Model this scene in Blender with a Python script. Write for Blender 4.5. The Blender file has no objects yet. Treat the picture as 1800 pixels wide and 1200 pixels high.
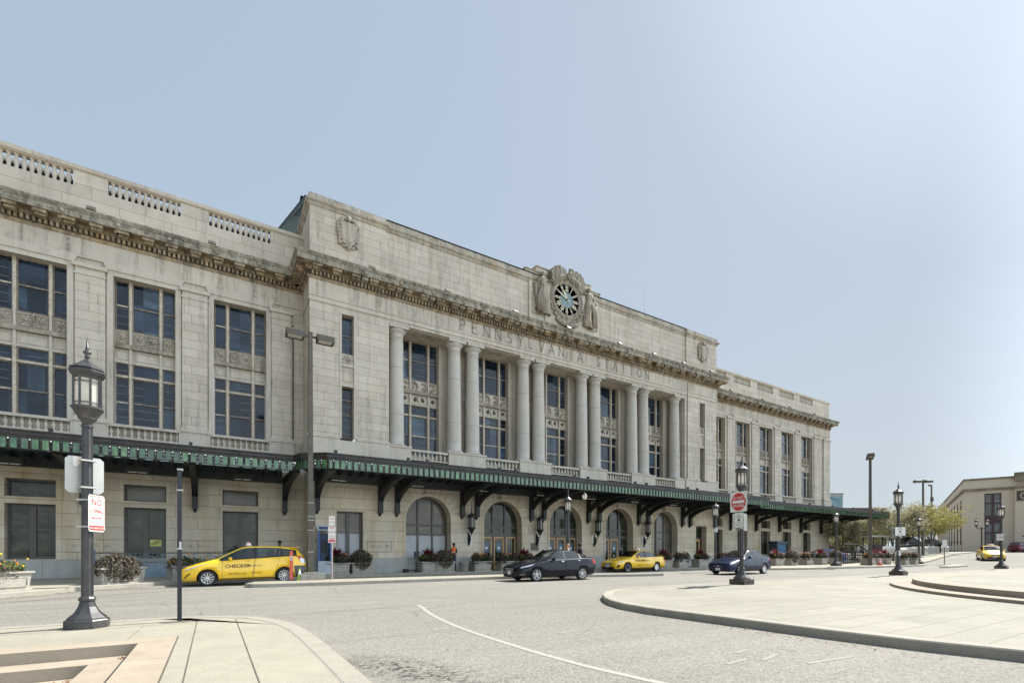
import bpy, bmesh, math, random
from mathutils import Vector, Matrix, noise as mnoise
R = math.radians
sc = bpy.context.scene
COL = sc.collection

# ---------------------------------------------------------------- camera
cam = bpy.data.objects.new('camera', bpy.data.cameras.new('camera'))
COL.objects.link(cam)
cam.location = (0, 0, 1.4)
cam.rotation_euler = (R(90), 0, -math.atan2(.5244, .8515))
cam.data.sensor_width = 36
cam.data.lens = 17.0
cam.data.shift_y = 368 / 1800
cam.data.clip_start = 0.1
cam.data.clip_end = 4000
sc.camera = cam

# ---------------------------------------------------------------- sky and sun
SUN_EL, SUN_AZ = 50.0, 4.0          # azimuth measured from +X towards +Y (behind the facade plane)
world = bpy.data.worlds.new('World'); sc.world = world; world.use_nodes = True
wn = world.node_tree; wn.nodes.clear()
sky = wn.nodes.new('ShaderNodeTexSky'); sky.sky_type = 'NISHITA'; sky.sun_disc = False
sky.sun_elevation = R(SUN_EL)
sky.sun_rotation = R(90 - SUN_AZ)
sky.altitude = 0; sky.air_density = 1.0; sky.dust_density = 1.0; sky.ozone_density = 1.0
bg = wn.nodes.new('ShaderNodeBackground'); bg.inputs['Strength'].default_value = 0.088
wo = wn.nodes.new('ShaderNodeOutputWorld')
def _sky_haze():
    # hazy, milky daylight: the clear-sky model is softened towards a pale haze that thickens to the horizon
    tc = wn.nodes.new('ShaderNodeTexCoord'); sx = wn.nodes.new('ShaderNodeSeparateXYZ'); wn.links.new(tc.outputs['Generated'], sx.inputs[0])
    # soft shoulder on the clear-sky radiance: out = C*s/(s+K)
    ad = wn.nodes.new('ShaderNodeVectorMath'); ad.operation = 'ADD'; wn.links.new(sky.outputs[0], ad.inputs[0]); ad.inputs[1].default_value = SKY_K
    dv = wn.nodes.new('ShaderNodeVectorMath'); dv.operation = 'DIVIDE'; wn.links.new(sky.outputs[0], dv.inputs[0]); wn.links.new(ad.outputs[0], dv.inputs[1])
    cap = wn.nodes.new('ShaderNodeVectorMath'); cap.operation = 'MULTIPLY'; wn.links.new(dv.outputs[0], cap.inputs[0]); cap.inputs[1].default_value = SKY_C
    rp = wn.nodes.new('ShaderNodeValToRGB'); e = rp.color_ramp.elements
    while len(e) < 4: e.new(.5)
    for i, (p_, v_) in enumerate(SKY_RAMP): e[i].position = p_; e[i].color = (v_, v_, v_, 1)
    wn.links.new(sx.outputs[2], rp.inputs[0])
    mx = wn.nodes.new('ShaderNodeMix'); mx.data_type = 'RGBA'
    wn.links.new(rp.outputs[0], mx.inputs[0]); wn.links.new(cap.outputs[0], mx.inputs[6]); mx.inputs[7].default_value = (*SKY_HAZE, 1)
    # sky brightened to the right and behind the camera, added fill for the facade
    dt = wn.nodes.new('ShaderNodeVectorMath'); dt.operation = 'DOT_PRODUCT'; wn.links.new(tc.outputs['Generated'], dt.inputs[0]); dt.inputs[1].default_value = (.6, -.8, 0)
    mr = wn.nodes.new('ShaderNodeMapRange'); mr.interpolation_type = 'SMOOTHSTEP'
    for i, v_ in enumerate((.27, .98, 1.0, SKY_FILL)): mr.inputs[i+1].default_value = v_
    wn.links.new(dt.outputs['Value'], mr.inputs[0])
    # broad aureole around the sun itself, well outside the frame's centre
    d2 = wn.nodes.new('ShaderNodeVectorMath'); d2.operation = 'DOT_PRODUCT'; wn.links.new(tc.outputs['Generated'], d2.inputs[0]); d2.inputs[1].default_value = (math.cos(R(SUN_EL)), .045, math.sin(R(SUN_EL)))
    m2 = wn.nodes.new('ShaderNodeMapRange'); m2.interpolation_type = 'SMOOTHSTEP'
    for i, v_ in enumerate((.88, 1.0, 1.0, 1.28)): m2.inputs[i+1].default_value = v_
    wn.links.new(d2.outputs['Value'], m2.inputs[0])
    mm = wn.nodes.new('ShaderNodeMath'); mm.operation = 'MULTIPLY'; wn.links.new(mr.outputs[0], mm.inputs[0]); wn.links.new(m2.outputs[0], mm.inputs[1])
    ml = wn.nodes.new('ShaderNodeVectorMath'); ml.operation = 'SCALE'; wn.links.new(mx.outputs[2], ml.inputs[0]); wn.links.new(mm.outputs[0], ml.inputs['Scale'])
    wn.links.new(ml.outputs[0], bg.inputs[0]); wn.links.new(bg.outputs[0], wo.inputs[0])
SKY_FILL = 3.9
SKY_K = (.82, .88, .97); SKY_C = (2.85, 3.35, 4.1); SKY_HAZE = (2.95, 3.3, 3.5); SKY_RAMP = [(0, 1.0), (.12, .75), (.4, .35), (.9, .3)]
_sky_haze()
sl = bpy.data.lights.new('sun', 'SUN'); sl.energy = 3.9; sl.angle = R(0.5); sl.color = (1.0, .955, .88)
so = bpy.data.objects.new('sun', sl); COL.objects.link(so)
sd = Vector((math.cos(R(SUN_AZ)) * math.cos(R(SUN_EL)), math.sin(R(SUN_AZ)) * math.cos(R(SUN_EL)), math.sin(R(SUN_EL))))
so.rotation_euler = sd.to_track_quat('Z', 'Y').to_euler(); so.location = (60, 20, 60)
sc.view_settings.view_transform = 'Standard'; sc.view_settings.look = 'None'
sc.view_settings.exposure = 1.26; sc.view_settings.gamma = 1

# ---------------------------------------------------------------- mesh helpers
class MB:
    def __init__(s): s.v = []; s.f = []; s.m = []; s.sm = []; s.cur = 0; s.smooth = False
    def mat(s, i, smooth=None):
        s.cur = i
        if smooth is not None: s.smooth = smooth
        return s
    def face(s, idx): s.f.append(tuple(idx)); s.m.append(s.cur); s.sm.append(s.smooth)
    def poly(s, pts):
        n = len(s.v); s.v += [tuple(p) for p in pts]; s.face(range(n, n + len(pts)))
    def box(s, x0, x1, y0, y1, z0, z1):
        n = len(s.v)
        s.v += [(x0,y0,z0),(x1,y0,z0),(x1,y1,z0),(x0,y1,z0),(x0,y0,z1),(x1,y0,z1),(x1,y1,z1),(x0,y1,z1)]
        for q in ((0,3,2,1),(4,5,6,7),(0,1,5,4),(1,2,6,5),(2,3,7,6),(3,0,4,7)): s.face([n+i for i in q])
    def frustum(s, cx, cy, a0, b0, z0, a1, b1, z1):
        n = len(s.v)
        for a, b, z in ((a0,b0,z0),(a1,b1,z1)):
            s.v += [(cx-a,cy-b,z),(cx+a,cy-b,z),(cx+a,cy+b,z),(cx-a,cy+b,z)]
        for q in ((0,3,2,1),(4,5,6,7),(0,1,5,4),(1,2,6,5),(2,3,7,6),(3,0,4,7)): s.face([n+i for i in q])
    def prism(s, pts, axis, a, b):
        """extrude a 2-D outline (counter-clockwise) along an axis"""
        n = len(s.v); k = len(pts)
        def P(p, t):
            if axis == 'z': return (p[0], p[1], t)
            if axis == 'y': return (p[0], t, p[1])
            return (t, p[0], p[1])
        s.v += [P(p, a) for p in pts] + [P(p, b) for p in pts]
        s.face([n+i for i in reversed(range(k))]); s.face([n+k+i for i in range(k)])
        for i in range(k):
            j = (i+1) % k; s.face((n+i, n+j, n+k+j, n+k+i))
    def lathe(s, prof, c=(0,0,0), n=16, rot=0.0, cap=True, axis='z'):
        b = len(s.v); k = len(prof)
        for j in range(n):
            a = rot + 2*math.pi*j/n; ca, sa = math.cos(a), math.sin(a)
            for r, z in prof:
                if axis == 'z': s.v.append((c[0]+r*ca, c[1]+r*sa, c[2]+z))
                elif axis == 'y': s.v.append((c[0]+r*ca, c[1]+z, c[2]+r*sa))
                else: s.v.append((c[0]+z, c[1]+r*ca, c[2]+r*sa))
        for j in range(n):
            j2 = (j+1) % n
            for i in range(k-1): s.face((b+j*k+i, b+j2*k+i, b+j2*k+i+1, b+j*k+i+1))
        if cap:
            if prof[0][0] > 1e-4: s.face([b+j*k for j in reversed(range(n))])
            if prof[-1][0] > 1e-4: s.face([b+j*k+k-1 for j in range(n)])
    def tube(s, pts, r, n=8, closed=False):
        pts = [Vector(p) for p in pts]; b = len(s.v); k = len(pts)
        rr = r if isinstance(r, (list, tuple)) else [r]*k
        up = Vector((0,0,1)); prev = None
        for i, p in enumerate(pts):
            if closed: d = pts[(i+1) % k] - pts[i-1]
            else: d = pts[min(i+1, k-1)] - pts[max(i-1, 0)]
            d.normalize()
            if prev is None: u = d.cross(up) if abs(d.z) < .95 else d.cross(Vector((1,0,0)))
            else: u = prev - d*prev.dot(d)
            u.normalize(); prev = u; w = d.cross(u)
            for j in range(n):
                a = 2*math.pi*j/n; s.v.append(tuple(p + (u*math.cos(a) + w*math.sin(a))*rr[i]))
        for i in range(k if closed else k-1):
            i2 = (i+1) % k
            for j in range(n):
                j2 = (j+1) % n; s.face((b+i*n+j, b+i*n+j2, b+i2*n+j2, b+i2*n+j))
        if not closed:
            s.face([b+j for j in reversed(range(n))]); s.face([b+(k-1)*n+j for j in range(n)])
    def ball(s, c, r, n=10, m=7):
        if not isinstance(r, (list, tuple)): r = (r, r, r)
        b = len(s.v)
        for i in range(m+1):
            th = math.pi*i/m
            for j in range(n):
                ph = 2*math.pi*j/n
                s.v.append((c[0]+r[0]*math.sin(th)*math.cos(ph), c[1]+r[1]*math.sin(th)*math.sin(ph), c[2]+r[2]*math.cos(th)))
        for i in range(m):
            for j in range(n):
                j2 = (j+1) % n; s.face((b+i*n+j, b+(i+1)*n+j, b+(i+1)*n+j2, b+i*n+j2))
    def ribbon(s, pts, w, th, plane='y', y=0.0):
        """flat strip following pts (a,b) in a plane, width w, thickness th; plane 'y' -> x,z ; 'x' -> y,z"""
        for i in range(len(pts)-1):
            p, q = Vector(pts[i]), Vector(pts[i+1]); d = q-p
            if d.length < 1e-6: continue
            d.normalize(); nn = Vector((-d.y, d.x))*w/2; e = d*w*.15
            o = [p-nn-e, q-nn+e, q+nn+e, p+nn-e]
            s.prism([tuple(t) for t in o], plane, y, y+th)
    def tri(s, p, q, r): s.poly((p, q, r))
    def xform(s, M, start=0):
        s.v = s.v[:start] + [tuple(M @ Vector(p)) for p in s.v[start:]]
    def build(s, name, mats, parent=None, origin=(0,0,0), bevel=0, parts=None):
        me = bpy.data.meshes.new(name)
        vs = [(p[0]-origin[0], p[1]-origin[1], p[2]-origin[2]) for p in s.v] if any(origin) else s.v
        me.from_pydata(vs, [], s.f)
        if not isinstance(mats, (list, tuple)): mats = [mats]
        for m in mats: me.materials.append(m)
        me.polygons.foreach_set('material_index', s.m)
        me.polygons.foreach_set('use_smooth', s.sm)
        me.update()
        o = bpy.data.objects.new(name, me); COL.objects.link(o)
        if parent: o.parent = parent
        if bevel:
            b = o.modifiers.new('bevel', 'BEVEL'); b.width = bevel; b.segments = 2; b.limit_method = 'ANGLE'; b.angle_limit = R(40)
        return o

def sweep(mb, path, prof, closed=False, cap=True):
    """sweep profile (out, z) along a plan path; 'out' is to the RIGHT of travel direction"""
    k = len(path); pr = len(prof); b = len(mb.v)
    P = [Vector(p[:2]) for p in path]
    for i in range(k):
        if closed: d0 = (P[i]-P[i-1]).normalized(); d1 = (P[(i+1) % k]-P[i]).normalized()
        else:
            d1 = (P[min(i+1,k-1)]-P[min(i,k-2)]).normalized(); d0 = (P[max(i,1)]-P[max(i-1,0)]).normalized()
        n0 = Vector((d0.y, -d0.x)); n1 = Vector((d1.y, -d1.x)); n = n0+n1
        n = n/max(n.dot(n0), .2)*1.0
        for o, z in prof: mb.v.append((P[i].x+n.x*o, P[i].y+n.y*o, z))
    for i in range(k if closed else k-1):
        i2 = (i+1) % k
        for j in range(pr-1): mb.face((b+i*pr+j, b+i2*pr+j, b+i2*pr+j+1, b+i*pr+j+1))
    if cap and not closed:
        mb.face([b+j for j in range(pr)]); mb.face([b+(k-1)*pr+j for j in reversed(range(pr))])

def empty(name, loc=(0,0,0), rz=0, label=None, cat=None, group=None):
    o = bpy.data.objects.new(name, None); COL.objects.link(o); o.empty_display_size = .3
    o.location = loc; o.rotation_euler = (0, 0, rz)
    tag(o, label, cat, group); return o
def tag(o, label=None, cat=None, group=None, kind=None):
    if label: o['label'] = label
    if cat: o['category'] = cat
    if group: o['group'] = group
    if kind: o['kind'] = kind
    return o
def kids(o): return [c for c in bpy.data.objects if c.parent is o]
def copy_tree(o, parent=None, loc=None, rz=None, label=None):
    c = o.copy(); COL.objects.link(c)
    if parent is not None: c.parent = parent
    for ch in kids(o): copy_tree(ch, c)
    if loc is not None: c.location = loc
    if rz is not None: c.rotation_euler = (0, 0, rz)
    if label: c['label'] = label
    return c
def copies(o, locs):
    """linked copies of one part (with its sub-parts) moved to the given offsets"""
    return [copy_tree(o, o.parent, loc=l) for l in locs]

def text_mb(mb, s, size, M, depth=.004, align='CENTER', bold=0.0, xscale=1.0):
    """lettering as mesh: local x right, y up, laid by matrix M"""
    cu = bpy.data.curves.new('t', 'FONT'); cu.body = s; cu.size = size; cu.extrude = depth; cu.offset = bold
    cu.align_x = align; cu.resolution_u = 2
    ob = bpy.data.objects.new('t', cu); COL.objects.link(ob)
    dg = bpy.context.evaluated_depsgraph_get(); me = bpy.data.meshes.new_from_object(ob.evaluated_get(dg))
    b = len(mb.v)
    for v in me.vertices: mb.v.append(tuple(M @ Vector((v.co.x*xscale, v.co.y, v.co.z))))
    for p in me.polygons: mb.face([b+i for i in p.vertices])
    bpy.data.objects.remove(ob); bpy.data.curves.remove(cu); bpy.data.meshes.remove(me)

def split_build(mb, name, mats, parent, keys, axis=0, loc=None):
    """one mesh part per key: every face goes to the key nearest to its centre along the axis"""
    out = {}
    for f, m_, sm in zip(mb.f, mb.m, mb.sm):
        c = sum(mb.v[i][axis] for i in f)/len(f); k = min(range(len(keys)), key=lambda q: abs(keys[q]-c)); out.setdefault(k, []).append((f, m_, sm))
    res = []
    for k in sorted(out):
        n_ = MB(); idx = {}
        for f, m_, sm in out[k]:
            for i in f:
                if i not in idx: idx[i] = len(n_.v); n_.v.append(mb.v[i])
            n_.mat(m_, sm); n_.face([idx[i] for i in f])
        o = n_.build(name, mats, parent)
        if loc: o.location = loc
        res.append(o)
    return res

# ---------------------------------------------------------------- materials
def nt(name):
    m = bpy.data.materials.new(name); m.use_nodes = True; t = m.node_tree
    return m, t, t.nodes['Principled BSDF']
def N(t, typ, **kw):
    n = t.nodes.new(typ)
    for k, v in kw.items():
        if k in n.inputs: n.inputs[k].default_value = v
        else: setattr(n, k, v)
    return n
def ramp(t, src, stops, interp='LINEAR'):
    r = t.nodes.new('ShaderNodeValToRGB'); r.color_ramp.interpolation = interp
    e = r.color_ramp.elements
    while len(e) < len(stops): e.new(.5)
    for i, (p, c) in enumerate(stops): e[i].position = p; e[i].color = (*c, 1) if len(c) == 3 else c
    t.links.new(src, r.inputs[0]); return r.outputs[0]
def mixc(t, fac, a, b, mode='MIX'):
    m = t.nodes.new('ShaderNodeMix'); m.data_type = 'RGBA'; m.blend_type = mode
    for sck, val in ((m.inputs[0], fac), (m.inputs[6], a), (m.inputs[7], b)):
        if hasattr(val, 'is_linked') or hasattr(val, 'links'): t.links.new(val, sck)
        else: sck.default_value = val if not isinstance(val, tuple) or len(val) == 4 else (*val, 1)
    return m.outputs[2]
def mathn(t, op, a, b=None, c=None):
    m = t.nodes.new('ShaderNodeMath'); m.operation = op
    for i, val in enumerate((a, b, c)):
        if val is None: continue
        if hasattr(val, 'links'): t.links.new(val, m.inputs[i])
        else: m.inputs[i].default_value = val
    return m.outputs[0]
def geo_pos(t): return t.nodes.new('ShaderNodeNewGeometry').outputs['Position']
def obj_pos(t): return t.nodes.new('ShaderNodeTexCoord').outputs['Object']
def mapping(t, src, scale=(1,1,1), loc=(0,0,0), rot=(0,0,0)):
    m = t.nodes.new('ShaderNodeMapping'); m.inputs['Scale'].default_value = scale
    m.inputs['Location'].default_value = loc; m.inputs['Rotation'].default_value = rot
    t.links.new(src, m.inputs[0]); return m.outputs[0]
def noise(t, src, scale, detail=4, rough=.55):
    n = N(t, 'ShaderNodeTexNoise'); n.inputs['Scale'].default_value = scale
    n.inputs['Detail'].default_value = detail; n.inputs['Roughness'].default_value = rough
    t.links.new(src, n.inputs['Vector']); return n.outputs['Fac']
def bump(t, p, h, strength=.3, dist=.02):
    b = N(t, 'ShaderNodeBump'); b.inputs['Strength'].default_value = strength; b.inputs['Distance'].default_value = dist
    t.links.new(h, b.inputs['Height']); t.links.new(b.outputs[0], p.inputs['Normal'])
def S(p, col=None, rough=None, metal=None, spec=None, **kw):
    if col is not None: p.inputs['Base Color'].default_value = (*col, 1)
    if rough is not None: p.inputs['Roughness'].default_value = rough
    if metal is not None: p.inputs['Metallic'].default_value = metal
    if spec is not None: p.inputs['Specular IOR Level'].default_value = spec
    for k, v in kw.items(): p.inputs[k].default_value = v
def plain(name, col, rough=.6, metal=0, var=.12, scale=3, spec=None, space='obj', bmp=0, **kw):
    """plain surface with slight noise mottling"""
    m, t, p = nt(name); S(p, col, rough, metal, spec, **kw)
    if var:
        src = obj_pos(t) if space == 'obj' else geo_pos(t)
        n = noise(t, src, scale, 5, .6)
        c = ramp(t, n, [(.25, tuple(x*(1-var*1.6) for x in col)), (.75, tuple(min(1, x*(1+var)) for x in col))])
        t.links.new(c, p.inputs['Base Color'])
        if bmp: bump(t, p, noise(t, src, scale*8, 4), bmp, .01)
    return m

def stone(name, base, bw=1.1, bh=.44, mortar=.010, off=.5, joints=True, zoff=0.0, grime=.35, warm=.3, contrast=.10, bandcol=None, grimecol=(.055,.048,.038), g0=.50, g1=.74):
    m, t, p = nt(name); S(p, base, .85, 0, .3)
    pos = geo_pos(t)
    sx = N(t, 'ShaderNodeSeparateXYZ'); t.links.new(pos, sx.inputs[0])
    u = mathn(t, 'ADD', sx.outputs[0], sx.outputs[1])
    # large-scale tonal patches
    n1 = noise(t, pos, .35, 5, .6)
    n2 = noise(t, pos, 2.3, 6, .65)
    c = ramp(t, n1, [(.3, tuple(x*.88 for x in base)), (.7, tuple(min(1, x*1.10) for x in base))])
    c = mixc(t, .35, c, ramp(t, n2, [(.25, tuple(x*.75 for x in base)), (.75, tuple(min(1, x*1.18) for x in base))]))
    # warm ochre staining
    n3 = noise(t, pos, .9, 5, .7)
    c = mixc(t, mathn(t, 'MULTIPLY', ramp(t, n3, [(.48, (0,0,0)), (.72, (1,1,1))]), warm), c, (base[0]*.95, base[1]*.82, base[2]*.62))
    if warm >= .5 or name == 'ground_floor_stone':
        ws_ = noise(t, mapping(t, pos, (1.1,1.1,.10)), 1.0, 4, .6); c = mixc(t, mathn(t, 'MULTIPLY', ramp(t, ws_, [(.46,(0,0,0)),(.66,(1,1,1))]), .55), c, (base[0]*.80, base[1]*.66, base[2]*.46))
    if joints:
        cv = N(t, 'ShaderNodeCombineXYZ'); t.links.new(u, cv.inputs[0]); t.links.new(mathn(t, 'ADD', sx.outputs[2], zoff), cv.inputs[1])
        br = N(t, 'ShaderNodeTexBrick'); t.links.new(cv.outputs[0], br.inputs['Vector'])
        br.offset = off; br.squash = 1.5; br.squash_frequency = 3; br.inputs['Scale'].default_value = 1
        br.inputs['Color1'].default_value = (1-contrast,)*3+(1,); br.inputs['Color2'].default_value = (1+contrast*.5,)*3+(1,)
        br.inputs['Mortar'].default_value = (.50,.45,.39,1)
        br.inputs['Mortar Size'].default_value = mortar; br.inputs['Mortar Smooth'].default_value = .3
        br.inputs['Brick Width'].default_value = bw; br.inputs['Row Height'].default_value = bh; br.inputs['Bias'].default_value = 0
        c = mixc(t, 1.0, c, br.outputs['Color'], 'MULTIPLY')
    # rain streaks of grime: stretched vertically
    st = noise(t, mapping(t, pos, (2.6, 2.6, .28)), 1.0, 6, .7)
    spk = noise(t, pos, 5.0, 5, .75)
    g = mathn(t, 'MULTIPLY', ramp(t, st, [(g0, (0,0,0)), (g1, (1,1,1))]), ramp(t, spk, [(.35, (.25,)*3), (.7, (1,)*3)]))
    c = mixc(t, mathn(t, 'MULTIPLY', g, grime), c, grimecol)
    t.links.new(c, p.inputs['Base Color'])
    h = mathn(t, 'ADD', mathn(t, 'MULTIPLY', noise(t, pos, 14, 5, .7), .5), n2)
    if joints: h = mathn(t, 'SUBTRACT', h, mathn(t, 'MULTIPLY', br.outputs['Fac'], 1.5))
    bump(t, p, h, .5, .015)
    return m
STC = (.52, .462, .378)
M = {}
M['stone'] = stone('ashlar_stone', STC, bw=1.25, grime=.75, contrast=.10)
M['stone_big'] = stone('large_block_stone', STC, bw=2.1, bh=.62, zoff=-.15, grime=.5)
M['stone_frieze'] = stone('frieze_stone', STC, bw=2.07, bh=1.15, zoff=-15.3+1.15*14, off=0, grime=.9, warm=.35, g0=.46, g1=.70)
M['stone_plain'] = stone('dressed_stone', (.495,.447,.37), joints=False, grime=.6)
M['stone_ledge'] = stone('weathered_ledge_stone', (.46,.42,.35), joints=False, grime=1.0, warm=.5, g0=.42, g1=.66)
M['stone_col'] = stone('column_stone', (.48,.447,.39), joints=False, grime=.22, warm=.15)
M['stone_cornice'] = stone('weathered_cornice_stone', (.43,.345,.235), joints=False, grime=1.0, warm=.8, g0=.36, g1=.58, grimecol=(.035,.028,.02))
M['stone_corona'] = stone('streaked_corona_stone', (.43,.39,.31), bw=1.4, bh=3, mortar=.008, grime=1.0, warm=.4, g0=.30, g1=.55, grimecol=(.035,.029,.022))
M['stone_ornament'] = stone('carved_stone', (.41,.365,.29), joints=False, grime=1.0, warm=.5, g0=.36, g1=.62)
M['stone_plinth'] = stone('plinth_granite', (.38,.385,.37), bw=2.4, bh=.9, zoff=-.1, grime=.45, warm=.1, grimecol=(.1,.1,.095))
M['stone_ground'] = stone('ground_floor_stone', (.56,.505,.415), bw=1.9, bh=.60, zoff=-.16, mortar=.012, grime=.3, warm=.35)
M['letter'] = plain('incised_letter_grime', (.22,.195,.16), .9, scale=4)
M['slate'] = plain('green_slate_roof', (.05,.065,.065), .95, scale=2, spec=.05)
M['darkmetal'] = plain('black_painted_iron', (.012,.014,.013), .45, .2, scale=6)
M['canopy_fascia'] = plain('dark_canopy_metal', (.030,.027,.024), .5, .2, var=.35, scale=2.5)
M['frame_dark'] = plain('bronze_window_frame', (.075,.070,.064), .45, .2, scale=5)
M['frame_pale'] = plain('peeling_cream_window_paint', (.50,.44,.34), .8, var=.35, scale=9, bmp=.4)
M['frame_rust'] = plain('old_brown_sash_paint', (.22,.18,.14), .8, var=.5, scale=9)
M['oak'] = plain('light_wood_door', (.50,.30,.13), .5, var=.2, scale=6)
M['white_board'] = plain('white_blind', (.42,.44,.47), .8, var=.06)
M['white_paint'] = plain('white_sign_paint', (.72,.72,.68), .5, var=.04)
M['sign_red'] = plain('sign_red', (.55,.035,.03), .45, var=.06)
M['sign_back'] = plain('bare_aluminium', (.50,.49,.45), .45, .3, var=.1)
M['black'] = plain('matt_black', (.012,.012,.013), .6, var=0)
M['concrete'] = plain('concrete', (.29,.275,.24), .9, var=.15, scale=4, bmp=.3)
M['pole_brown'] = plain('weathered_bronze_pole', (.105,.09,.07), .6, .2, var=.2, scale=3)

def glassy(name, base, var=.5, rough=.06, scale=.9, blinds=0.0):
    m, t, p = nt(name); S(p, base, rough, 0, .3)
    pos = geo_pos(t)
    n = noise(t, mapping(t, pos, (.7, .7, 1.6)), scale, 3, .5)
    c = ramp(t, n, [(.35, tuple(x*(1-var) for x in base)), (.68, tuple(x*(1+var) for x in base))])
    if blinds:   # every light has its own depth of tone; some have slatted blinds part-way down
        sn = N(t, 'ShaderNodeVectorMath', operation='SNAP'); sn.inputs[1].default_value = (.61, 50, 1.25); t.links.new(pos, sn.inputs[0])
        w = N(t, 'ShaderNodeTexWhiteNoise'); w.noise_dimensions = '3D'; t.links.new(sn.outputs[0], w.inputs[0])
        c = mixc(t, 1, c, ramp(t, w.outputs['Value'], [(0, (.4,.45,.5)), (.45, (1,1,1)), (.78, (1.8,1.75,1.6)), (.9, (2.6,2.4,2.1)), (1, (5.5,4.9,4.0))]), 'MULTIPLY')
        sx = N(t, 'ShaderNodeSeparateXYZ'); t.links.new(pos, sx.inputs[0])
        st = mathn(t, 'GREATER_THAN', mathn(t, 'FRACT', mathn(t, 'MULTIPLY', sx.outputs[2], 2.6)), .90)
        sep = N(t, 'ShaderNodeSeparateColor'); t.links.new(w.outputs['Color'], sep.inputs[0])
        on = mathn(t, 'GREATER_THAN', sep.outputs[1], .62)
        c = mixc(t, mathn(t, 'MULTIPLY', mathn(t, 'MULTIPLY', st, on), blinds), c, (.10,.11,.115))
    t.links.new(c, p.inputs['Base Color'])
    bump(t, p, noise(t, pos, .8, 2), .10, .05)
    return m
M['glass'] = glassy('dark_blue_window_glass', (.012,.022,.036), blinds=.8)
M['glass_low'] = glassy('dark_shop_glass', (.022,.023,.018), .7, .05, 1.6)
m, t, p = nt('shop_glass_painted_reflections'); S(p, (.02,.02,.02), .05, 0, .3)
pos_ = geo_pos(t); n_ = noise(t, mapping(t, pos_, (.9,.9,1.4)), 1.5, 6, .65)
t.links.new(ramp(t, n_, [(.30,(.010,.012,.010)), (.45,(.022,.028,.016)), (.56,(.05,.055,.035)), (.66,(.10,.085,.07)), (.78,(.14,.13,.115))]), p.inputs['Base Color']); M['glass_low'] = m  # tree reflections painted into the glass colour as noise
M['glass_blind'] = glassy('glass_over_drawn_blinds', (.125,.115,.092), .25, .12)
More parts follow.
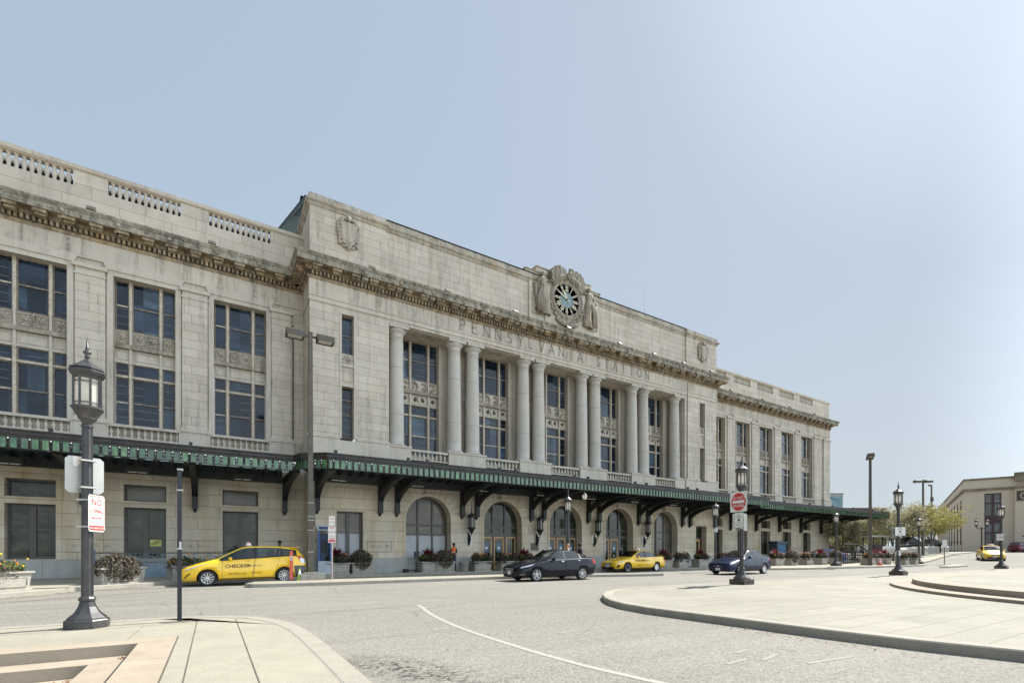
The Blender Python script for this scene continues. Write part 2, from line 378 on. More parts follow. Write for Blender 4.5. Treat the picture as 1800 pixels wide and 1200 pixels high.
# ================================================================ GROUND
def asphalt(name, base, crack=True):
    m, t, p = nt(name); S(p, base, .9, 0, .25)
    pos = geo_pos(t)
    big = noise(t, pos, .16, 5, .6); mid = noise(t, mapping(t, pos, (.25, 1.3, 1)), .8, 5, .65); fine = noise(t, pos, 38, 3, .8)
    c = ramp(t, big, [(.3, tuple(x*.86 for x in base)), (.7, tuple(x*1.12 for x in base))])
    c = mixc(t, .45, c, ramp(t, mid, [(.3, tuple(x*.78 for x in base)), (.72, tuple(x*1.2 for x in base))]))
    vr = N(t, 'ShaderNodeTexVoronoi'); vr.inputs['Scale'].default_value = 60; t.links.new(pos, vr.inputs['Vector'])
    sp = ramp(t, vr.outputs['Color'], [(.2, (.55,.55,.53)), (.55, (1,1,1)), (.9, (1.35,1.33,1.28))])
    c = mixc(t, .75, c, mixc(t, 1, c, sp, 'MULTIPLY'))
    c = mixc(t, .4, c, mixc(t, 1, c, ramp(t, fine, [(.3,(.6,.6,.6)), (.7,(1.3,1.3,1.3))]), 'MULTIPLY'))
    if crack:
        v = N(t, 'ShaderNodeTexVoronoi', feature='DISTANCE_TO_EDGE'); v.inputs['Scale'].default_value = .22
        wob = N(t, 'ShaderNodeTexNoise'); wob.inputs['Scale'].default_value = 1.1; wob.inputs['Detail'].default_value = 5
        t.links.new(pos, wob.inputs['Vector'])
        t.links.new(mixc(t, .22, pos, wob.outputs['Color'], 'ADD'), v.inputs['Vector'])
        k = ramp(t, v.outputs['Distance'], [(.0, (1,1,1)), (.006, (0,0,0))])
        k2 = mathn(t, 'MULTIPLY', k, ramp(t, noise(t, pos, .3, 3), [(.45,(0,0,0)), (.6,(1,1,1))]))
        c = mixc(t, mathn(t, 'MULTIPLY', k2, .55), c, tuple(x*.3 for x in base))
        # crumbled, alligator-cracked patch beside the near kerb
        def axis_(u, h_):
            sb_ = N(t, 'ShaderNodeVectorMath', operation='SUBTRACT'); t.links.new(pos, sb_.inputs[0]); sb_.inputs[1].default_value = (1.95, 5.55, 0)
            d_ = N(t, 'ShaderNodeVectorMath', operation='DOT_PRODUCT'); t.links.new(sb_.outputs[0], d_.inputs[0]); d_.inputs[1].default_value = (u[0]/h_, u[1]/h_, 0)
            return mathn(t, 'POWER', mathn(t, 'ABSOLUTE', d_.outputs['Value']), 2.0)
        dd = mathn(t, 'SQRT', mathn(t, 'ADD', axis_((.43,-.90), 1.55), axis_((.90,.43), .50)))
        patch = ramp(t, mathn(t, 'ADD', mathn(t, 'MULTIPLY', dd, .5), mathn(t, 'MULTIPLY', noise(t, pos, 2.6, 5, .7), .8)), [(.55, (1,1,1)), (.95, (0,0,0))])
        v2 = N(t, 'ShaderNodeTexVoronoi', feature='DISTANCE_TO_EDGE'); v2.inputs['Scale'].default_value = 9
        t.links.new(mapping(t, mixc(t, .35, pos, wob.outputs['Color'], 'ADD'), (.7,1.5,1), rot=(0,0,.5)), v2.inputs['Vector'])
        al = mathn(t, 'MULTIPLY', ramp(t, v2.outputs['Distance'], [(.03, (1,1,1)), (.16, (0,0,0))]), ramp(t, noise(t, pos, 5, 5, .75), [(.36,(0,0,0)),(.50,(1,1,1))]))
        c = mixc(t, mathn(t, 'MULTIPLY', mathn(t, 'MULTIPLY', patch, al), 1.0), c, (.035,.03,.026))
        # oil and tyre darkening in travel direction
        oil = ramp(t, noise(t, mapping(t, pos, (.12, 1.0, 1)), 1.0, 4, .6), [(.58, (0,0,0)), (.75, (1,1,1))])
        c = mixc(t, mathn(t, 'MULTIPLY', oil, .42), c, tuple(x*.52 for x in base))
        grit = noise(t, pos, 11, 6, .8); c = mixc(t, .55, c, mixc(t, 1, c, ramp(t, grit, [(.34,(.62,.61,.58)), (.5,(1,1,1)), (.68,(1.22,1.21,1.18))]), 'MULTIPLY'))
        spot = ramp(t, noise(t, pos, 1.7, 2, .5), [(.70, (0,0,0)), (.76, (1,1,1))]); c = mixc(t, mathn(t, 'MULTIPLY', spot, .30), c, tuple(x*.45 for x in base))
    t.links.new(c, p.inputs['Base Color'])
    bump(t, p, mathn(t, 'ADD', fine, mathn(t, 'MULTIPLY', vr.outputs['Distance'], .6)), .5, .012)
    return m
M['asphalt'] = asphalt('worn_pale_asphalt', (.232,.220,.196))
def paving(name, base, tint=0, tex=.75):
    m, t, p = nt(name); S(p, base, .85, 0, .3)
    pos = geo_pos(t)
    big = noise(t, pos, .5, 5, .65); fine = noise(t, pos, 55, 3, .85); mid = noise(t, pos, 4, 5, .7)
    c = ramp(t, big, [(.3, tuple(x*.88 for x in base)), (.7, tuple(x*1.08 for x in base))])
    c = mixc(t, tex, c, mixc(t, 1, c, ramp(t, fine, [(.3,(.62,.62,.6)), (.7,(1.28,1.26,1.22))]), 'MULTIPLY'))
    c = mixc(t, .35, c, mixc(t, 1, c, ramp(t, mid, [(.3,(.8,.78,.74)), (.7,(1.12,1.12,1.1))]), 'MULTIPLY'))
    st_ = ramp(t, noise(t, pos, 1.3, 4, .7), [(.56, (0,0,0)), (.68, (1,1,1))]); c = mixc(t, mathn(t, 'MULTIPLY', st_, .42), c, tuple(x*.62 for x in base))
    gum = N(t, 'ShaderNodeTexVoronoi'); gum.inputs['Scale'].default_value = 1.6; t.links.new(pos, gum.inputs['Vector']); c = mixc(t, mathn(t, 'MULTIPLY', mathn(t, 'LESS_THAN', gum.outputs['Distance'], .035), .5), c, tuple(x*.35 for x in base))
    t.links.new(c, p.inputs['Base Color']); bump(t, p, fine, .35, .008); return m
M['paving'] = paving('exposed_aggregate_paving', (.315,.295,.245))
M['kerb'] = paving('granite_kerb', (.31,.29,.25), tex=.6)
M['tan_granite'] = paving('tan_granite', (.35,.298,.235), tex=.35)
def tiled(name, base, sx, sy, rot=0.0):
    m, t, p = nt(name); S(p, base, .85, 0, .3)
    pos = geo_pos(t); mp = mapping(t, pos, (1,1,1), rot=(0,0,rot))
    br = N(t, 'ShaderNodeTexBrick'); t.links.new(mp, br.inputs['Vector']); br.offset = .5
    br.inputs['Scale'].default_value = 1; br.inputs['Brick Width'].default_value = sx; br.inputs['Row Height'].default_value = sy
    br.inputs['Color1'].default_value = (.93,.93,.93,1); br.inputs['Color2'].default_value = (1.04,1.04,1.04,1); br.inputs['Mortar'].default_value = (.60,.58,.54,1)
    br.inputs['Mortar Size'].default_value = .012; br.inputs['Mortar Smooth'].default_value = .4
    big = noise(t, pos, .35, 5, .6); fine = noise(t, pos, 45, 3, .8)
    c = ramp(t, big, [(.3, tuple(x*.88 for x in base)), (.7, tuple(x*1.08 for x in base))])
    c = mixc(t, 1, c, br.outputs['Color'], 'MULTIPLY')
    c = mixc(t, .5, c, mixc(t, 1, c, ramp(t, fine, [(.3,(.7,.7,.68)), (.7,(1.2,1.2,1.18))]), 'MULTIPLY'))
    st_ = ramp(t, noise(t, mapping(t, pos, (.6,1.6,1)), 1.1, 5, .7), [(.54, (0,0,0)), (.70, (1,1,1))]); c = mixc(t, mathn(t, 'MULTIPLY', st_, .42), c, tuple(x*.6 for x in base))
    t.links.new(c, p.inputs['Base Color']); bump(t, p, fine, .3, .008); return m
M['plaza'] = tiled('plaza_slabs', (.27,.255,.212), 1.1, .55)
M['joint'] = plain('dark_joint', (.10,.085,.07), .95, var=.2, scale=6)
M['roadpaint'] = plain('worn_white_road_paint', (.315,.305,.268), .8, var=.14, scale=14, space='geo')
m, t, p = nt('faded_road_paint'); S(p, (.5,.49,.45), .85)
M['roadpaint_faint'] = m
t.links.new(ramp(t, noise(t, geo_pos(t), 9, 5, .7), [(.50,(.232,.220,.196)), (.72,(.28,.27,.237))]), p.inputs['Base Color'])

def struct(mb, name, mats, **k): return tag(mb.build(name, mats, **k), kind='structure')
mb = MB()                                  # one sheet with an opening for the sunken steps
X_, Y_ = [-900,-59.9,-.80,1500], [-900,-5.9,8.35,1200]
for i in range(3):
    for j in range(3):
        if (i, j) != (1, 1): mb.poly([(X_[i],Y_[j],0),(X_[i+1],Y_[j],0),(X_[i+1],Y_[j+1],0),(X_[i],Y_[j+1],0)])
struct(mb, 'road', M['asphalt'])

def rounded(path):  # pass-through helper kept for readability
    return path
def slab(name, outline, h, mat, kerb_w=.28, top=None, label=None):
    """raised pavement: kerb stones round an outline (ccw) and a paved top inside"""
    mb = MB(); k = len(outline)
    P = [Vector(p) for p in outline]; inn = []
    for i in range(k):
        d0 = (P[i]-P[i-1]).normalized(); d1 = (P[(i+1) % k]-P[i]).normalized()
        n = Vector((-d0.y-d1.y, d0.x+d1.x)); n = n/max(n.length*n.length/2, .6)
        inn.append(P[i]+n*kerb_w)
    bev = .02
    for i in range(k):
        j = (i+1) % k; a, b_, c_, d_ = P[i], P[j], inn[j], inn[i]
        ma = (a-Vector((0,0)));
        ia, ib = a+(d_-a).normalized()*bev, b_+(c_-b_).normalized()*bev
        mb.mat(0)
        mb.poly([(a.x,a.y,-.02),(b_.x,b_.y,-.02),(b_.x,b_.y,h-bev),(a.x,a.y,h-bev)])
        mb.poly([(a.x,a.y,h-bev),(b_.x,b_.y,h-bev),(ib.x,ib.y,h),(ia.x,ia.y,h)])
        mb.poly([(ia.x,ia.y,h),(ib.x,ib.y,h),(c_.x,c_.y,h),(d_.x,d_.y,h)])
    struct(mb, name+'_kerb' if top else name, M['kerb'])
    if top is not None:
        mb = MB(); mb.poly([(q.x, q.y, h-.004) for q in inn]); struct(mb, name, mat)
    return inn
def arc(cx, cy, r, a0, a1, n=10, ry=None):
    ry = ry or r
    return [(cx+r*math.cos(R(a0+(a1-a0)*i/n)), cy+ry*math.sin(R(a0+(a1-a0)*i/n))) for i in range(n+1)]
def wob(pts, step=.8, amp=.012, seed=1):
    """resample with tiny unevenness, so kerbs are not ruler-straight"""
    rnd = random.Random(seed); out = []
    for i in range(len(pts)):
        a, b = Vector(pts[i]), Vector(pts[(i+1) % len(pts)]); L = (b-a).length; n = max(1, min(60, int(L/step)))
        for j in range(n):
            q = a+(b-a)*j/n
            out.append((q.x+rnd.uniform(-amp, amp), q.y+rnd.uniform(-amp, amp)))
    return out

# --- camera-side pavement (bottom left), with sunken granite steps cut into it
PT = [(1.29,-6),(1.30,4.5),(1.31,6.1),(1.30,7.4),(1.27,8.4),(1.17,9.2),(.98,9.9),(.70,10.45),(.30,10.85),(-.25,11.1),(-.8,11.2),(-12,11.25),(-60,11.25),(-60,-6)]
SX, SY = -.88, 8.25                       # corner of the sunken recess (its top-right), it runs off to -X and -Y
mb = MB(); h = .15; bev = .02
k = len(PT)
P_ = [Vector(p) for p in PT]
inn = []
for i in range(k):
    d0 = (P_[i]-P_[i-1]).normalized(); d1 = (P_[(i+1) % k]-P_[i]).normalized()
    n = Vector((-d0.y-d1.y, d0.x+d1.x)); n = n/max(n.length*n.length/2, .6); inn.append(P_[i]+n*.26)
for i in range(k):
    j = (i+1) % k
    if i in (12, 13): continue
    a, b_, c_, d_ = P_[i], P_[j], inn[j], inn[i]
    ia, ib = a+(d_-a).normalized()*bev, b_+(c_-b_).normalized()*bev
    mb.poly([(a.x,a.y,-.02),(b_.x,b_.y,-.02),(b_.x,b_.y,h-bev),(a.x,a.y,h-bev)])
    mb.poly([(a.x,a.y,h-bev),(b_.x,b_.y,h-bev),(ib.x,ib.y,h),(ia.x,ia.y,h)])
    mb.poly([(ia.x,ia.y,h),(ib.x,ib.y,h),(c_.x,c_.y,h),(d_.x,d_.y,h)])
struct(mb, 'near_pavement_kerb', M['kerb'])
mb = MB()
hz = h-.004
BX, BY = SX+.42, SY+.40                   # tan granite border outer edge
right = [(q.x, q.y) for q in inn[0:11]]
mb.poly([(x, y, hz) for x, y in [(BX,-6)]+right+[(BX, 10.95)]])
mb.poly([(BX,BY,hz),(BX,10.95,hz),(inn[11].x,10.99,hz),(-60,10.99,hz),(-60,BY,hz)])
struct(mb, 'near_pavement', M['paving'])
mb = MB()                                 # tan border, treads and risers of the sunken steps
mb.poly([(SX,-6,h),(BX,-6,h),(BX,BY,h),(SX,SY,h)]); mb.poly([(SX,SY,h),(BX,BY,h),(-60,BY,h),(-60,SY,h)])
T, LV = .44, [h, h-.15, h-.30, h-.45]
x, y = SX, SY
mb.mat(0)
for s_ in range(3):
    z0, z1 = LV[s_], LV[s_+1] if s_ < 2 else LV[2]
    if s_ < 2:
        mb.poly([(x,y,z0),(-60,y,z0),(-60,y,z1),(x,y,z1)]); mb.poly([(x,-6,z0),(x,y,z0),(x,y,z1),(x,-6,z1)])
        nx, ny = x-T, y-T
        mb.poly([(x,-6,z1),(x,y,z1),(nx,ny,z1),(nx,-6,z1)]); mb.poly([(x,y,z1),(-60,y,z1),(-60,ny,z1),(nx,ny,z1)])
        x, y = nx, ny
mb.poly([(x,-6,LV[2]),(x,y,LV[2]),(-60,y,LV[2]),(-60,-6,LV[2])])
struct(mb, 'sunken_granite_steps', M['tan_granite'])
mb = MB()                                 # joints, grouted dark lines 3 mm proud of the paving
def strip(mb, a, b, w, z):
    a, b = Vector(a), Vector(b); d = (b-a).normalized(); n = Vector((-d.y, d.x))*w/2
    mb.poly([(a.x-n.x,a.y-n.y,z),(b.x-n.x,b.y-n.y,z),(b.x+n.x,b.y+n.y,z),(a.x+n.x,a.y+n.y,z)])
def pstrip(mb, pts, w, z):
    """mitred flat strip"""
    P = [Vector(p) for p in pts]; L = []
    for i in range(len(P)):
        d = (P[min(i+1,len(P)-1)]-P[max(i-1,0)]).normalized(); n = Vector((-d.y, d.x))*w/2; L.append((P[i]-n, P[i]+n))
    for i in range(len(P)-1):
        a, b, c, d = L[i][0], L[i+1][0], L[i+1][1], L[i][1]
        mb.poly([(q.x, q.y, z) for q in (a, b, c, d)])
z = .150
strip(mb, (-60,10.1), (-.05,10.12), .012, z); strip(mb, (-.78,10.3), (-.05,10.32), .05, z)
strip(mb, (-.26,10.3), (-.24,-6), .012, z); strip(mb, (.34,10.3), (.43,-6), .012, z); strip(mb, (-1.05,8.66), (-1.0,10.1), .008, z)
strip(mb, (-4,8.66), (-4,10.1), .008, z); strip(mb, (BX+.01,-6), (BX+.01,BY), .016, z)
strip(mb, (-.88,7.0), (BX,6.95), .006, z+.003); strip(mb, (-.88,4.9), (BX,4.9), .006, z+.003)
struct(mb, 'paving_joints', M['joint'])
mb = MB(); pstrip(mb, [(q.x-.0, q.y) for q in inn[0:10]], .014, .150); struct(mb, 'kerb_joint_line', plain('pale_grout', (.5,.49,.46), .9))

# --- right-hand plaza with its long curved kerb
PZ = [(8.75,-20),(8.7,1.8),(8.42,2.9),(8.33,4.0),(8.27,5.4),(8.22,6.7),(8.22,7.6),(8.35,8.5),(8.65,9.25),(9.05,9.9),(9.6,10.6),(10.3,11.25),(11.2,11.75),(12.4,12.02),(14,12.05),(18,11.98),(26,11.75),(40,11.2),(60,10.2),(80,9.0),(80,-20)][::-1]
PZW = wob(PZ, 1.2, .010, 3)
slab('right_plaza', PZW, .15, M['plaza'], .30, top=True)
def ring(name, cx, cy, r0, r1, z0, z1, mat):
    mb = MB(); n = 96
    for i in range(n):
        a0, a1 = 2*math.pi*i/n, 2*math.pi*(i+1)/n
        p0, p1 = (cx+r1*math.cos(a0), cy+r1*math.sin(a0)), (cx+r1*math.cos(a1), cy+r1*math.sin(a1))
        q0, q1 = (cx+r0*math.cos(a0), cy+r0*math.sin(a0)), (cx+r0*math.cos(a1), cy+r0*math.sin(a1))
        mb.poly([(*p0,z0),(*p1,z0),(*p1,z1),(*p0,z1)]); mb.poly([(*p0,z1),(*p1,z1),(*q1,z1),(*q0,z1)])
    return struct(mb, name, mat)
M['step_granite'] = tiled('step_granite', (.315,.27,.22), 1.3, 3.0)
ring('round_plaza_step', 25.3, -1.7, 9.5, 10.4, .15, .23, M['step_granite'])
ring('round_plaza_step', 25.3, -1.7, 8.9, 9.75, .23, .39, M['step_granite'])
mb = MB(); mb.poly([(25.3+8.92*math.cos(2*math.pi*i/64), -1.7+8.92*math.sin(2*math.pi*i/64), .386) for i in range(64)]); struct(mb, 'round_plaza_top', M['plaza'])

# --- station pavement and its kerb, kerb island of the drop-off lane
SW = [(-60,17.0),(-12,17.6),(-6.0,19.5),(-5.0,20.75),(-3.9,22.4),(-2.9,23.5),(-1.6,24.5),(-.4,25.1),(2.5,25.9),(6,26.6),(10,26.75),(15,26.3),(20,25.5),(25,24.6),(29,23.6),(32,22.2),(34.5,20.6),(38,19.3),(44,18.8),(52,18.2),(56.5,18.3),(60,19.2),(60,52),(-60,52)]
slab('station_pavement', wob(SW, 2.5, .01, 5), .15, M['paving'], .2, top=True)
IS = [(1.0,21.3),(1.25,20.98),(1.8,20.85),(4,20.7),(7,20.72),(12,20.85),(15,20.45),(18,19.7),(20.5,18.95),(21.6,18.75),(21.2,19.2),(18.5,20.9),(15.5,22.3),(12,22.8),(7,23.0),(3,23.1),(1.4,22.4)]
slab('dropoff_island', wob(IS, 1.0, .012, 6), .15, M['paving'], .18, top=True)
mb = MB(); pstrip(mb, [(-30,16.0),(-9,17.2),(-4.9,18.3),(-3.4,19.6),(-1.2,20.7),(.5,21.2)], .10, .004)
pstrip(mb, [(-30,15.8),(-9,17.0),(-4.8,18.0)], .5, .003) if False else None
struct(mb, 'gutter_seam', M['joint'])
# far kerbs
slab('far_kerb_island', wob([(52,15.2),(58,15.6),(66,18.4),(65.5,18.8),(57.5,16.6),(51,15.5)], 3, .01, 7), .14, M['paving'], .15, top=True)
# --- markings
mb = MB()
pstrip(mb, [(4.50,11.95),(4.36,11.2),(4.2,10.6),(4.05,9.8),(3.93,9.0),(3.84,8.2),(3.79,7.2),(3.78,6.4),(3.79,5.4),(3.86,4.5),(4.0,3.7),(4.3,2.7),(4.8,1.5)], .105, .004)
struct(mb, 'lane_marking', M['roadpaint'])
mb = MB(); pstrip(mb, [(.9,11.60),(2.5,11.8),(4.2,11.93)], .07, .004)
pstrip(mb, [(12.5,15.0),(15.5,15.6),(19.8,16.35)], .12, .004); pstrip(mb, [(-40,13.6),(-12,14.6),(0,16.5),(6,17.8),(12,18.1)], .08, .004)
for a, b in (((5.4,3.7),(5.9,3.75)),((6.0,3.6),(6.5,3.7)),((6.1,4.05),(6.45,4.1)),((6.3,3.2),(7.2,3.1)),((5.0,6.6),(5.6,6.7))): strip(mb, a, b, .07, .004)
struct(mb, 'faded_marking', M['roadpaint_faint'])

# --- rising road and ramp beyond the forecourt
mb = MB()
def hh(x, y):
    d = max(0, x-58); return min(1.9, .8*(d/11)**1.0*.55 if d < 22 else .88+(d-22)*.012)
nx, ny = 24, 12
b0 = len(mb.v)
for i in range(nx+1):
    for j in range(ny+1):
        x = 58+i*14; y = -80+j*22; mb.v.append((x, y, hh(x, y)+.004))
for i in range(nx):
    for j in range(ny): mb.face((b0+i*(ny+1)+j, b0+(i+1)*(ny+1)+j, b0+(i+1)*(ny+1)+j+1, b0+i*(ny+1)+j+1))
mb.smooth = True
struct(mb, 'hill_road', M['asphalt'])
# ================================================================ STATION BUILDING
XC, XL, XR, YC, YW, XE0, XE1 = 21.85, 4.4, 39.3, 28.0, 30.2, -20.7, 64.4
YR = 29.4
ST = empty('station_building', (XC, YC, 0), 0, 'long three-storey grey stone railway station with clock, columns and inscription across the middle', 'station')
def sb(mb, name, mats, parent=None, **k):
    par = parent or ST
    o = mb.build(name, mats, par, **k)
    if par is ST: o.location = (-XC, -YC, 0)
    return o
SLOC = (-XC, -YC, 0)
def wall_grid(mb, x0, x1, z0, z1, y, holes, depth, jamb=None, inner_y=None):
    """front face at y with rectangular holes; reveals going back by depth"""
    xs = sorted(set([x0, x1] + [h[0] for h in holes] + [h[1] for h in holes])); zs = sorted(set([z0, z1] + [h[2] for h in holes] + [h[3] for h in holes]))
    xs = [x for x in xs if x0 <= x <= x1]; zs = [z for z in zs if z0 <= z <= z1]
    for i in range(len(xs)-1):
        for j in range(len(zs)-1):
            cx, cz = (xs[i]+xs[i+1])/2, (zs[j]+zs[j+1])/2
            if any(h[0] < cx < h[1] and h[2] < cz < h[3] for h in holes): continue
            mb.poly([(xs[i],y,zs[j]),(xs[i+1],y,zs[j]),(xs[i+1],y,zs[j+1]),(xs[i],y,zs[j+1])])
    for h in holes:
        a, b, c, d = h[:4]; yy = y+depth
        arch = len(h) > 4
        mb.poly([(a,y,c),(a,yy,c),(a,yy,d if not arch else h[4]),(a,y,d if not arch else h[4])][::-1] )
        mb.poly([(b,y,c),(b,yy,c),(b,yy,d if not arch else h[4]),(b,y,d if not arch else h[4])])
        mb.poly([(a,y,c),(b,y,c),(b,yy,c),(a,yy,c)])
        if not arch: mb.poly([(a,y,d),(b,y,d),(b,yy,d),(a,yy,d)][::-1])
        else:
            cx, r = (a+b)/2, (b-a)/2; n = 24
            for i in range(n):
                t0, t1 = math.pi*i/n, math.pi*(i+1)/n
                p, q = (cx+r*math.cos(t0), h[4]+r*math.sin(t0)), (cx+r*math.cos(t1), h[4]+r*math.sin(t1))
                mb.poly([(p[0],y,p[1]),(q[0],y,q[1]),(q[0],yy,q[1]),(p[0],yy,p[1])])
                mb.poly([(q[0],y,q[1]),(p[0],y,p[1]),(p[0],y,d),(q[0],y,d)])
ARCH = [XC+5.31*k for k in (-2,-1,0,1,2)]; AR = 1.47; ASP = 3.28
WB = [s*d+XC for s in (-1, 1) for d in (20.62, 24.78, 28.95, 33.15, 37.3)]       # wing bays
PAIR = [XC+5.31*k for k in (-1.5,-.5,.5,1.5)]
# ---- ground floor
mb = MB()
holes = [(a-AR, a+AR, 1.0 if i in (0, 4) else .15, ASP+AR+.0, ASP) for i, a in enumerate(ARCH)]
holes += [(XC-16.05, XC-14.6, 1.07, 3.62), (XC+14.6, XC+16.05, .15, 3.62)]
wall_grid(mb, XL, XR, .1, 6.9, YC, holes, .75)
mb.poly([(XL,YW,.1),(XL,YC,.1),(XL,YC,6.9),(XL,YW,6.9)]); mb.poly([(XR,YC,.1),(XR,YW,.1),(XR,YW,6.9),(XR,YC,6.9)])
for x0, x1, s in ((XE0, XL, 0), (XR, XE1, 1)):
    hs = []
    for b in WB:
        if x0 < b < x1: hs += [(b-.85, b+.85, 1.03, 3.55), (b-.85, b+.85, 3.87, 4.68)]
    wall_grid(mb, x0, x1, .1, 6.9, YW, hs, .5)
mb.poly([(XE1,YW,.1),(XE1,50,.1),(XE1,50,6.9),(XE1,YW,6.9)]); mb.poly([(XE0,50,.1),(XE0,YW,.1),(XE0,YW,6.9),(XE0,50,6.9)])
sb(mb, 'ground_floor_wall', M['stone_ground'])
# voussoir ring + keystone + mouldings round each arch
mb = MB()
for a in ARCH:
    for r0, r1, y0 in ((AR+.0, AR+.10, -.05), (AR+.10, AR+.17, -.03)):
        n = 28
        for i in range(n):
            t0, t1 = math.pi*i/n, math.pi*(i+1)/n
            P = [(a+r*math.cos(t), ASP+r*math.sin(t)) for r, t in ((r0,t0),(r1,t0),(r1,t1),(r0,t1))]
            mb.poly([(p[0], YC+y0, p[1]) for p in P][::-1])
            mb.poly([(P[1][0],YC,P[1][1]),(P[2][0],YC,P[2][1]),(P[2][0],YC+y0,P[2][1]),(P[1][0],YC+y0,P[1][1])])
            mb.poly([(P[0][0],YC+.2,P[0][1]),(P[0][0],YC+y0,P[0][1]),(P[3][0],YC+y0,P[3][1]),(P[3][0],YC+.2,P[3][1])])
    for s in (-1, 1): mb.box(a+s*(AR+.05)-.05, a+s*(AR+.05)+.05, YC-.05, YC+.02, 1.0, ASP); mb.box(a+s*(AR+.135)-.035, a+s*(AR+.135)+.035, YC-.03, YC+.02, 1.0, ASP)
    mb.prism([(a-.20,ASP+AR+.0),(a+.20,ASP+AR+.0),(a+.30,ASP+AR+.95),(a-.30,ASP+AR+.95)], 'y', YC-.16, YC+.02)
    mb.box(a-.34, a+.34, YC-.22, YC, ASP+AR+.06, ASP+AR+.13)
# window surrounds in the wings, sills, blank panels
for b in WB:
    for s in (-1, 1): mb.box(b+s*.95-.10, b+s*.95+.10, YW-.04, YW+.02, 1.0, 4.8)
    mb.box(b-1.05, b+1.05, YW-.05, YW+.02, 4.68, 4.86); mb.box(b-.85, b+.85, YW-.02, YW+.4, 3.55, 3.87)
for cx in (XC-15.32, XC+15.32):
    mb.box(cx-.95, cx+.95, YC-.05, YC+.02, 3.66, 3.98)
    for q in ((cx-.75, cx+.75, 4.28, 4.34), (cx-.75, cx+.75, 5.0, 5.06)): mb.box(q[0], q[1], YC-.035, YC+.02, q[2], q[3])
    for s in (-1, 1): mb.box(cx+s*.75-.03, cx+s*.75+.03, YC-.035, YC+.02, 4.34, 5.0)
split_build(mb, 'opening_surround', M['stone_ground'], ST, WB+ARCH+[XC-15.32, XC+15.32], 0, SLOC)
# voussoir joints: dark radial lines
mb = MB()
for a in ARCH:
    for k in range(1, 14):
        t = math.pi*k/14
        if k == 7: continue
        c_, s_ = math.cos(t), math.sin(t); r1 = min(2.35, (2.6/abs(c_) if abs(c_) > .01 else 9)); n = Vector((-s_, c_))*.010
        p, q = Vector((a+(AR+.19)*c_, ASP+(AR+.19)*s_)), Vector((a+r1*c_, ASP+r1*s_))
        mb.poly([(p.x+n.x,YC-.003,p.y+n.y),(p.x-n.x,YC-.003,p.y-n.y),(q.x-n.x,YC-.003,q.y-n.y),(q.x+n.x,YC-.003,q.y+n.y)])
split_build(mb, 'voussoir_joints', M['joint'], ST, ARCH, 0, SLOC)
# banded rustication grooves on the end piers and key-pattern panels
mb = MB()
def zband(mb, x0, x1, y, z0, z1, out=.05): mb.box(x0, x1, y-out, y+.02, z0, z1)
def keypanel(mb, x0, x1, y, z0=1.36, z1=1.98):
    for q in ((x0,x1,z0,z0+.04),(x0,x1,z1-.04,z1),(x0,x0+.04,z0+.04,z1-.04),(x1-.04,x1,z0+.04,z1-.04)): mb.box(q[0],q[1],y-.035,y+.01,q[2],q[3])
    n = max(1, int((x1-x0-.2)/.36)); d = (x1-x0-.2)/n
    for i in range(n):
        cx = x0+.1+d*(i+.5); r = .12; pts = [(cx+r*(1-k/14)*math.cos(k*.7+i*3.14), (z0+z1)/2+r*(1-k/14)*math.sin(k*.7+i*3.14)) for k in range(13)]
        mb.ribbon(pts, .03, .025, 'y', y-.025)
for b0, b1 in [(WB[i], WB[j]) for i, j in ((1,0),(2,1),(3,2),(4,3),(5,6),(6,7),(7,8),(8,9))]:
    keypanel(mb, b0+1.2, b1-1.2, YW)
keypanel(mb, XC-19.5, XC-17.6, YW); keypanel(mb, XC-14.35, XC-12.9, YC); keypanel(mb, XC+12.9, XC+14.35, YC); keypanel(mb, XL+.1, XC-16.3, YC); keypanel(mb, XC+16.3, XR-.1, YC)
split_build(mb, 'carved_key_band', M['stone_ground'], ST, [WB[i]+(2.1 if i>4 else -2.1) for i in range(10)]+[XC-18.5, XC-16.9, XC-13.6, XC+13.6, XC+16.9], 0, SLOC)
mb = MB()
segs = [(XL, XC-16.05), (XC-14.6, ARCH[0]-AR)]; 
xs = [XL-.12, ARCH[0]-AR-.0]
for x0, x1 in ((XL-.10, XC-16.15), (XC-16.15, XC-14.5), (XC-14.5, ARCH[0]-AR-.2), (ARCH[0]-AR-.2, ARCH[0]+AR+.2)) : mb.box(x0, x1, YC-.10, YC+.03, .1, 1.0)
pe = [ARCH[0]+AR+.2]
for i in range(4): mb.box(ARCH[i]+AR+.17, ARCH[i+1]-AR-.17, YC-.10, YC+.03, .1, 1.0)
mb.box(ARCH[4]-AR-.17, ARCH[4]+AR+.17, YC-.099, YC+.03, .1, 1.0); mb.box(ARCH[4]+AR+.17, XC+14.5, YC-.10, YC+.03, .1, 1.0); mb.box(XC+16.15, XR+.1, YC-.10, YC+.03, .1, 1.0)
mb.box(XE0-.1, XL-.1, YW-.10, YW+.03, .1, 1.0); mb.box(XR+.1, XE1+.1, YW-.10, YW+.03, .1, 1.0); mb.box(XE1-.02, XE1+.1, YW+.03, 50, .1, 1.0)
mb.box(XL-.1, XL+.02, YC+.03, YW-.10, .1, 1.0); mb.box(XR-.02, XR+.1, YC+.03, YW-.1, .1, 1.0)
split_build(mb, 'plinth', M['stone_plinth'], ST, [(XE0+XL)/2, (XL+ARCH[0])/2, PAIR[0], PAIR[1], PAIR[2], PAIR[3], (ARCH[4]+XR)/2, (XR+XE1)/2], 0, SLOC)

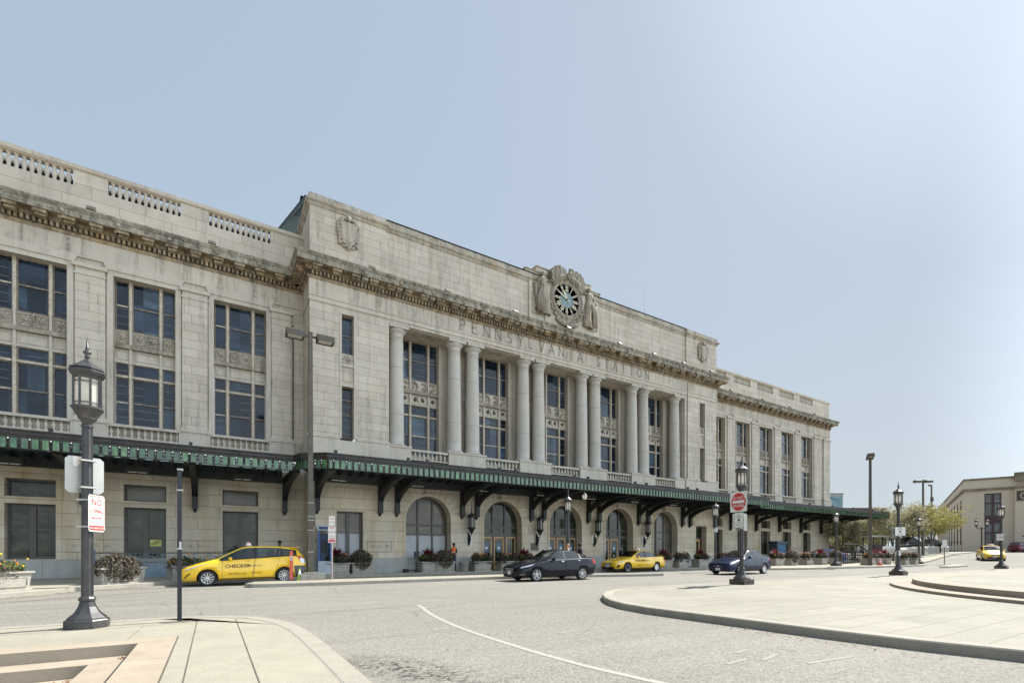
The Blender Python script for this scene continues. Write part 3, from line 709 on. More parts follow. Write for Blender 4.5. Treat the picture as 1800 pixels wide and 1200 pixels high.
# ---- upper walls
mb = MB()
PX0, PX1 = XC-13.1, XC+13.1                                   # edges of the colonnade recess
for x0, x1, cx in ((XL, PX0, XC-15.45), (PX1, XR, XC+15.45)):
    wall_grid(mb, x0, x1, 7.72, 15.3, YC, [(cx-.33, cx+.33, 7.72, 14.66)], .4)
    mb.box(cx-.329, cx+.329, YC+.10, YC+.39, 10.65, 12.48)
mb.poly([(XL,YW,6.9),(XL,YC,6.9),(XL,YC,15.3),(XL,YW,15.3)]); mb.poly([(XR,YC,6.9),(XR,YW,6.9),(XR,YW,15.3),(XR,YC,15.3)])
mb.poly([(PX0,YC,6.9),(PX0,YR,6.9),(PX0,YR,14.85),(PX0,YC,14.85)]); mb.poly([(PX1,YR,6.9),(PX1,YC,6.9),(PX1,YC,14.85),(PX1,YR,14.85)])
wall_grid(mb, PX0, PX1, 6.9, 14.85, YR, [(a-1.24, a+1.24, 7.45, 14.78) for a in ARCH], .35)
for x0, x1 in ((XE0, XL), (XR, XE1)):
    wall_grid(mb, x0, x1, 6.9, 15.3, YW, [(b-1.24, b+1.24, 7.45, 14.75) for b in WB if x0 < b < x1], .45)
mb.poly([(XE1,YW,6.9),(XE1,50,6.9),(XE1,50,15.3),(XE1,YW,15.3)]); mb.poly([(XE0,50,6.9),(XE0,YW,6.9),(XE0,YW,15.3),(XE0,50,15.3)])
sb(mb, 'upper_wall', M['stone'])
# wing pilasters + surrounds
mb = MB()
gaps = []
for s in (-1, 1):
    e = [20.62, 24.78, 28.95, 33.15, 37.3]
    for i in range(4): gaps.append((XC+s*(e[i]+e[i+1])/2, .55))
    gaps.append((XC+s*18.62, .50)); gaps.append((XC+s*39.35, .55)); gaps.append((XC+s*41.75, .75))
for g, hw in gaps:
    mb.box(g-hw, g+hw, YW-.14, YW+.02, 7.72, 14.45)
split_build(mb, 'wing_pilaster', M['stone'], ST, [g for g, _ in gaps], 0, SLOC)
mb = MB()
for g, hw in gaps:
    mb.box(g-hw-.04, g+hw+.04, YW-.18, YW+.02, 14.45, 14.52); mb.box(g-hw, g+hw, YW-.15, YW+.02, 14.52, 14.78); mb.box(g-hw-.10, g+hw+.10, YW-.25, YW+.02, 14.78, 14.96)
    mb.box(g-hw-.06, g+hw+.06, YW-.20, YW+.02, 7.60, 7.74); mb.box(g-hw-.14, g+hw+.14, YW-.28, YW+.02, 6.7, 7.60)
    mb.box(g-hw-.19, g+hw+.19, YW-.33, YW+.02, 7.50, 7.585)
for b in WB:
    for s in (-1, 1): mb.box(b+s*1.36-.12, b+s*1.36+.12, YW-.07, YW+.02, 7.45, 14.75)
    mb.box(b-1.48, b+1.48, YW-.07, YW+.02, 14.75, 14.98)
    mb.prism([(b-1.48,14.98),(b+1.48,14.98),(b+1.62,15.28),(b-1.62,15.28)], 'y', YW-.12, YW+.02)
    mb.box(b-1.5, b+1.5, YW-.30, YW+.3, 7.42, 7.55); mb.box(b-1.5, b+1.5, YW-.27, YW+.2, 6.7, 6.92)
for sx in (-1, 1):
    for x0, x1 in ((17.45, 15.9), (15.0, 13.1)):
        a, b = sorted((XC+sx*x0, XC+sx*x1)); a -= .12 if sx < 0 and x0 > 17 else 0; b += .12 if sx > 0 and x0 > 17 else 0
        mb.box(a, b, YC-.16, YC+.05, 6.7, 7.62); mb.box(a-(.05 if sx<0 and x0>17 else 0), b, YC-.20, YC+.05, 7.62, 7.74)
    cx = XC+sx*15.45
    mb.box(cx-.45, cx+.45, YC-.15, YC+.3, 6.7, 7.56)
    for s in (-1, 1): mb.box(cx+s*.39-.06, cx+s*.39+.06, YC-.025, YC+.02, 7.72, 14.74)
    mb.box(cx-.328, cx+.328, YC+.02, YC+.12, 10.64, 10.78); mb.box(cx-.328, cx+.328, YC+.01, YC+.14, 11.75, 11.87)
    for q in ((-.22,.22,10.95,11.0),(-.22,.22,11.6,11.65)): mb.box(cx+q[0],cx+q[1],YC+.07,YC+.11,q[2],q[3])
    for s in (-1, 1): mb.box(cx+s*.2-.02, cx+s*.2+.02, YC+.07, YC+.11, 11.0, 11.6)
    # side return pedestals
    X = XL if sx < 0 else XR
    mb.box(min(X, X+sx*.12), max(X, X+sx*.12), YC+.05, YW, 6.7, 7.62)
for p in PAIR:
    mb.box(p-1.32, p+1.32, YC-.06, YR, 6.7, 7.55); mb.box(p-1.37, p+1.37, YC-.11, YR, 7.55, 7.66)
    for s in (-1, 1): mb.box(p+s*.86-.20, p+s*.86+.20, YR-.16, YR+.02, 7.66, 14.7)
for s in (-1, 1):
    a, b = sorted((PX0 if s < 0 else PX1, XC+s*11.78)); mb.box(a, b, YC-.06, YR, 6.7, 7.55); mb.box(a, b+.05 if s<0 else b, YC-.11, YR, 7.55, 7.66)
    mb.box(XC+s*12.1-.3, XC+s*12.1+.3, YR-.16, YR+.02, 7.66, 14.7)
for a in ARCH:
    mb.box(a-1.29, a+1.29, YC-.02, YC+.28, 7.42, 7.55); mb.box(a-1.29, a+1.29, YC-.0, YC+.24, 6.7, 6.95)
    for s in (-1, 1): mb.box(a+s*1.33-.09, a+s*1.33+.09, YR-.05, YR+.02, 7.45, 14.78)
split_build(mb, 'window_surround', M['stone_plain'], ST, WB+ARCH+[g for g, _ in gaps]+PAIR+[XC-15.45, XC+15.45], 0, SLOC)
# low balustrades in front of the windows
mb = MB()
balu = [(.075,0),(.075,.04),(.045,.07),(.05,.12),(.085,.22),(.07,.30),(.04,.38),(.04,.42),(.07,.45),(.07,.48)]
def baluster_row(mb, x0, x1, y, z, n, sc=1.0, seg=8):
    for i in range(n):
        mb.mat(0, True); mb.lathe([(r*sc if sc > 1 else r, zz*sc) for r, zz in balu], (x0+(x1-x0)*(i+.5)/n, y, z), seg, cap=False)
    mb.mat(0, False)
for b in WB: baluster_row(mb, b-1.45, b+1.45, YW-.12, 6.93, 11, 1.02)
for a in ARCH: baluster_row(mb, a-1.25, a+1.25, YC+.12, 6.95, 9)
split_build(mb, 'sill_balustrade', M['stone_plain'], ST, WB+ARCH, 0, SLOC)
mb = MB()
for b in WB: mb.box(b-1.4, b+1.4, YW+.12, YW+.16, 6.93, 7.42)
split_build(mb, 'balustrade_backing', M['stone_ledge'], ST, WB, 0, SLOC)  # grimier stone stands in for the shade behind the balusters

# ---- windows (each an object of its own, with its glass as a child)
def big_window(style):
    """three-light window, local origin at centre bottom of the opening; returns (upper, lower, spandrel)"""
    out = []
    W = 1.22
    for nm, z0, z1, tr in (('window', 12.32, 14.76, None), ('window', 7.5, 10.72, 10.05)):
        f = MB(); g = MB()
        for x in (-.61, .61): f.mat(0).box(x-.06, x+.06, -.10, .06, z0-.02, z1)
        f.mat(1)
        for a, b in ((-W, -.67), (-.55, .55), (.67, W)):
            zz = [(z0, z1 if tr is None else tr-.04)] + ([] if tr is None else [(tr+.04, z1)])
            for q0, q1 in zz:
                f.box(a, a+.055, .0, .06, q0, q1); f.box(b-.055, b, .0, .06, q0, q1); f.box(a+.055, b-.055, .0, .06, q0, q0+.06); f.box(a+.055, b-.055, .0, .06, q1-.06, q1)
            if tr: f.mat(0).box(a, b, -.05, .06, tr-.04, tr+.04); f.mat(1)
            m_ = (z0+(z1 if tr is None else tr-.04))/2
            f.mat(0 if rnd.random() < .5 else 1).box(a+.05, b-.05, -.015, .05, m_-.035, m_+.035); f.mat(1)
        g.poly([(-W,.05,z0),(W,.05,z0),(W,.05,z1),(-W,.05,z1)])
        out.append((nm, f, g))
    return out
rnd = random.Random(11)
def spandrel(style):
    """ornament band: carved lattice or scroll panels above, plain or disc panels below"""
    f = MB()
    f.mat(0).poly([(-1.23,.02,10.7),(1.23,.02,10.7),(1.23,.02,12.35),(-1.23,.02,12.35)])
    for x in (-.61, .61): f.box(x-.05, x+.05, -.10, .02, 10.7, 12.34)
    f.mat(1).box(-1.24, 1.24, -.16, .02, 11.42, 11.60); f.box(-1.24, 1.24, -.10, .02, 11.60, 11.66)
    f.mat(0).box(-1.24, 1.24, -.07, .02, 10.71, 10.80)
    f.mat(1)
    if style == 'lattice':
        for cx, hw, nx in ((-.94, .26, 1), (0, .53, 2), (.94, .26, 1)):
            for k in range(nx):
                c = cx + (k-(nx-1)/2)*.53; w = .24
                for q in ((c-w,c+w,11.70,11.74),(c-w,c+w,12.22,12.26),(c-w,c-w+.04,11.74,12.22),(c+w-.04,c+w,11.74,12.22)): f.box(q[0],q[1],-.03,.02,q[2],q[3])
                for a0 in (45, -45, 0, 90):
                    dx, dz = math.cos(R(a0))*.25*(1 if a0 in (0,90) else 1.1), math.sin(R(a0))*.25*(1 if a0 in (0,90) else 1.1)
                    f.ribbon([(c-dx, 11.98-dz), (c+dx, 11.98+dz)], .045, .04, 'y', -.03)
                f.mat(1, True).ball((c, -.02, 11.98), (.07,.04,.07), 8, 5); f.mat(1, False)
        for cx, hw in ((-.94, .2), (0, .46), (.94, .2)):
            for q in ((cx-hw,cx+hw,10.9,10.94),(cx-hw,cx+hw,11.3,11.34),(cx-hw,cx-hw+.04,10.94,11.3),(cx+hw-.04,cx+hw,10.94,11.3)): f.mat(0).box(q[0],q[1],-.015,.02,q[2],q[3])
    else:
        rr = random.Random(5)
        for cx, hw in ((-.94, .26), (0, .53), (.94, .26)):
            n = 3 if hw < .3 else 7
            for k in range(n*3):
                x = cx-hw+.06+rr.random()*(2*hw-.12); z = 11.72+rr.random()*.5; a = rr.random()*6.3
                pts = [(x+.09*(1-i/9)*math.cos(a+i*.75), z+.09*(1-i/9)*math.sin(a+i*.75)) for i in range(8)]
                f.ribbon(pts, .04, .05, 'y', -.04)
        for cx, hw in ((-.94, .27), (0, .52), (.94, .27)):
            for q in ((cx-hw,cx+hw,10.84,10.88),(cx-hw,cx+hw,11.36,11.40),(cx-hw,cx-hw+.04,10.88,11.36),(cx+hw-.04,cx+hw,10.88,11.36)): f.mat(0).box(q[0],q[1],-.02,.02,q[2],q[3])
        for x in (-.94, .94):
            f.mat(2, True).lathe([(.12,0),(.12,-.05),(.08,-.08),(0,-.08)], (x, .02, 11.12), 14, axis='y', cap=False); f.mat(2, False)
        f.mat(0).prism([(-.12,11.12),(0,10.92),(.12,11.12),(0,11.33)], 'y', -.06, .02)
        for s in (-1, 1): f.mat(2, True).ball((s*.26, 0, 11.10), (.12,.06,.13), 8, 6); f.ball((s*.20, 0, 11.22), (.06,.05,.07), 8, 5); f.mat(2, False)
    return f
fm = [M['frame_pale'], M['frame_rust']]
def place_windows(xs, y, style):
    uw, lw = big_window(style); sp = spandrel(style)
    protos = []
    for nm, f, g in (uw, lw):
        o = f.build('window', fm, ST); p_ = g.build('pane', M['glass'], o); protos.append(o)
    o = sp.build('carved_spandrel' , [M['stone_plain'], M['stone_ornament'], M['joint']], ST); protos.append(o)
    for pr in protos:
        for i, x in enumerate(xs):
            l = (x-XC, y-YC, 0)
            if i == 0: pr.location = l
            else: copy_tree(pr, ST, l)
place_windows(WB, YW+.36, 'lattice')
place_windows(ARCH, YR+.26, 'scroll')
def narrow(z0, z1):
    f = MB(); g = MB(); W = .33
    f.box(-W, -W+.05, 0, .06, z0, z1); f.box(W-.05, W, 0, .06, z0, z1); f.box(-W+.05, W-.05, 0, .06, z1-.06, z1); f.box(-W+.05, W-.05, 0, .06, z0, z0+.06)
    f.box(-W+.05, W-.05, -.01, .05, (z0+z1)/2-.03, (z0+z1)/2+.03)
    if z1-z0 > 2.5: f.box(-W+.05, W-.05, -.01, .05, z1-.75, z1-.68)
    g.poly([(-W,.05,z0),(W,.05,z0),(W,.05,z1),(-W,.05,z1)])
    for i, s in enumerate((-1, 1)):
        if i == 0: o = f.build('narrow_window', M['frame_rust'], ST); g.build('pane', M['glass'], o); o.location = (-15.45, .34, 0)
        else: copy_tree(o, ST, (15.45, .34, 0))
narrow(7.5, 10.65); narrow(12.48, 14.66)
f = MB()
f.box(-.32,.32,.01,.06,11.88,12.46)
for a0 in (45, -45, 0, 90): f.mat(1).ribbon([(-.27*math.cos(R(a0)), 12.17-.27*math.sin(R(a0))), (.27*math.cos(R(a0)), 12.17+.27*math.sin(R(a0)))], .05, .04, 'y', -.04)
f.mat(1).ball((0,-.02,12.17),(.1,.05,.1),8,5)
o = f.build('carved_panel', [M['stone_plain'], M['stone_ornament']], ST); o.location = (-15.45, .05, 0); copy_tree(o, ST, (15.45, .05, 0))
# ground-floor wing windows
def gwin(kind):
    f = MB(); g = MB(); W = .85
    for z0, z1 in ((3.87, 4.68),):
        f.box(-W,W,0,.07,z1-.08,z1); f.box(-W,W,0,.07,z0,z0+.07); f.box(-W,-W+.08,0,.07,z0+.07,z1-.08); f.box(W-.08,W,0,.07,z0+.07,z1-.08)
    z0, z1 = 1.03, 3.55
    f.box(-W,W,0,.07,z1-.10,z1); f.box(-W,W,0,.07,z0,z0+.12); f.box(-W,-W+.10,0,.07,z0+.12,z1-.10); f.box(W-.10,W,0,.07,z0+.12,z1-.10)
    f.box(-.11,.11,-.03,.07,z0+.12,z1-.10); f.box(-W+.1,-.11,0,.07,2.36,2.44); f.box(.11,W-.1,0,.07,2.36,2.44)
    if kind == 0: g.mat(0)
    g.poly([(-W,.06,z0),(W,.06,z0),(W,.06,z1),(-W,.06,z1)])
    g.mat(1 if kind else 0).poly([(-W,.06,3.87),(W,.06,3.87),(W,.06,4.68),(-W,.06,4.68)])
    return f, g
for kind, xs in ((0, [WB[2], WB[3], WB[4], WB[6], WB[7], WB[8], WB[9]]), (1, [WB[0], WB[1], WB[5]])):
    f, g = gwin(kind)
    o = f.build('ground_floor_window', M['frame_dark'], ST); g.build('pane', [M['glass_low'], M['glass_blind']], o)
    for i, x in enumerate(xs):
        if i == 0: o.location = (x-XC, YW+.34-YC, 0)
        else: copy_tree(o, ST, (x-XC, YW+.34-YC, 0))
mb = MB()
mb.box(WB[1]+.15, WB[1]+.62, YW+.385, YW+.395, 1.65, 1.98); o = sb(mb, 'window_notice', plain('yellow_notice', (.55,.55,.16), .6))
# (the notice is too small to read in the photograph, so only its dark scribble lines are shown)
mb = MB()
for i in range(3): mb.ribbon([(WB[1]+.2+.06*i, 1.74+.07*i), (WB[1]+.5+.03*i, 1.78+.07*i)], .03, .004, 'y', YW+.380)
sb(mb, 'notice_writing', M['black'])
# square window (boarded lower half) and its twin doorway on the right
f = MB(); g = MB(); W = .725
f.box(-W,W,0,.08,3.53,3.62); f.box(-W,W,0,.08,1.07,1.16); f.box(-W,-W+.09,0,.08,1.16,3.53); f.box(W-.13,W,0,.08,1.16,3.53); f.box(-.17,.03,-.03,.08,1.16,3.53); f.box(-W+.09,-.17,0,.07,2.42,2.48); f.box(.03,W-.13,0,.07,2.42,2.48)
g.mat(0).poly([(-W,.06,2.45),(W,.06,2.45),(W,.06,3.6),(-W,.06,3.6)]); g.mat(1).poly([(-W,.06,1.1),(W,.06,1.1),(W,.06,2.45),(-W,.06,2.45)])
o = f.build('square_window', M['frame_dark'], ST); g.build('pane', [M['glass_blind'], M['white_board']], o); o.location = (-15.32, .3, 0)
f = MB(); g = MB()
f.box(-W,W,.02,.10,3.50,3.62); f.box(-W,-W+.09,.02,.10,.15,3.5); f.box(W-.09,W,.02,.10,.15,3.5); f.box(-W+.09,W-.09,.02,.10,2.5,2.6); g.poly([(-W,.07,.15),(W,.07,.15),(W,.07,3.6),(-W,.07,3.6)])
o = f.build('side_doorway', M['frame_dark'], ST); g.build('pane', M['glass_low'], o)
d = MB()
for q in ((-.62,-.50,.2,2.45),(.30,.44,.2,2.45),(-.50,.30,2.30,2.45),(-.50,.30,.2,.45)): d.box(q[0],q[1],.0,.06,q[2],q[3])
d.build('door', M['oak'], o); o.location = (15.32, .5, 0)
# arched glazing: frame with lunette, transom, lower lights or doors
def arch_unit(kind):
    f = MB(); g = MB(); z0 = 1.0 if kind == 'window' else .15
    n = 28
    for i in range(n):
        t0, t1 = math.pi*i/n, math.pi*(i+1)/n
        P = [(r*math.cos(t), ASP+r*math.sin(t)) for r, t in ((AR-.09,t0),(AR,t0),(AR,t1),(AR-.09,t1))]
        f.poly([(p[0],-.02,p[1]) for p in P][::-1]); f.poly([(P[0][0],-.02,P[0][1]),(P[3][0],-.02,P[3][1]),(P[3][0],.06,P[3][1]),(P[0][0],.06,P[0][1])])
    for x in (-.48, .48): f.box(x-.055, x+.055, -.04, .06, z0, ASP+math.sqrt(AR*AR-.48**2)-.02)
    for s in (-1, 1): f.box(min(s*AR, s*(AR-.10)), max(s*AR, s*(AR-.10)), -.02, .06, z0, ASP)
    f.box(-AR+.10, AR-.10, -.03, .05, 2.95, 3.07); f.box(-AR+.10, AR-.10, -.06, .06, 2.40, 2.50 if kind == 'window' else 2.62)
    g.mat(0).poly([(-AR,.03,2.45),(AR,.03,2.45),(AR,.03,ASP)] + [(AR*math.cos(math.pi*i/n), .03, ASP+AR*math.sin(math.pi*i/n)) for i in range(1, n)] + [(-AR,.03,ASP)])
    g.mat(1).poly([(-AR,.035,z0),(AR,.035,z0),(AR,.035,2.45),(-AR,.035,2.45)])
    return f, g
for k, x in enumerate(ARCH):
    kind = 'window' if k in (0, 4) else 'door'
    f, g = arch_unit(kind)
    o = f.build('arched_window' if kind == 'window' else 'arched_entrance', M['frame_dark'], ST)
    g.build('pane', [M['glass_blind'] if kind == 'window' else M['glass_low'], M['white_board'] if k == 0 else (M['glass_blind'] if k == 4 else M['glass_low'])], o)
    o.location = (x-XC, .62, 0)
    if kind == 'window' and k == 4: pass
    if kind == 'door':
        for j, dx in enumerate((-.95, 0, .95)):
            if k == 3 and j == 2: continue
            d = MB()
            for q in ((-.39,-.30,.17,2.38),(.30,.39,.17,2.38),(-.30,.30,2.27,2.38),(-.30,.30,.17,.42)): d.box(q[0],q[1],-.05,.0,q[2],q[3])
            d.mat(1).box(-.30,.30,-.02,-.01,.42,2.27)
            if j != 2 or k == 2:
                d.mat(2).box(-.17,.17,-.026,-.02,1.35,1.95); d.mat(3, True).lathe([(0,0),(.09,0)], (0,-.030,1.62), 14, axis='y', cap=False); d.mat(3, False)
            d.mat(3).box(-.05,.05,-.027,-.02,.98,1.10)
            dd = d.build('door', [M['oak'], M['glass_low'], plain('blue_door_poster', (.03,.10,.18), .3), M['white_paint']], o); dd.location = (dx, 0, 0)
            h_ = MB(); h_.tube([(.26,-.09,.95),(.26,-.09,1.45)], .015, 6); h_.box(.25,.27,-.09,-.04,.98,1.0); h_.box(.25,.27,-.09,-.04,1.40,1.42)
            # handle stays part of the door leaf
            hd = h_.build('handle', M['sign_back'], o); hd.location = (dx, 0, 0)
# ---- columns
def column_mb():
    c = MB(); c.mat(0, True)
    H = 14.84; z0 = 7.66
    c.lathe([(.60,0),(.60,.05)], (0,0,z0), 4, rot=math.pi/4)
    prof = [(.58,0.05),(.60,.09),(.575,.14),(.50,.17),(.47,.22)]
    n = 14
    for i in range(n+1):
        t = i/n; r = .465-(.075)*(t**1.7); prof.append((r, .22+t*(H-.62-z0-.22)))
    top = H-.62-z0
    prof += [(.43,top+.02),(.43,top+.06),(.395,top+.08),(.395,top+.22),(.45,top+.27),(.53,top+.36),(.57,top+.44),(.55,top+.47)]
    c.lathe(prof, (0,0,z0), 28)
    c.mat(0, False).box(-.60,.60,-.60,.60,H-.15,H)
    # joint lines between drums
    for zz in (9.6, 12.4):
        t = (zz-z0-.22)/(top-.22); r = .465-.075*(t**1.7)
        c.mat(1, True).lathe([(r+.003,-.008),(r+.003,.008)], (0,0,zz), 28, cap=False)
    c.mat(0, False); return c
cm = column_mb(); cols = [XC-12.46] + [p+s*.66 for p in PAIR for s in (-1, 1)] + [XC+12.46]
for i, x in enumerate(cols):
    if i == 0: o = cm.build('column', [M['stone_col'], M['joint']], ST)
    else: o = copy_tree(o, ST)
    o.location = (x-XC, .62, 0)
# ---- entablature and main cornice
FP = [(XE0,50),(XE0,YW),(XL,YW),(XL,YC),(XR,YC),(XR,YW),(XE1,YW),(XE1,50)]
mb = MB()
sweep(mb, FP, [(0,15.3),(.05,15.3),(.05,16.16)], cap=False)
# soffit + front of architrave over the colonnade
mb.poly([(PX0,YC-.0,14.84),(PX1,YC-.0,14.84),(PX1,YR,14.84),(PX0,YR,14.84)][::-1])
mb.poly([(PX0,YC,14.84),(PX1,YC,14.84),(PX1,YC,15.3),(PX0,YC,15.3)])
sb(mb, 'frieze', M['stone_frieze'])
mb = MB()
for p0, p1 in ((XL-.0, XR+.0),): 
    sweep(mb, [(XL,YW),(XL,YC),(XR,YC),(XR,YW)], [(0,15.02),(.05,15.02),(.05,15.24),(.10,15.28),(.10,15.33),(.05,15.34)], cap=False)
sweep(mb, [(XE0,50),(XE0,YW),(XL,YW)], [(0,15.26),(.09,15.28),(.09,15.34),(.05,15.36)], cap=False); sweep(mb, [(XR,YW),(XE1,YW),(XE1,50)], [(0,15.26),(.09,15.28),(.09,15.34),(.05,15.36)], cap=False)
# coffer panels in the colonnade soffit
for a in ARCH: 
    for q in ((a-1.7,a+1.7,YC+.2,YC+.26),(a-1.7,a+1.7,YR-.3,YR-.24)): mb.box(q[0],q[1],q[2],q[3],14.80,14.843)
sb(mb, 'architrave_moulding', M['stone_plain'])
mb = MB()
sweep(mb, FP, [(.05,16.16),(.09,16.18),(.13,16.26),(.16,16.28),(.16,16.56),(.24,16.60),(.26,16.64),(.26,16.78),(.70,16.78)], cap=False)
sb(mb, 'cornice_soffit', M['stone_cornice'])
mb = MB(); sweep(mb, FP, [(.163,16.30),(.163,16.555)], cap=False); sb(mb, 'dentil_shade_strip', plain('painted_gap_shade', (.07,.055,.04), .9, var=.4, scale=1.5))  # dark strip paints shade into the gaps between the dentils
mb = MB()
sweep(mb, FP, [(.70,16.78),(.70,16.74),(.73,16.74),(.73,17.00),(.77,17.03),(.80,17.08),(.84,17.14),(.84,17.20),(0,17.27)], cap=False)
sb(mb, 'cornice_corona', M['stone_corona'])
mb = MB(); mu = MB(); lh = MB()
def along(path, step, f, start=.1):
    for i in range(len(path)-1):
        a, b = Vector(path[i]), Vector(path[i+1]); L = (b-a).length; d = (b-a).normalized(); n = Vector((d.y, -d.x)); k = max(1, int(round((L-2*start)/step)))
        for j in range(k+1): f(a+d*(start+(L-2*start)*j/k), d, n, j)
def obox(mb, p, d, n, w, o0, o1, z0, z1):
    q = [p-d*w/2+n*o0, p+d*w/2+n*o0, p+d*w/2+n*o1, p-d*w/2+n*o1]
    mb.prism([(v.x, v.y) for v in q][::-1], 'z', z0, z1)
VP_ = [(XE0,YW),(XL,YW),(XL,YC),(XR,YC),(XR,YW),(XE1,YW),(XE1,46)]
along(VP_, .20, lambda p,d,n,j: obox(mb, p, d, n, .11, .15, .27, 16.33, 16.54), .12)
along(VP_, 1.0, lambda p,d,n,j: (obox(mu, p, d, n, .48, .25, .66, 16.60, 16.775), obox(mu, p, d, n, .38, .25, .54, 16.50, 16.60)), .30)
def lion(p, d, n, j):
    q = p+d*.5
    c = q+n*.74; lh.mat(0, True).ball((c.x, c.y, 16.90), (.12,.10,.12), 8, 6); c = q+n*.82; lh.ball((c.x, c.y, 16.85), (.06,.06,.05), 7, 5)
    for s in (-1, 1): e = q+n*.76+d*.10*s; lh.ball((e.x, e.y, 17.0), .04, 6, 4)
    obox(lh.mat(0, False), q, d, n, .34, .25, .60, 16.60, 16.775)
along([(XE0+.2,YW),(XL-.7,YW)], 1.0, lion, .30) if False else None
for i in range(1, 34):
    x = XL+.3+ (XR-XL-.6)*(i+.5)/34
    if i % 2 == 0: lion(Vector((x-.5, YC)), Vector((1,0)), Vector((0,-1)), 0)
for i in range(24):
    for x0 in (XE0+.8, XR+.9):
        if i % 2 == 0: lion(Vector((x0+i*1.0-.5, YW)), Vector((1,0)), Vector((0,-1)), 0)
for q_ in split_build(mb, 'dentil_row', M['stone_cornice'], ST, [(XE0+XL)/2, XC, (XR+XE1)/2], 0, SLOC): tag(q_, kind='stuff')
mx_ = sorted({round(sum(mu.v[i][0] for i in f)/len(f)*2)/2 for f in mu.f if min(mu.v[i][1] for i in f) < YW-.3}); mq_ = split_build(mu, 'mutule', M['stone_cornice'], ST, mx_[:98], 0, SLOC); tag(mq_[-1], kind='stuff')
hx_ = [XL+.3+(XR-XL-.6)*(i+.5)/34-.0 for i in range(2, 34, 2)]+[x0+i*1.0 for i in range(0, 24, 2) for x0 in (XE0+.8, XR+.9)]; split_build(lh, 'lion_head', M['stone_ornament'], ST, hx_, 0, SLOC)
# ---- attic over the middle
ZA = 17.2
mb = MB()
AP = [(XL+.0,50),(XL+.0,YC),(XL+4.15,YC),(XL+4.15,YC+.12),(XR-4.15,YC+.12),(XR-4.15,YC),(XR,YC),(XR,50)]
sweep(mb, AP, [(0,ZA),(0,20.25)], cap=False)
mb.poly([(XL,YC+.12,20.78),(XR,YC+.12,20.78),(XR,50,20.78),(XL,50,20.78)])
for w, z1 in ((3.45, 21.10), (2.5, 21.50)): mb.box(XC-w, XC+w, YC+.20-w*.01, YC+1.6, 20.70, z1)
mb.box(XC-3.2, XC+3.2, YC-.02, YC+.15, ZA, 20.3)
sb(mb, 'attic_wall', M['stone'])
mb = MB()
sweep(mb, AP, [(0,ZA),(.08,ZA),(.08,ZA+.30),(.0,ZA+.34)], cap=False)
sweep(mb, AP, [(0,20.16),(.05,20.18),(.08,20.24),(.10,20.30),(.20,20.36),(.22,20.44),(.05,20.50),(.05,20.80),(-.4,20.82)], cap=False)
for w, z1 in ((3.45, 21.10), (2.5, 21.50)): mb.box(XC-w-.04, XC+w+.04, YC+.13-w*.01, YC+1.65, z1-.02, z1+.05)
sb(mb, 'attic_moulding', M['stone_ledge'])
mb = MB(); mb.box(XL-.02, XR+.02, YC-.0, YC+.3, 20.825, 20.84); sb(mb, 'roof_flashing', M['slate'])
# recessed carved panels beside the clock
mb = MB()
for s in (-1, 1):
    c = XC+s*2.45
    for q in ((c-.5,c+.5,18.0,18.06),(c-.5,c+.5,19.5,19.56)): mb.box(q[0],q[1],YC-.06,YC,q[2],q[3])
    for e in (-1, 1): mb.box(c+e*.5-.03,c+e*.5+.03,YC-.06,YC,18.06,19.5)
    pts = [(c+.28*math.sin(i*.8)*s, 18.15+i*.115) for i in range(12)]
    mb.ribbon(pts, .10, .05, 'y', YC-.06)
split_build(mb, 'attic_relief_panel', M['stone_ornament'], ST, [XC-2.45, XC+2.45], 0, SLOC)
# shields on the end piers
def shield():
    f = MB()
    out = [(-.5,.55),(-.42,.62),(.42,.62),(.5,.55),(.46,.35),(.5,.1),(.44,-.3),(.25,-.55),(0,-.68),(-.25,-.55),(-.44,-.3),(-.5,.1),(-.46,.35)]
    f.prism(out[::-1], 'y', -.14, .05)
    f.prism([(x*.8, z*.8) for x, z in out][::-1], 'y', -.18, -.13)
    f.mat(0, True)
    for k in range(7): a = math.pi*k/6; f.ball((.42*math.cos(a), -.1, .62+.22*math.sin(a)), (.12,.10,.11), 8, 6)
    f.ball((0,-.16,.80),(.14,.12,.15),8,6)
    for s in (-1, 1):
        for k in range(6): f.ball((s*(.58-.02*k), -.08, .45-.2*k), (.10,.08,.12), 8, 5)
        pts = [(s*(.25+.22*(1-i/12)*math.cos(i*.6)), -.66+.2*(1-i/12)*math.sin(i*.6)) for i in range(12)]
        f.ribbon(pts, .09, .12, 'y', -.12)
    f.ball((0,-.1,-.75),(.12,.1,.16),8,6)
    return f
f = shield(); o = f.build('carved_shield', M['stone_ledge'], ST); o.location = (-15.42, -.02, 19.15); copy_tree(o, ST, (15.42, -.02, 19.15))
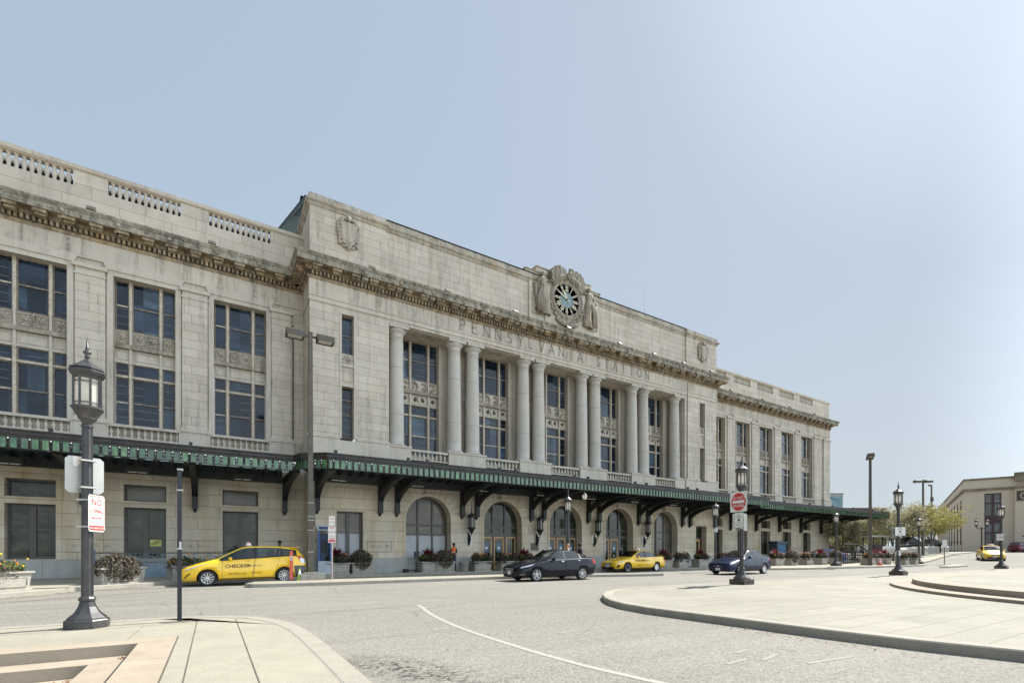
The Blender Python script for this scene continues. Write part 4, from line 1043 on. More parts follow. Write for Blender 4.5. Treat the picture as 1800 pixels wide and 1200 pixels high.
# inscription
GL = {
 'P': [[(0,0),(0,1)], [(0,1),(.32,1),(.46,.93),(.5,.76),(.46,.6),(.32,.52),(0,.52)]],
 'E': [[(0,0),(0,1)], [(0,1),(.5,1)], [(0,.53),(.4,.53)], [(0,0),(.52,0)]],
 'N': [[(0,0),(0,1)], [(0,1),(.62,0)], [(.62,0),(.62,1)]],
 'S': [[(.46,.82),(.38,.96),(.24,1.0),(.09,.94),(.03,.78),(.1,.6),(.25,.5),(.41,.4),(.47,.23),(.4,.06),(.24,0),(.08,.05),(0,.2)]],
 'Y': [[(0,1),(.3,.5)], [(.6,1),(.3,.5)], [(.3,.5),(.3,0)]],
 'L': [[(0,1),(0,0)], [(0,0),(.48,0)]],
 'V': [[(0,1),(.31,0)], [(.31,0),(.62,1)]],
 'A': [[(0,0),(.32,1)], [(.32,1),(.64,0)], [(.11,.34),(.53,.34)]],
 'I': [[(0,0),(0,1)]],
 'T': [[(.28,0),(.28,1)], [(0,1),(.56,1)]],
 'O': [[(.33+.33*math.cos(a*math.pi/8), .5+.5*math.sin(a*math.pi/8)) for a in range(17)]],
}
SERIF = {'P':[(0,0),(0,1)], 'E':[], 'N':[(0,0),(0,1),(.62,1)], 'S':[], 'Y':[(0,1),(.6,1),(.3,0)], 'L':[(0,1)], 'V':[(0,1),(.62,1)], 'A':[(0,0),(.64,0)], 'I':[(0,0),(0,1)], 'T':[(.28,0)], 'O':[]}
mb = MB(); Hh = .66; x = XC-8.36; zb = 15.47
line = 'PENNSYLVANIA STATION'; pitch = (16.72)/(len(line)-1)
for i, ch in enumerate(line):
    if ch == ' ': continue
    w = {'I':0,'P':.5,'E':.52,'L':.48,'S':.47,'T':.56,'Y':.6,'N':.62,'V':.62,'A':.64,'O':.66}[ch]
    x0 = XC-8.36+i*pitch-w*Hh/2
    for st in GL[ch]: mb.ribbon([(x0+p[0]*Hh, zb+p[1]*Hh) for p in st], .075, .012, 'y', YC-.060)
    for p in SERIF[ch]: mb.box(x0+p[0]*Hh-.10, x0+p[0]*Hh+.10, YC-.0605, YC-.048, zb+p[1]*Hh-.02, zb+p[1]*Hh+.02)
split_build(mb, 'letter', M['letter'], ST, [XC-8.36+i*pitch for i, c_ in enumerate(line) if c_ != ' '], 0, SLOC)
# ---- wing parapets with balustrades
mb = MB(); mbb = MB()
for x0, x1, s in ((XE0, XL, -1), (XR, XE1, 1)):
    path = [(x0,50),(x0,YW),(x1,YW)] if s < 0 else [(x0,YW),(x1,YW),(x1,50)]
    sweep(mb, path, [(.06,ZA),(.06,ZA+.50),(.0,ZA+.54),(.0,18.62)], cap=False)
    sweep(mb, path, [(-.35,19.33),(.0,19.33),(.04,19.36),(.08,19.42),(.08,19.58),(-.4,19.60)], cap=False)
    op = sorted((b-1.45, b+1.45) for b in WB if x0 < b < x1); prev = x0
    for a, b in op + [(x1, x1)]:
        if s > 0 and prev == x0: prev = x0-.0
        mb.box(prev, a, YW-.0+.001, YW+.35, 18.62, 19.33); prev = b
    for a, b in op: baluster_row(mbb, a+.05, b-.05, YW+.16, 18.62, 11, 1.48)
    mb.box(x0, x1, YW+.03, YW+.35, 18.50, 18.615)
    yy = YW+2.5
    X = x0 if s < 0 else x1-.3
    mb.box(X, X+.3, YW+.35, 50, 18.6, 19.33)
split_build(mb, 'wing_parapet', M['stone_big'], ST, [XC-30, XC+30], 0, SLOC); split_build(mbb, 'roof_balustrade', M['stone_plain'], ST, WB, 0, SLOC)
mb = MB(); mb.box(XE0+.4, XL-.01, YW+.50, YW+.60, 17.6, 19.13); mb.box(XR+.01, XE1-.4, YW+.50, YW+.60, 17.6, 19.13); mb.box(XE0+.4, XL, YW+.5, 50, 17.2, 17.6); mb.box(XR, XE1-.4, YW+.5, 50, 17.2, 17.6)
mb.prism([(32.2,19.5),(49.5,19.5),(47.5,23.6),(33.6,23.6)], 'x', 9, XR-4)
mb.lathe([(.1,0),(.1,.9)], (-8.2,33,18.9), 8)
# green slate mansard rising behind the attic
n_ = len(mb.v)
for (x_, y_, z_) in ((2.4,32.3,19.4),(39,32.3,19.4),(39,49.8,19.4),(2.4,49.8,19.4),(5.0,33.6,23.9),(38,33.6,23.9),(38,48,23.9),(5.0,48,23.9)): mb.v.append((x_,y_,z_))
for q in ((0,1,5,4),(1,2,6,5),(2,3,7,6),(3,0,4,7),(4,5,6,7)): mb.face([n_+i for i in q])
for i in range(22):
    y = 33+i*.75; mb.tube([(2.42,y,19.5),(4.98,y,23.9)], .11, 5)
mb.box(4.7, 5.3, 33.3, 48.3, 23.85, 24.05); mb.box(4.7, 38, 33.3, 33.9, 23.85, 24.05)
sb(mb, 'roof', M['slate'])
# floodlights on the cornice ledge
def flood():
    f = MB(); f.prism([(-.10,.10),(.14,.04),(.14,.24),(-.02,.28)], 'x', -.17, .17); f.mat(1).poly([(-.171,-.02,.28),(.171,-.02,.28),(.171,.14,.24),(-.171,.14,.24)]); f.mat(0).box(-.03,.03,-.02,.06,0,.10); return f
f = flood(); first = None
fl = [(x, YC-.62) for x in (XL+3.2, XC-9.6, XC-4.7, XC-.2, XC+4.8, XC+8.6, XC+12.2, XC+15.9)] + [(x, YW-.62) for x in (-9.0, -4.9, -.1, 43.9, 49.4, 54.6, 59.9)]
for x, y in fl:
    if first is None: first = f.build('floodlight', [M['pole_brown'], M['glass']], ST)
    o = first if first.location.length == 0 else copy_tree(first, ST)
    o.location = (x-XC, y-YC, 17.22)
mb = MB(); mb.tube([(32.6,30.5,20.8),(32.6,30.5,24.9)], .022, 6); sb(mb, 'roof_aerial', M['sign_back'])
# drain pipe at the wing corner
mb = MB(); mb.tube([(XR-4.1,YC-.06,6.9),(XR-4.1,YC-.06,16.1)], .03, 6); mb.tube([(XL-.55,YW-.06,7.8),(XL-.55,YW-.06,13.4),(XL-.75,YW-.1,13.9),(XL-.55,YW-.12,14.3)], .035, 6); sb(mb, 'drain_pipe', M['pole_brown'])
# ================================================================ CANOPY
m, t, p = nt('green_fringe_glass')
src = geo_pos(t)
n1 = noise(t, mapping(t, src, (14, 14, 3.5)), 1.0, 4, .6); vn = N(t, 'ShaderNodeTexVoronoi'); vn.inputs['Scale'].default_value = 2.0; t.links.new(mapping(t, src, (1.7,1.7,.01)), vn.inputs['Vector'])
cc = ramp(t, n1, [(.30, (.010,.06,.02)), (.5, (.045,.20,.065)), (.68, (.30,.52,.27))])
cc = mixc(t, .30, cc, ramp(t, vn.outputs['Color'], [(.2,(.02,.10,.05)), (.6,(.12,.36,.16)), (.85,(.07,.24,.18))]))
wn_ = N(t, 'ShaderNodeTexWhiteNoise'); wn_.noise_dimensions = '3D'; sn_ = N(t, 'ShaderNodeVectorMath', operation='SNAP'); sn_.inputs[1].default_value = (.291, 5, 5); t.links.new(src, sn_.inputs[0]); t.links.new(sn_.outputs[0], wn_.inputs[0])
cc = mixc(t, 1, cc, ramp(t, wn_.outputs['Value'], [(0,(.30,.36,.36)), (.5,(.8,.8,.75)), (1,(1.25,1.1,.8))]), 'MULTIPLY')
tr = N(t, 'ShaderNodeBsdfTranslucent'); gl = N(t, 'ShaderNodeBsdfGlossy'); gl.inputs['Roughness'].default_value = .12
df = N(t, 'ShaderNodeBsdfDiffuse'); t.links.new(cc, tr.inputs[0]); t.links.new(cc, df.inputs[0])
m1 = N(t, 'ShaderNodeMixShader'); m1.inputs[0].default_value = .45; t.links.new(df.outputs[0], m1.inputs[1]); t.links.new(tr.outputs[0], m1.inputs[2])
m2 = N(t, 'ShaderNodeMixShader'); m2.inputs[0].default_value = .07; t.links.new(m1.outputs[0], m2.inputs[1]); t.links.new(gl.outputs[0], m2.inputs[2])
t.links.new(m2.outputs[0], t.nodes['Material Output'].inputs[0]); M['fringe'] = m
m, t, p = nt('wired_roof_glass')
tr = N(t, 'ShaderNodeBsdfTranslucent'); tr.inputs[0].default_value = (.55,.62,.57,1); df = N(t, 'ShaderNodeBsdfDiffuse')
cc = ramp(t, noise(t, geo_pos(t), 1.4, 5, .7), [(.35,(.10,.12,.11)), (.65,(.24,.27,.25))]); t.links.new(cc, df.inputs[0])
m1 = N(t, 'ShaderNodeMixShader'); m1.inputs[0].default_value = .62; t.links.new(df.outputs[0], m1.inputs[1]); t.links.new(tr.outputs[0], m1.inputs[2])
t.links.new(m1.outputs[0], t.nodes['Material Output'].inputs[0]); M['roofglass'] = m

CZ = 5.86                                     # top of the canopy fascia
CP = [(XE0-1.0,24.5),(3.15,24.5),(3.38,23.75),(4.35,22.98),(39.35,22.98),(40.35,23.75),(40.6,24.5),(66.0,24.5),(66.0,44)]
CN = MB(); 
can = CN
def cpart(mb, name, mats, parent):
    o = mb.build(name, mats, parent)
    if parent is ST: o.location = (-XC, -YC, 0)
    return o
mb = MB()
sweep(mb, CP, [(-.05,CZ),(.02,CZ),(.02,CZ-.05),(-.01,CZ-.08),(-.01,CZ-.20),(-.04,CZ-.24),(-.04,CZ-.30),(-.09,CZ-.30),(-.16,CZ-.30)], cap=False)
sweep(mb, CP, [(-.16,CZ-.30),(-.16,CZ-.08),(-.05,CZ)], cap=False)
def onpath(path, step, f, offset=0.0):
    for i in range(len(path)-1):
        a, b = Vector(path[i]), Vector(path[i+1]); L = (b-a).length; d = (b-a).normalized(); n = Vector((d.y, -d.x)); k = max(1, int(round(L/step)))
        for j in range(k): f(a+d*(L*(j+.5)/k), d, n, L/k, j)
# rivet heads and short finial posts standing on the gutter
for i, (q, st) in enumerate(((CP, 1.45),)):
    onpath(q, st, lambda p_, d, n, w, j: (mb.ball((p_.x+n.x*.0, p_.y+n.y*.0, CZ-.14), .035, 6, 4),), 0)
canopy = cpart(mb, 'canopy', M['canopy_fascia'], ST)
# finials above each bracket
BRX = [XC+s*d for s in (-1, 1) for d in (17.15,)] 
BC = [4.75,8.2,9.2,13.45,14.5,18.75,19.8]; BC = BC + [2*XC-x for x in BC]; BC.append(24.2) if False else None
BW = [XC+s*d for s in (-1, 1) for d in (18.45,22.7,27.1,31.5,35.9,40.4,42.7)]
mb = MB()
for x in BC: mb.box(x-.06, x+.06, 23.05, 23.2, CZ-.02, CZ+.16)
for x in BW: mb.box(x-.06, x+.06, 24.6, 24.75, CZ-.02, CZ+.16)
split_build(mb, 'finial', M['canopy_fascia'], canopy, BC+BW, 0)
# fringe: green glass tabs in iron stiles
mb = MB(); fr = MB()
def tab(p_, d, n, w, j):
    o = n*-.07; a, b = p_-d*w*.33+o, p_+d*w*.33+o
    mb.poly([(a.x,a.y,CZ-.68),(b.x,b.y,CZ-.68),(b.x,b.y,CZ-.31),(a.x,a.y,CZ-.31)])
    e = p_+d*w*.5+o
    fr.mat(0)
    for s in (-1, 1):
        c = e+d*s*w*.13; q = [c-d*.012-n*.02, c+d*.012-n*.02, c+d*.012+n*.02, c-d*.012+n*.02]
        fr.prism([(v.x,v.y) for v in q][::-1], 'z', CZ-.68, CZ-.30)
    for zz in (CZ-.40, CZ-.56): fr.ball((e.x, e.y, zz), (.035,.035,.045), 6, 4)
    q = [p_-d*w*.5+o-n*.015, p_+d*w*.5+o-n*.015, p_+d*w*.5+o+n*.015, p_-d*w*.5+o+n*.015]
    fr.prism([(v.x,v.y) for v in q][::-1], 'z', CZ-.71, CZ-.68)
onpath(CP[:1]+CP[1:], .29, tab)
cpart(mb, 'fringe_glass', M['fringe'], canopy); cpart(fr, 'fringe_iron', M['canopy_fascia'], canopy)
# roof glass and rafters
mb = MB(); ra = MB()
mb.poly([(XE0-1,24.62,CZ-.10),(3.2,24.62,CZ-.10),(XL-.15,YW-.1,CZ+.05),(XE0-1,YW-.1,CZ+.05)])
mb.poly([(4.3,23.1,CZ-.10),(39.4,23.1,CZ-.10),(39.4,YC-.1,CZ+.05),(4.3,YC-.1,CZ+.05)])
mb.poly([(40.5,24.62,CZ-.10),(65.9,24.62,CZ-.10),(65.9,YW-.1,CZ+.05),(39.45,YW-.1,CZ+.05)])
mb.poly([(64.5,YW-.1,CZ-.02),(65.9,YW-.1,CZ-.02),(65.9,44,CZ-.02),(64.5,44,CZ-.02)])
mb.poly([(3.2,24.62,CZ-.10),(3.45,23.8,CZ-.10),(4.3,23.1,CZ-.10),(4.3,YC-.1,CZ+.05),(XL-.15,YW-.1,CZ+.05)])
mb.poly([(39.4,23.1,CZ-.10),(40.3,23.8,CZ-.10),(40.5,24.62,CZ-.10),(39.45,YW-.1,CZ+.05),(39.4,YC-.1,CZ+.05)])
cpart(mb, 'roof_glass', M['roofglass'], canopy)
x = XE0
while x < 66:
    inner = 4.3 < x < 39.4
    y0, y1 = (23.1, YC-.1) if inner else (24.6, YW-.1)
    if not (2.9 < x < 4.3 or 39.4 < x < 40.7): ra.prism([(y0,CZ-.38),(y1,CZ-.36),(y1,CZ-.02),(y0,CZ-.12)], 'x', x-.035, x+.035)
    x += .575
for y0 in (24.6,): ra.box(XE0-1, 3.2, YW-.75, YW-.55, CZ-.72, CZ-.02); ra.box(40.6, 66, YW-.75, YW-.55, CZ-.72, CZ-.02); pass
ra.box(4.3, 39.4, YC-.80, YC-.6, CZ-.75, CZ-.02)
ra.box(65.8, 65.95, 24.5, 44, CZ-.5, CZ-.1)
for a, b in (((3.3,24.5),(XL,YC-.1)),((3.6,23.6),(XL+.1,YC-.1)),((40.4,24.5),(XR,YC-.1)),((40.1,23.6),(XR-.1,YC-.1))):
    ra.tube([(a[0],a[1],CZ-.3),(b[0],b[1],CZ-.25)], .09, 4)
cpart(ra, 'rafters', M['darkmetal'], canopy)
# fluorescent tubes under the canopy ( unlit, pale )
mb = MB()
for x in [XC-12+4.3*k for k in range(-6, 10)]:
    y = 26.2 if 4.4 < x < 39.3 else 28.4
    for dx in (-.35, .02): mb.box(x+dx, x+dx+.32, y, y+.06, CZ-.80, CZ-.77)
    mb.mat(1).box(x-.45, x+.45, y-.05, y+.12, CZ-.77, CZ-.5); mb.mat(0)
split_build(mb, 'lamp_strip', [M['white_paint'], M['darkmetal']], canopy, [XC-12+4.3*k for k in range(-6, 10)], 0)
# brackets
def bracket(depth):
    f = MB(); zt = CZ-.36
    arc_ = []
    n = 18
    for i in range(n+1):
        a = math.pi/2*i/n
        arc_.append((-.16-(depth-.5)*(1-math.cos(a)), 3.95+(zt-.34-3.95)*math.sin(a)))
    # web behind the filigree: lower flange, wall strap, top chord
    f.box(-.10, .10, -.20, 0, 3.55, zt); f.prism([(-.20,3.62),(0,3.42),(0,3.62)], 'x', -.06, .06)
    f.mat(0)
    for i in range(n):
        p0, p1 = arc_[i], arc_[i+1]
        w_ = .16+.20*(1-abs(i/n-.35))
        for s in (-.09, .06): f.prism([(p0[0],p0[1]),(p1[0],p1[1]),(p1[0],p1[1]+w_),(p0[0],p0[1]+w_)][::-1], 'x', s, s+.03)
        f.prism([(p0[0],p0[1]+.0),(p1[0],p1[1]+.0),(p1[0]+.0,p1[1]+.05),(p0[0]+.0,p0[1]+.05)][::-1], 'x', -.13, .13) 
    f.box(-.11, .11, -depth+.1, -.20, zt-.16, zt)
    f.box(-.13, .13, -.30, -.20, 3.6, zt-.1)
    # filigree: rings and struts between arc and top chord
    k = 9
    for i in range(k):
        tt = (i+.5)/k; y = -.30-(depth-.9)*tt
        # arc height at this y
        u = min(1, max(0, 1-((-.16-y)/(depth-.5)))); a = math.acos(u); za = 3.95+(zt-.34-3.95)*math.sin(a)+.05
        gap = zt-.1-za; 
        if gap < .06: continue
        r = min(.17, gap/2)
        z = za+r
        while z+r*.7 < zt-.08:
            f.tube([(0, y+r*.85*math.cos(b*math.pi/4), z+r*.85*math.sin(b*math.pi/4)) for b in range(8)], .028, 4, closed=True); z += 2*r
        f.box(-.02, .02, y-.19, y-.16, za-.02, zt-.1)
    f.poly([(0.0,arc_[0][0],arc_[0][1])]+[(0.0,q[0],q[1]) for q in arc_[1:6]]+[(0,-.2,arc_[5][1])])
    return f
f = bracket(4.7); o0 = None
for x in sorted(BC):
    if o0 is None: o0 = f.build('bracket', M['darkmetal'], canopy); o = o0
    else: o = copy_tree(o0, canopy)
    o.location = (x, YC, 0)
f = bracket(5.4); o0 = None
for x in sorted(BW):
    if o0 is None: o0 = f.build('bracket', M['darkmetal'], canopy); o = o0
    else: o = copy_tree(o0, canopy)
    o.location = (x, YW, 0)
f = bracket(1.55); o0 = f.build('bracket', M['darkmetal'], canopy); o0.location = (XE1, YW+.4, 0); o0.rotation_euler = (0,0,R(90))

# ================================================================ WALL LANTERNS between the arches
def wall_lantern():
    f = MB(); g = MB()
    f.prism([(-.30,2.18),(-.02,1.75),(0,1.75),(0,2.60),(-.06,2.60),(-.10,2.35)], 'x', -.06, .06)
    f.tube([(0,-.05,2.5),(0,-.30,2.30),(0,-.46,2.42),(0,-.46,2.62)], .035, 6)
    c = (0,-.46,0)
    f.lathe([(.03,2.5),(.10,2.58),(.16,2.68),(.22,2.80),(.27,2.84),(.27,2.90),(.20,2.92)], c, 6)
    f.lathe([(.20,3.52),(.27,3.55),(.27,3.63),(.20,3.68),(.10,3.78),(.03,3.84)], c, 6)
    f.tube([(0,-.46,3.84),(0,-.46,4.55)], [.03,.008], 6)
    for k in range(6):
        a = math.pi/3*k; x, y = .21*math.cos(a), -.46+.21*math.sin(a)
        f.box(x-.015, x+.015, y-.015, y+.015, 2.9, 3.55)
        x2, y2 = .27*math.cos(a), -.46+.27*math.sin(a)
        f.tube([(x2,y2,3.6),(x2*1.25,-.46+.34*math.sin(a),3.75),(x2*1.15,-.46+.31*math.sin(a),3.98)], [.018,.014,.004], 5)
        f.ball((x2,y2,2.86), .035, 6, 4)
    g.lathe([(.17,2.9),(.17,3.54)], c, 6, cap=False)
    return f, g
f, g = wall_lantern(); o0 = None
m, t, p = nt('lantern_glass_dusty'); S(p, (.14,.14,.12), .25); M['lglass_dark'] = m
for x in PAIR:
    if o0 is None: o0 = f.build('wall_lantern', M['darkmetal'], ST); g.build('glass', M['lglass_dark'], o0); o = o0
    else: o = copy_tree(o0, ST)
    o.location = (x+.05-XC, 0, 0)
# notices fixed to the piers
def notice(x, z0, z1, w, lines, name='wall_notice', mat='white_paint', ink='letter'):
    f = MB(); f.box(x-w/2, x+w/2, YC-.04, YC-.005, z0, z1)
    f.mat(1)
    for i in range(lines):
        zz = z1-(z1-z0)*(i+1.2)/(lines+1.2); ww = w*(.36 if i else .28)
        f.box(x-ww, x+ww, YC-.043, YC-.038, zz-.012, zz+.012)
    sb(f, name, [M[mat], M[ink]])
notice(PAIR[0]+.1, 1.78, 2.50, .42, 12); notice(PAIR[2]+.0, 2.0, 2.6, .42, 3); notice(PAIR[3]+.1, 1.85, 2.6, .48, 9)
notice(PAIR[1]-.1, 1.45, 1.95, .62, 0, 'bronze_plaque', 'pole_brown')

# ================================================================ CLOCK
CK = empty('clock_group', (0,0,0)); bpy.data.objects.remove(CK)
ZC = 19.66; YK = 27.90
M['dial_blue'] = plain('dark_blue_dial', (.014,.022,.055), .35, var=.2)
M['dial_mid'] = plain('pale_teal_dial', (.15,.215,.225), .4, var=.15)
M['gold'] = plain('pale_gilt', (.62,.56,.38), .4, .2, var=.1)
cl = MB(); cl.mat(0).lathe([(0,0),(1.12,0),(1.12,.05)], (0,0,0), 48, axis='y', cap=False)
cl.mat(1).lathe([(0,-.010),(.56,-.010),(.56,0)], (0,0,0), 40, axis='y', cap=False)
for v in range(12): pass
clock = cl.build('clock', [M['dial_blue'], M['dial_mid']], ST); clock.location = (0, YK-YC, ZC)
# numerals
nu = MB()
def rot2(p_, a): return (p_[0]*math.cos(a)+p_[1]*math.sin(a), -p_[0]*math.sin(a)+p_[1]*math.cos(a))
ROM = {1:'I',2:'II',3:'III',4:'IIII',5:'V',6:'VI',7:'VII',8:'VIII',9:'IX',10:'X',11:'XI',12:'XII'}
for h_ in range(1, 13):
    a = math.pi*2*h_/12; s_ = ROM[h_]; W_ = {'I':.075,'V':.13,'X':.13}; tot = sum(W_[c] for c in s_); x = -tot/2
    for c in s_:
        w = W_[c]; xm = x+w/2
        segs_ = {'I': [((xm,.62),(xm,.92))], 'V': [((xm-.045,.92),(xm,.62)),((xm,.62),(xm+.045,.92))], 'X': [((xm-.045,.92),(xm+.045,.62)),((xm+.045,.92),(xm-.045,.62))]}[c]
        for q0, q1 in segs_: nu.ribbon([rot2(q0, a), rot2(q1, a)], .035, .02, 'y', -.035)
        x += w
    q0, q1 = rot2((-tot/2,.61), a), rot2((tot/2,.61), a); nu.ribbon([q0, q1], .025, .02, 'y', -.036)
    q0, q1 = rot2((-tot/2,.93), a), rot2((tot/2,.93), a); nu.ribbon([q0, q1], .025, .02, 'y', -.036)
    c_ = rot2((0,1.03), a); nu.mat(0, True).lathe([(0,-.04),(.055,-.04),(.055,0)], (c_[0],0,c_[1]), 8, axis='y', cap=False); nu.mat(0, False)
nu.build('numerals', M['gold'], clock)
def hand(L, w, a, tail):
    f = MB(); pts = [(-w*.5,-tail),(w*.5,-tail),(w*.6,0),(w*.9,L*.72),(0,L),(-w*.9,L*.72),(-w*.6,0)]
    f.prism([rot2(q, a) for q in pts][::-1], 'y', -.09, -.07); f.lathe([(0,-.10),(.06,-.10),(.06,0)], (0,0,0), 10, axis='y', cap=False)
    f.build('hand', M['gold'], clock)
hand(.98, .05, R(-60-2), .2); hand(.72, .07, R(-30.5), .15)
# carved surround: egg-and-dart ring, shell crest, eagle head, scrolls and two robed figures
su = MB(); su.mat(0, True)
su.lathe([(1.10,0.0),(1.10,-.10),(1.16,-.16),(1.24,-.12),(1.30,-.20),(1.42,-.20),(1.48,-.10),(1.50,.35)], (0,0,0), 48, axis='y', cap=False)
for k in range(40):
    a = 2*math.pi*k/40; su.ball((1.34*math.cos(a), -.2, 1.34*math.sin(a)), (.07,.07,.07), 6, 5)
rs = random.Random(4)
for k in range(46):
    a = R(200+140*k/45)+rs.uniform(-.05,.05); r = 1.52+rs.random()*.2; s = .09+.08*rs.random()
    su.ball((r*math.cos(a), -.05-.1*rs.random(), r*math.sin(a)), (s,.1,s*.8), 7, 5)
su.mat(0, False)
for k in range(15):    # broken shell crest: two fluted fans
    for s in (-1, 1):
        if k > 13: continue
        a0, a1 = R(90-s*(6+k*4.1)), R(90-s*(6+(k+1)*4.1)); r0, r1 = 1.36, 2.34-.013*(k-5)**2
        q = [(r0*math.cos(a0), r0*math.sin(a0)), (r1*math.cos(a0), r1*math.sin(a0)), (r1*math.cos(a1), r1*math.sin(a1)), (r0*math.cos(a1), r0*math.sin(a1))]
        su.prism(q if s > 0 else q[::-1], 'y', -.30-.04*(k % 2), .3)
su.mat(0, True)
su.ball((0,-.35,1.62), (.20,.18,.26), 8, 6); su.ball((.06,-.42,1.98), (.13,.15,.15), 8, 6); su.tube([(.06,-.5,1.98),(.16,-.62,1.95),(.2,-.62,1.86)], [.06,.04,.01], 6); su.tube([(0,-.4,1.6),(.05,-.42,1.9)], [.16,.11], 8)
for s in (-1, 1):
    for k in range(5): su.ball((s*(.35+.16*k), -.32, 1.50-.02*k*k), (.12,.10,.12), 7, 5)
    pts = [(s*(1.75+.3*(1-i/16)*math.cos(i*.7)), -1.30+.3*(1-i/16)*math.sin(i*.7)) for i in range(15)]
    for q0, q1 in zip(pts, pts[1:]): su.tube([(q0[0],-.15,q0[1]),(q1[0],-.15,q1[1])], .07, 5)
    su.tube([(s*1.0,-.1,-1.55),(s*.6,-.15,-1.78),(0,-.18,-1.88)], [.16,.18,.2], 7)
su.ball((0,-.15,-2.0),(.16,.12,.2),8,6)
o = su.build('carved_clock_surround', M['stone_ornament'], clock); o.location = (0, .06, 0)
M['stone_statue'] = stone('statue_stone', (.38,.34,.27), joints=False, grime=1.0, warm=.5, g0=.36, g1=.64)
def robed(s, name='statue'):
    """draped female figure standing beside the dial, one arm up to the rim, holding a torch/horn"""
    f = MB(); f.mat(0, True)
    n = 26; H = [(-1.45,.34),(-1.38,.36),(-1.0,.33),(-.6,.30),(-.2,.29),(.1,.27),(.3,.24),(.42,.20),(.62,.23),(.78,.25),(.90,.22),(.98,.10),(1.05,.085)]
    b = len(f.v)
    for z, r in H:
        for j in range(n):
            a = 2*math.pi*j/n; fold = 1+(.10 if z < .3 else .03)*math.sin(j*6.3+z*.8)*(1 if j % 2 else -1); rr = r*fold*(1.15 if z > .6 and abs(math.cos(a)) > .5 else 1)
            f.v.append((rr*math.cos(a)+s*.10*math.sin(z*1.6), rr*.72*math.sin(a), z))
    for i in range(len(H)-1):
        for j in range(n):
            j2 = (j+1) % n; f.face((b+i*n+j, b+i*n+j2, b+(i+1)*n+j2, b+(i+1)*n+j))
    cx = s*.12
    f.ball((cx-s*.03,-.03,1.20),(.115,.13,.155),12,9); f.ball((cx-s*.02,.03,1.24),(.14,.15,.14),10,7); f.ball((cx-s*.02,.15,1.22),.075,7,5)
    f.ball((cx-s*.05,-.155,1.19),(.02,.03,.03),6,4)
    for e in (-1, 1): f.ball((cx-s*.04+e*.045,-.13,1.225),.018,5,4)
    # inner arm raised to the rim, outer arm down with drapery
    f.tube([(cx-s*.22,-.02,.90),(cx-s*.48,-.08,.78),(cx-s*.62,-.12,1.02),(cx-s*.66,-.13,1.10)], [.085,.07,.05,.04], 8)
    for q in range(4): f.tube([(cx-s*(.64+.01*q),-.16+.03*q,1.09),(cx-s*(.70+.01*q),-.16+.03*q,1.18-.01*q)], .014, 5)
    f.tube([(cx-s*.66,-.1,1.08),(cx-s*.61,-.14,1.15)], .016, 5)
    f.tube([(cx+s*.22,0,.88),(cx+s*.36,-.05,.55),(cx+s*.30,-.14,.22),(cx+s*.28,-.17,.12)], [.085,.07,.05,.04], 8)
    for q in range(4): f.tube([(cx+s*(.25+.02*q),-.18,.12),(cx+s*(.25+.02*q),-.21,.02)], .014, 5)
    f.tube([(cx+s*.24,-.15,.13),(cx+s*.20,-.20,.08)], .016, 5)
    for k in range(6): f.tube([(cx+s*(.05+.05*k),-.2,.4-.05*k),(cx+s*(.15+.06*k),-.24,-.5),(cx+s*(.12+.07*k),-.22,-1.40)], [.03,.045,.03], 5)
    return f
for s in (-1, 1):
    o = robed(s).build('carved_figure', M['stone_statue'], clock); o.location = (s*2.0, -.02, -.02); o.scale = (1.18, 1.15, 1.08)
# fasces / quiver beside the left figure
mb = MB(); mb.mat(0, True).tube([(-2.55,0,-1.3),(-2.75,0,.3)], [.10,.16], 8); mb.tube([(2.5,0,-1.3),(2.72,0,.2)], [.08,.13], 8); 
for s in (-1, 1): mb.ball((s*2.75,0,.42),(.2,.14,.16),8,6)
mb.build('carved_torches', M['stone_ornament'], clock)
mb = MB(); mb.box(-1.9,1.9,-.0,.5,-2.15,1.0); mb.build('clock_backing', M['stone_plain'], clock)
# ================================================================ STREET FURNITURE
m, t, p = nt('lamp_iron'); S(p, (.03,.031,.034), .38, .25)
n_ = noise(t, obj_pos(t), 3.5, 6, .7); c_ = ramp(t, n_, [(.3,(.035,.036,.040)), (.58,(.07,.068,.068)), (.72,(.12,.11,.095)), (.8,(.19,.09,.04))]); t.links.new(c_, p.inputs['Base Color']); bump(t, p, n_, .25, .01); M['lamp_iron'] = m
m, t, p = nt('frosted_lantern_glass'); S(p, (.85,.83,.76), .35)
c_ = ramp(t, noise(t, mapping(t, obj_pos(t), (1.5,1.5,1.2)), 2, 3), [(.3,(.70,.68,.60)), (.7,(.90,.89,.83))]); t.links.new(c_, p.inputs['Base Color']); tr_ = N(t, 'ShaderNodeBsdfTranslucent'); tr_.inputs[0].default_value = (.95,.92,.84,1); mx_ = N(t, 'ShaderNodeMixShader'); mx_.inputs[0].default_value = .6; t.links.new(p.outputs[0], mx_.inputs[1]); t.links.new(tr_.outputs[0], mx_.inputs[2]); t.links.new(mx_.outputs[0], t.nodes['Material Output'].inputs[0]); M['frost'] = m
HR = .77          # horizontal slenderness of the lamp family
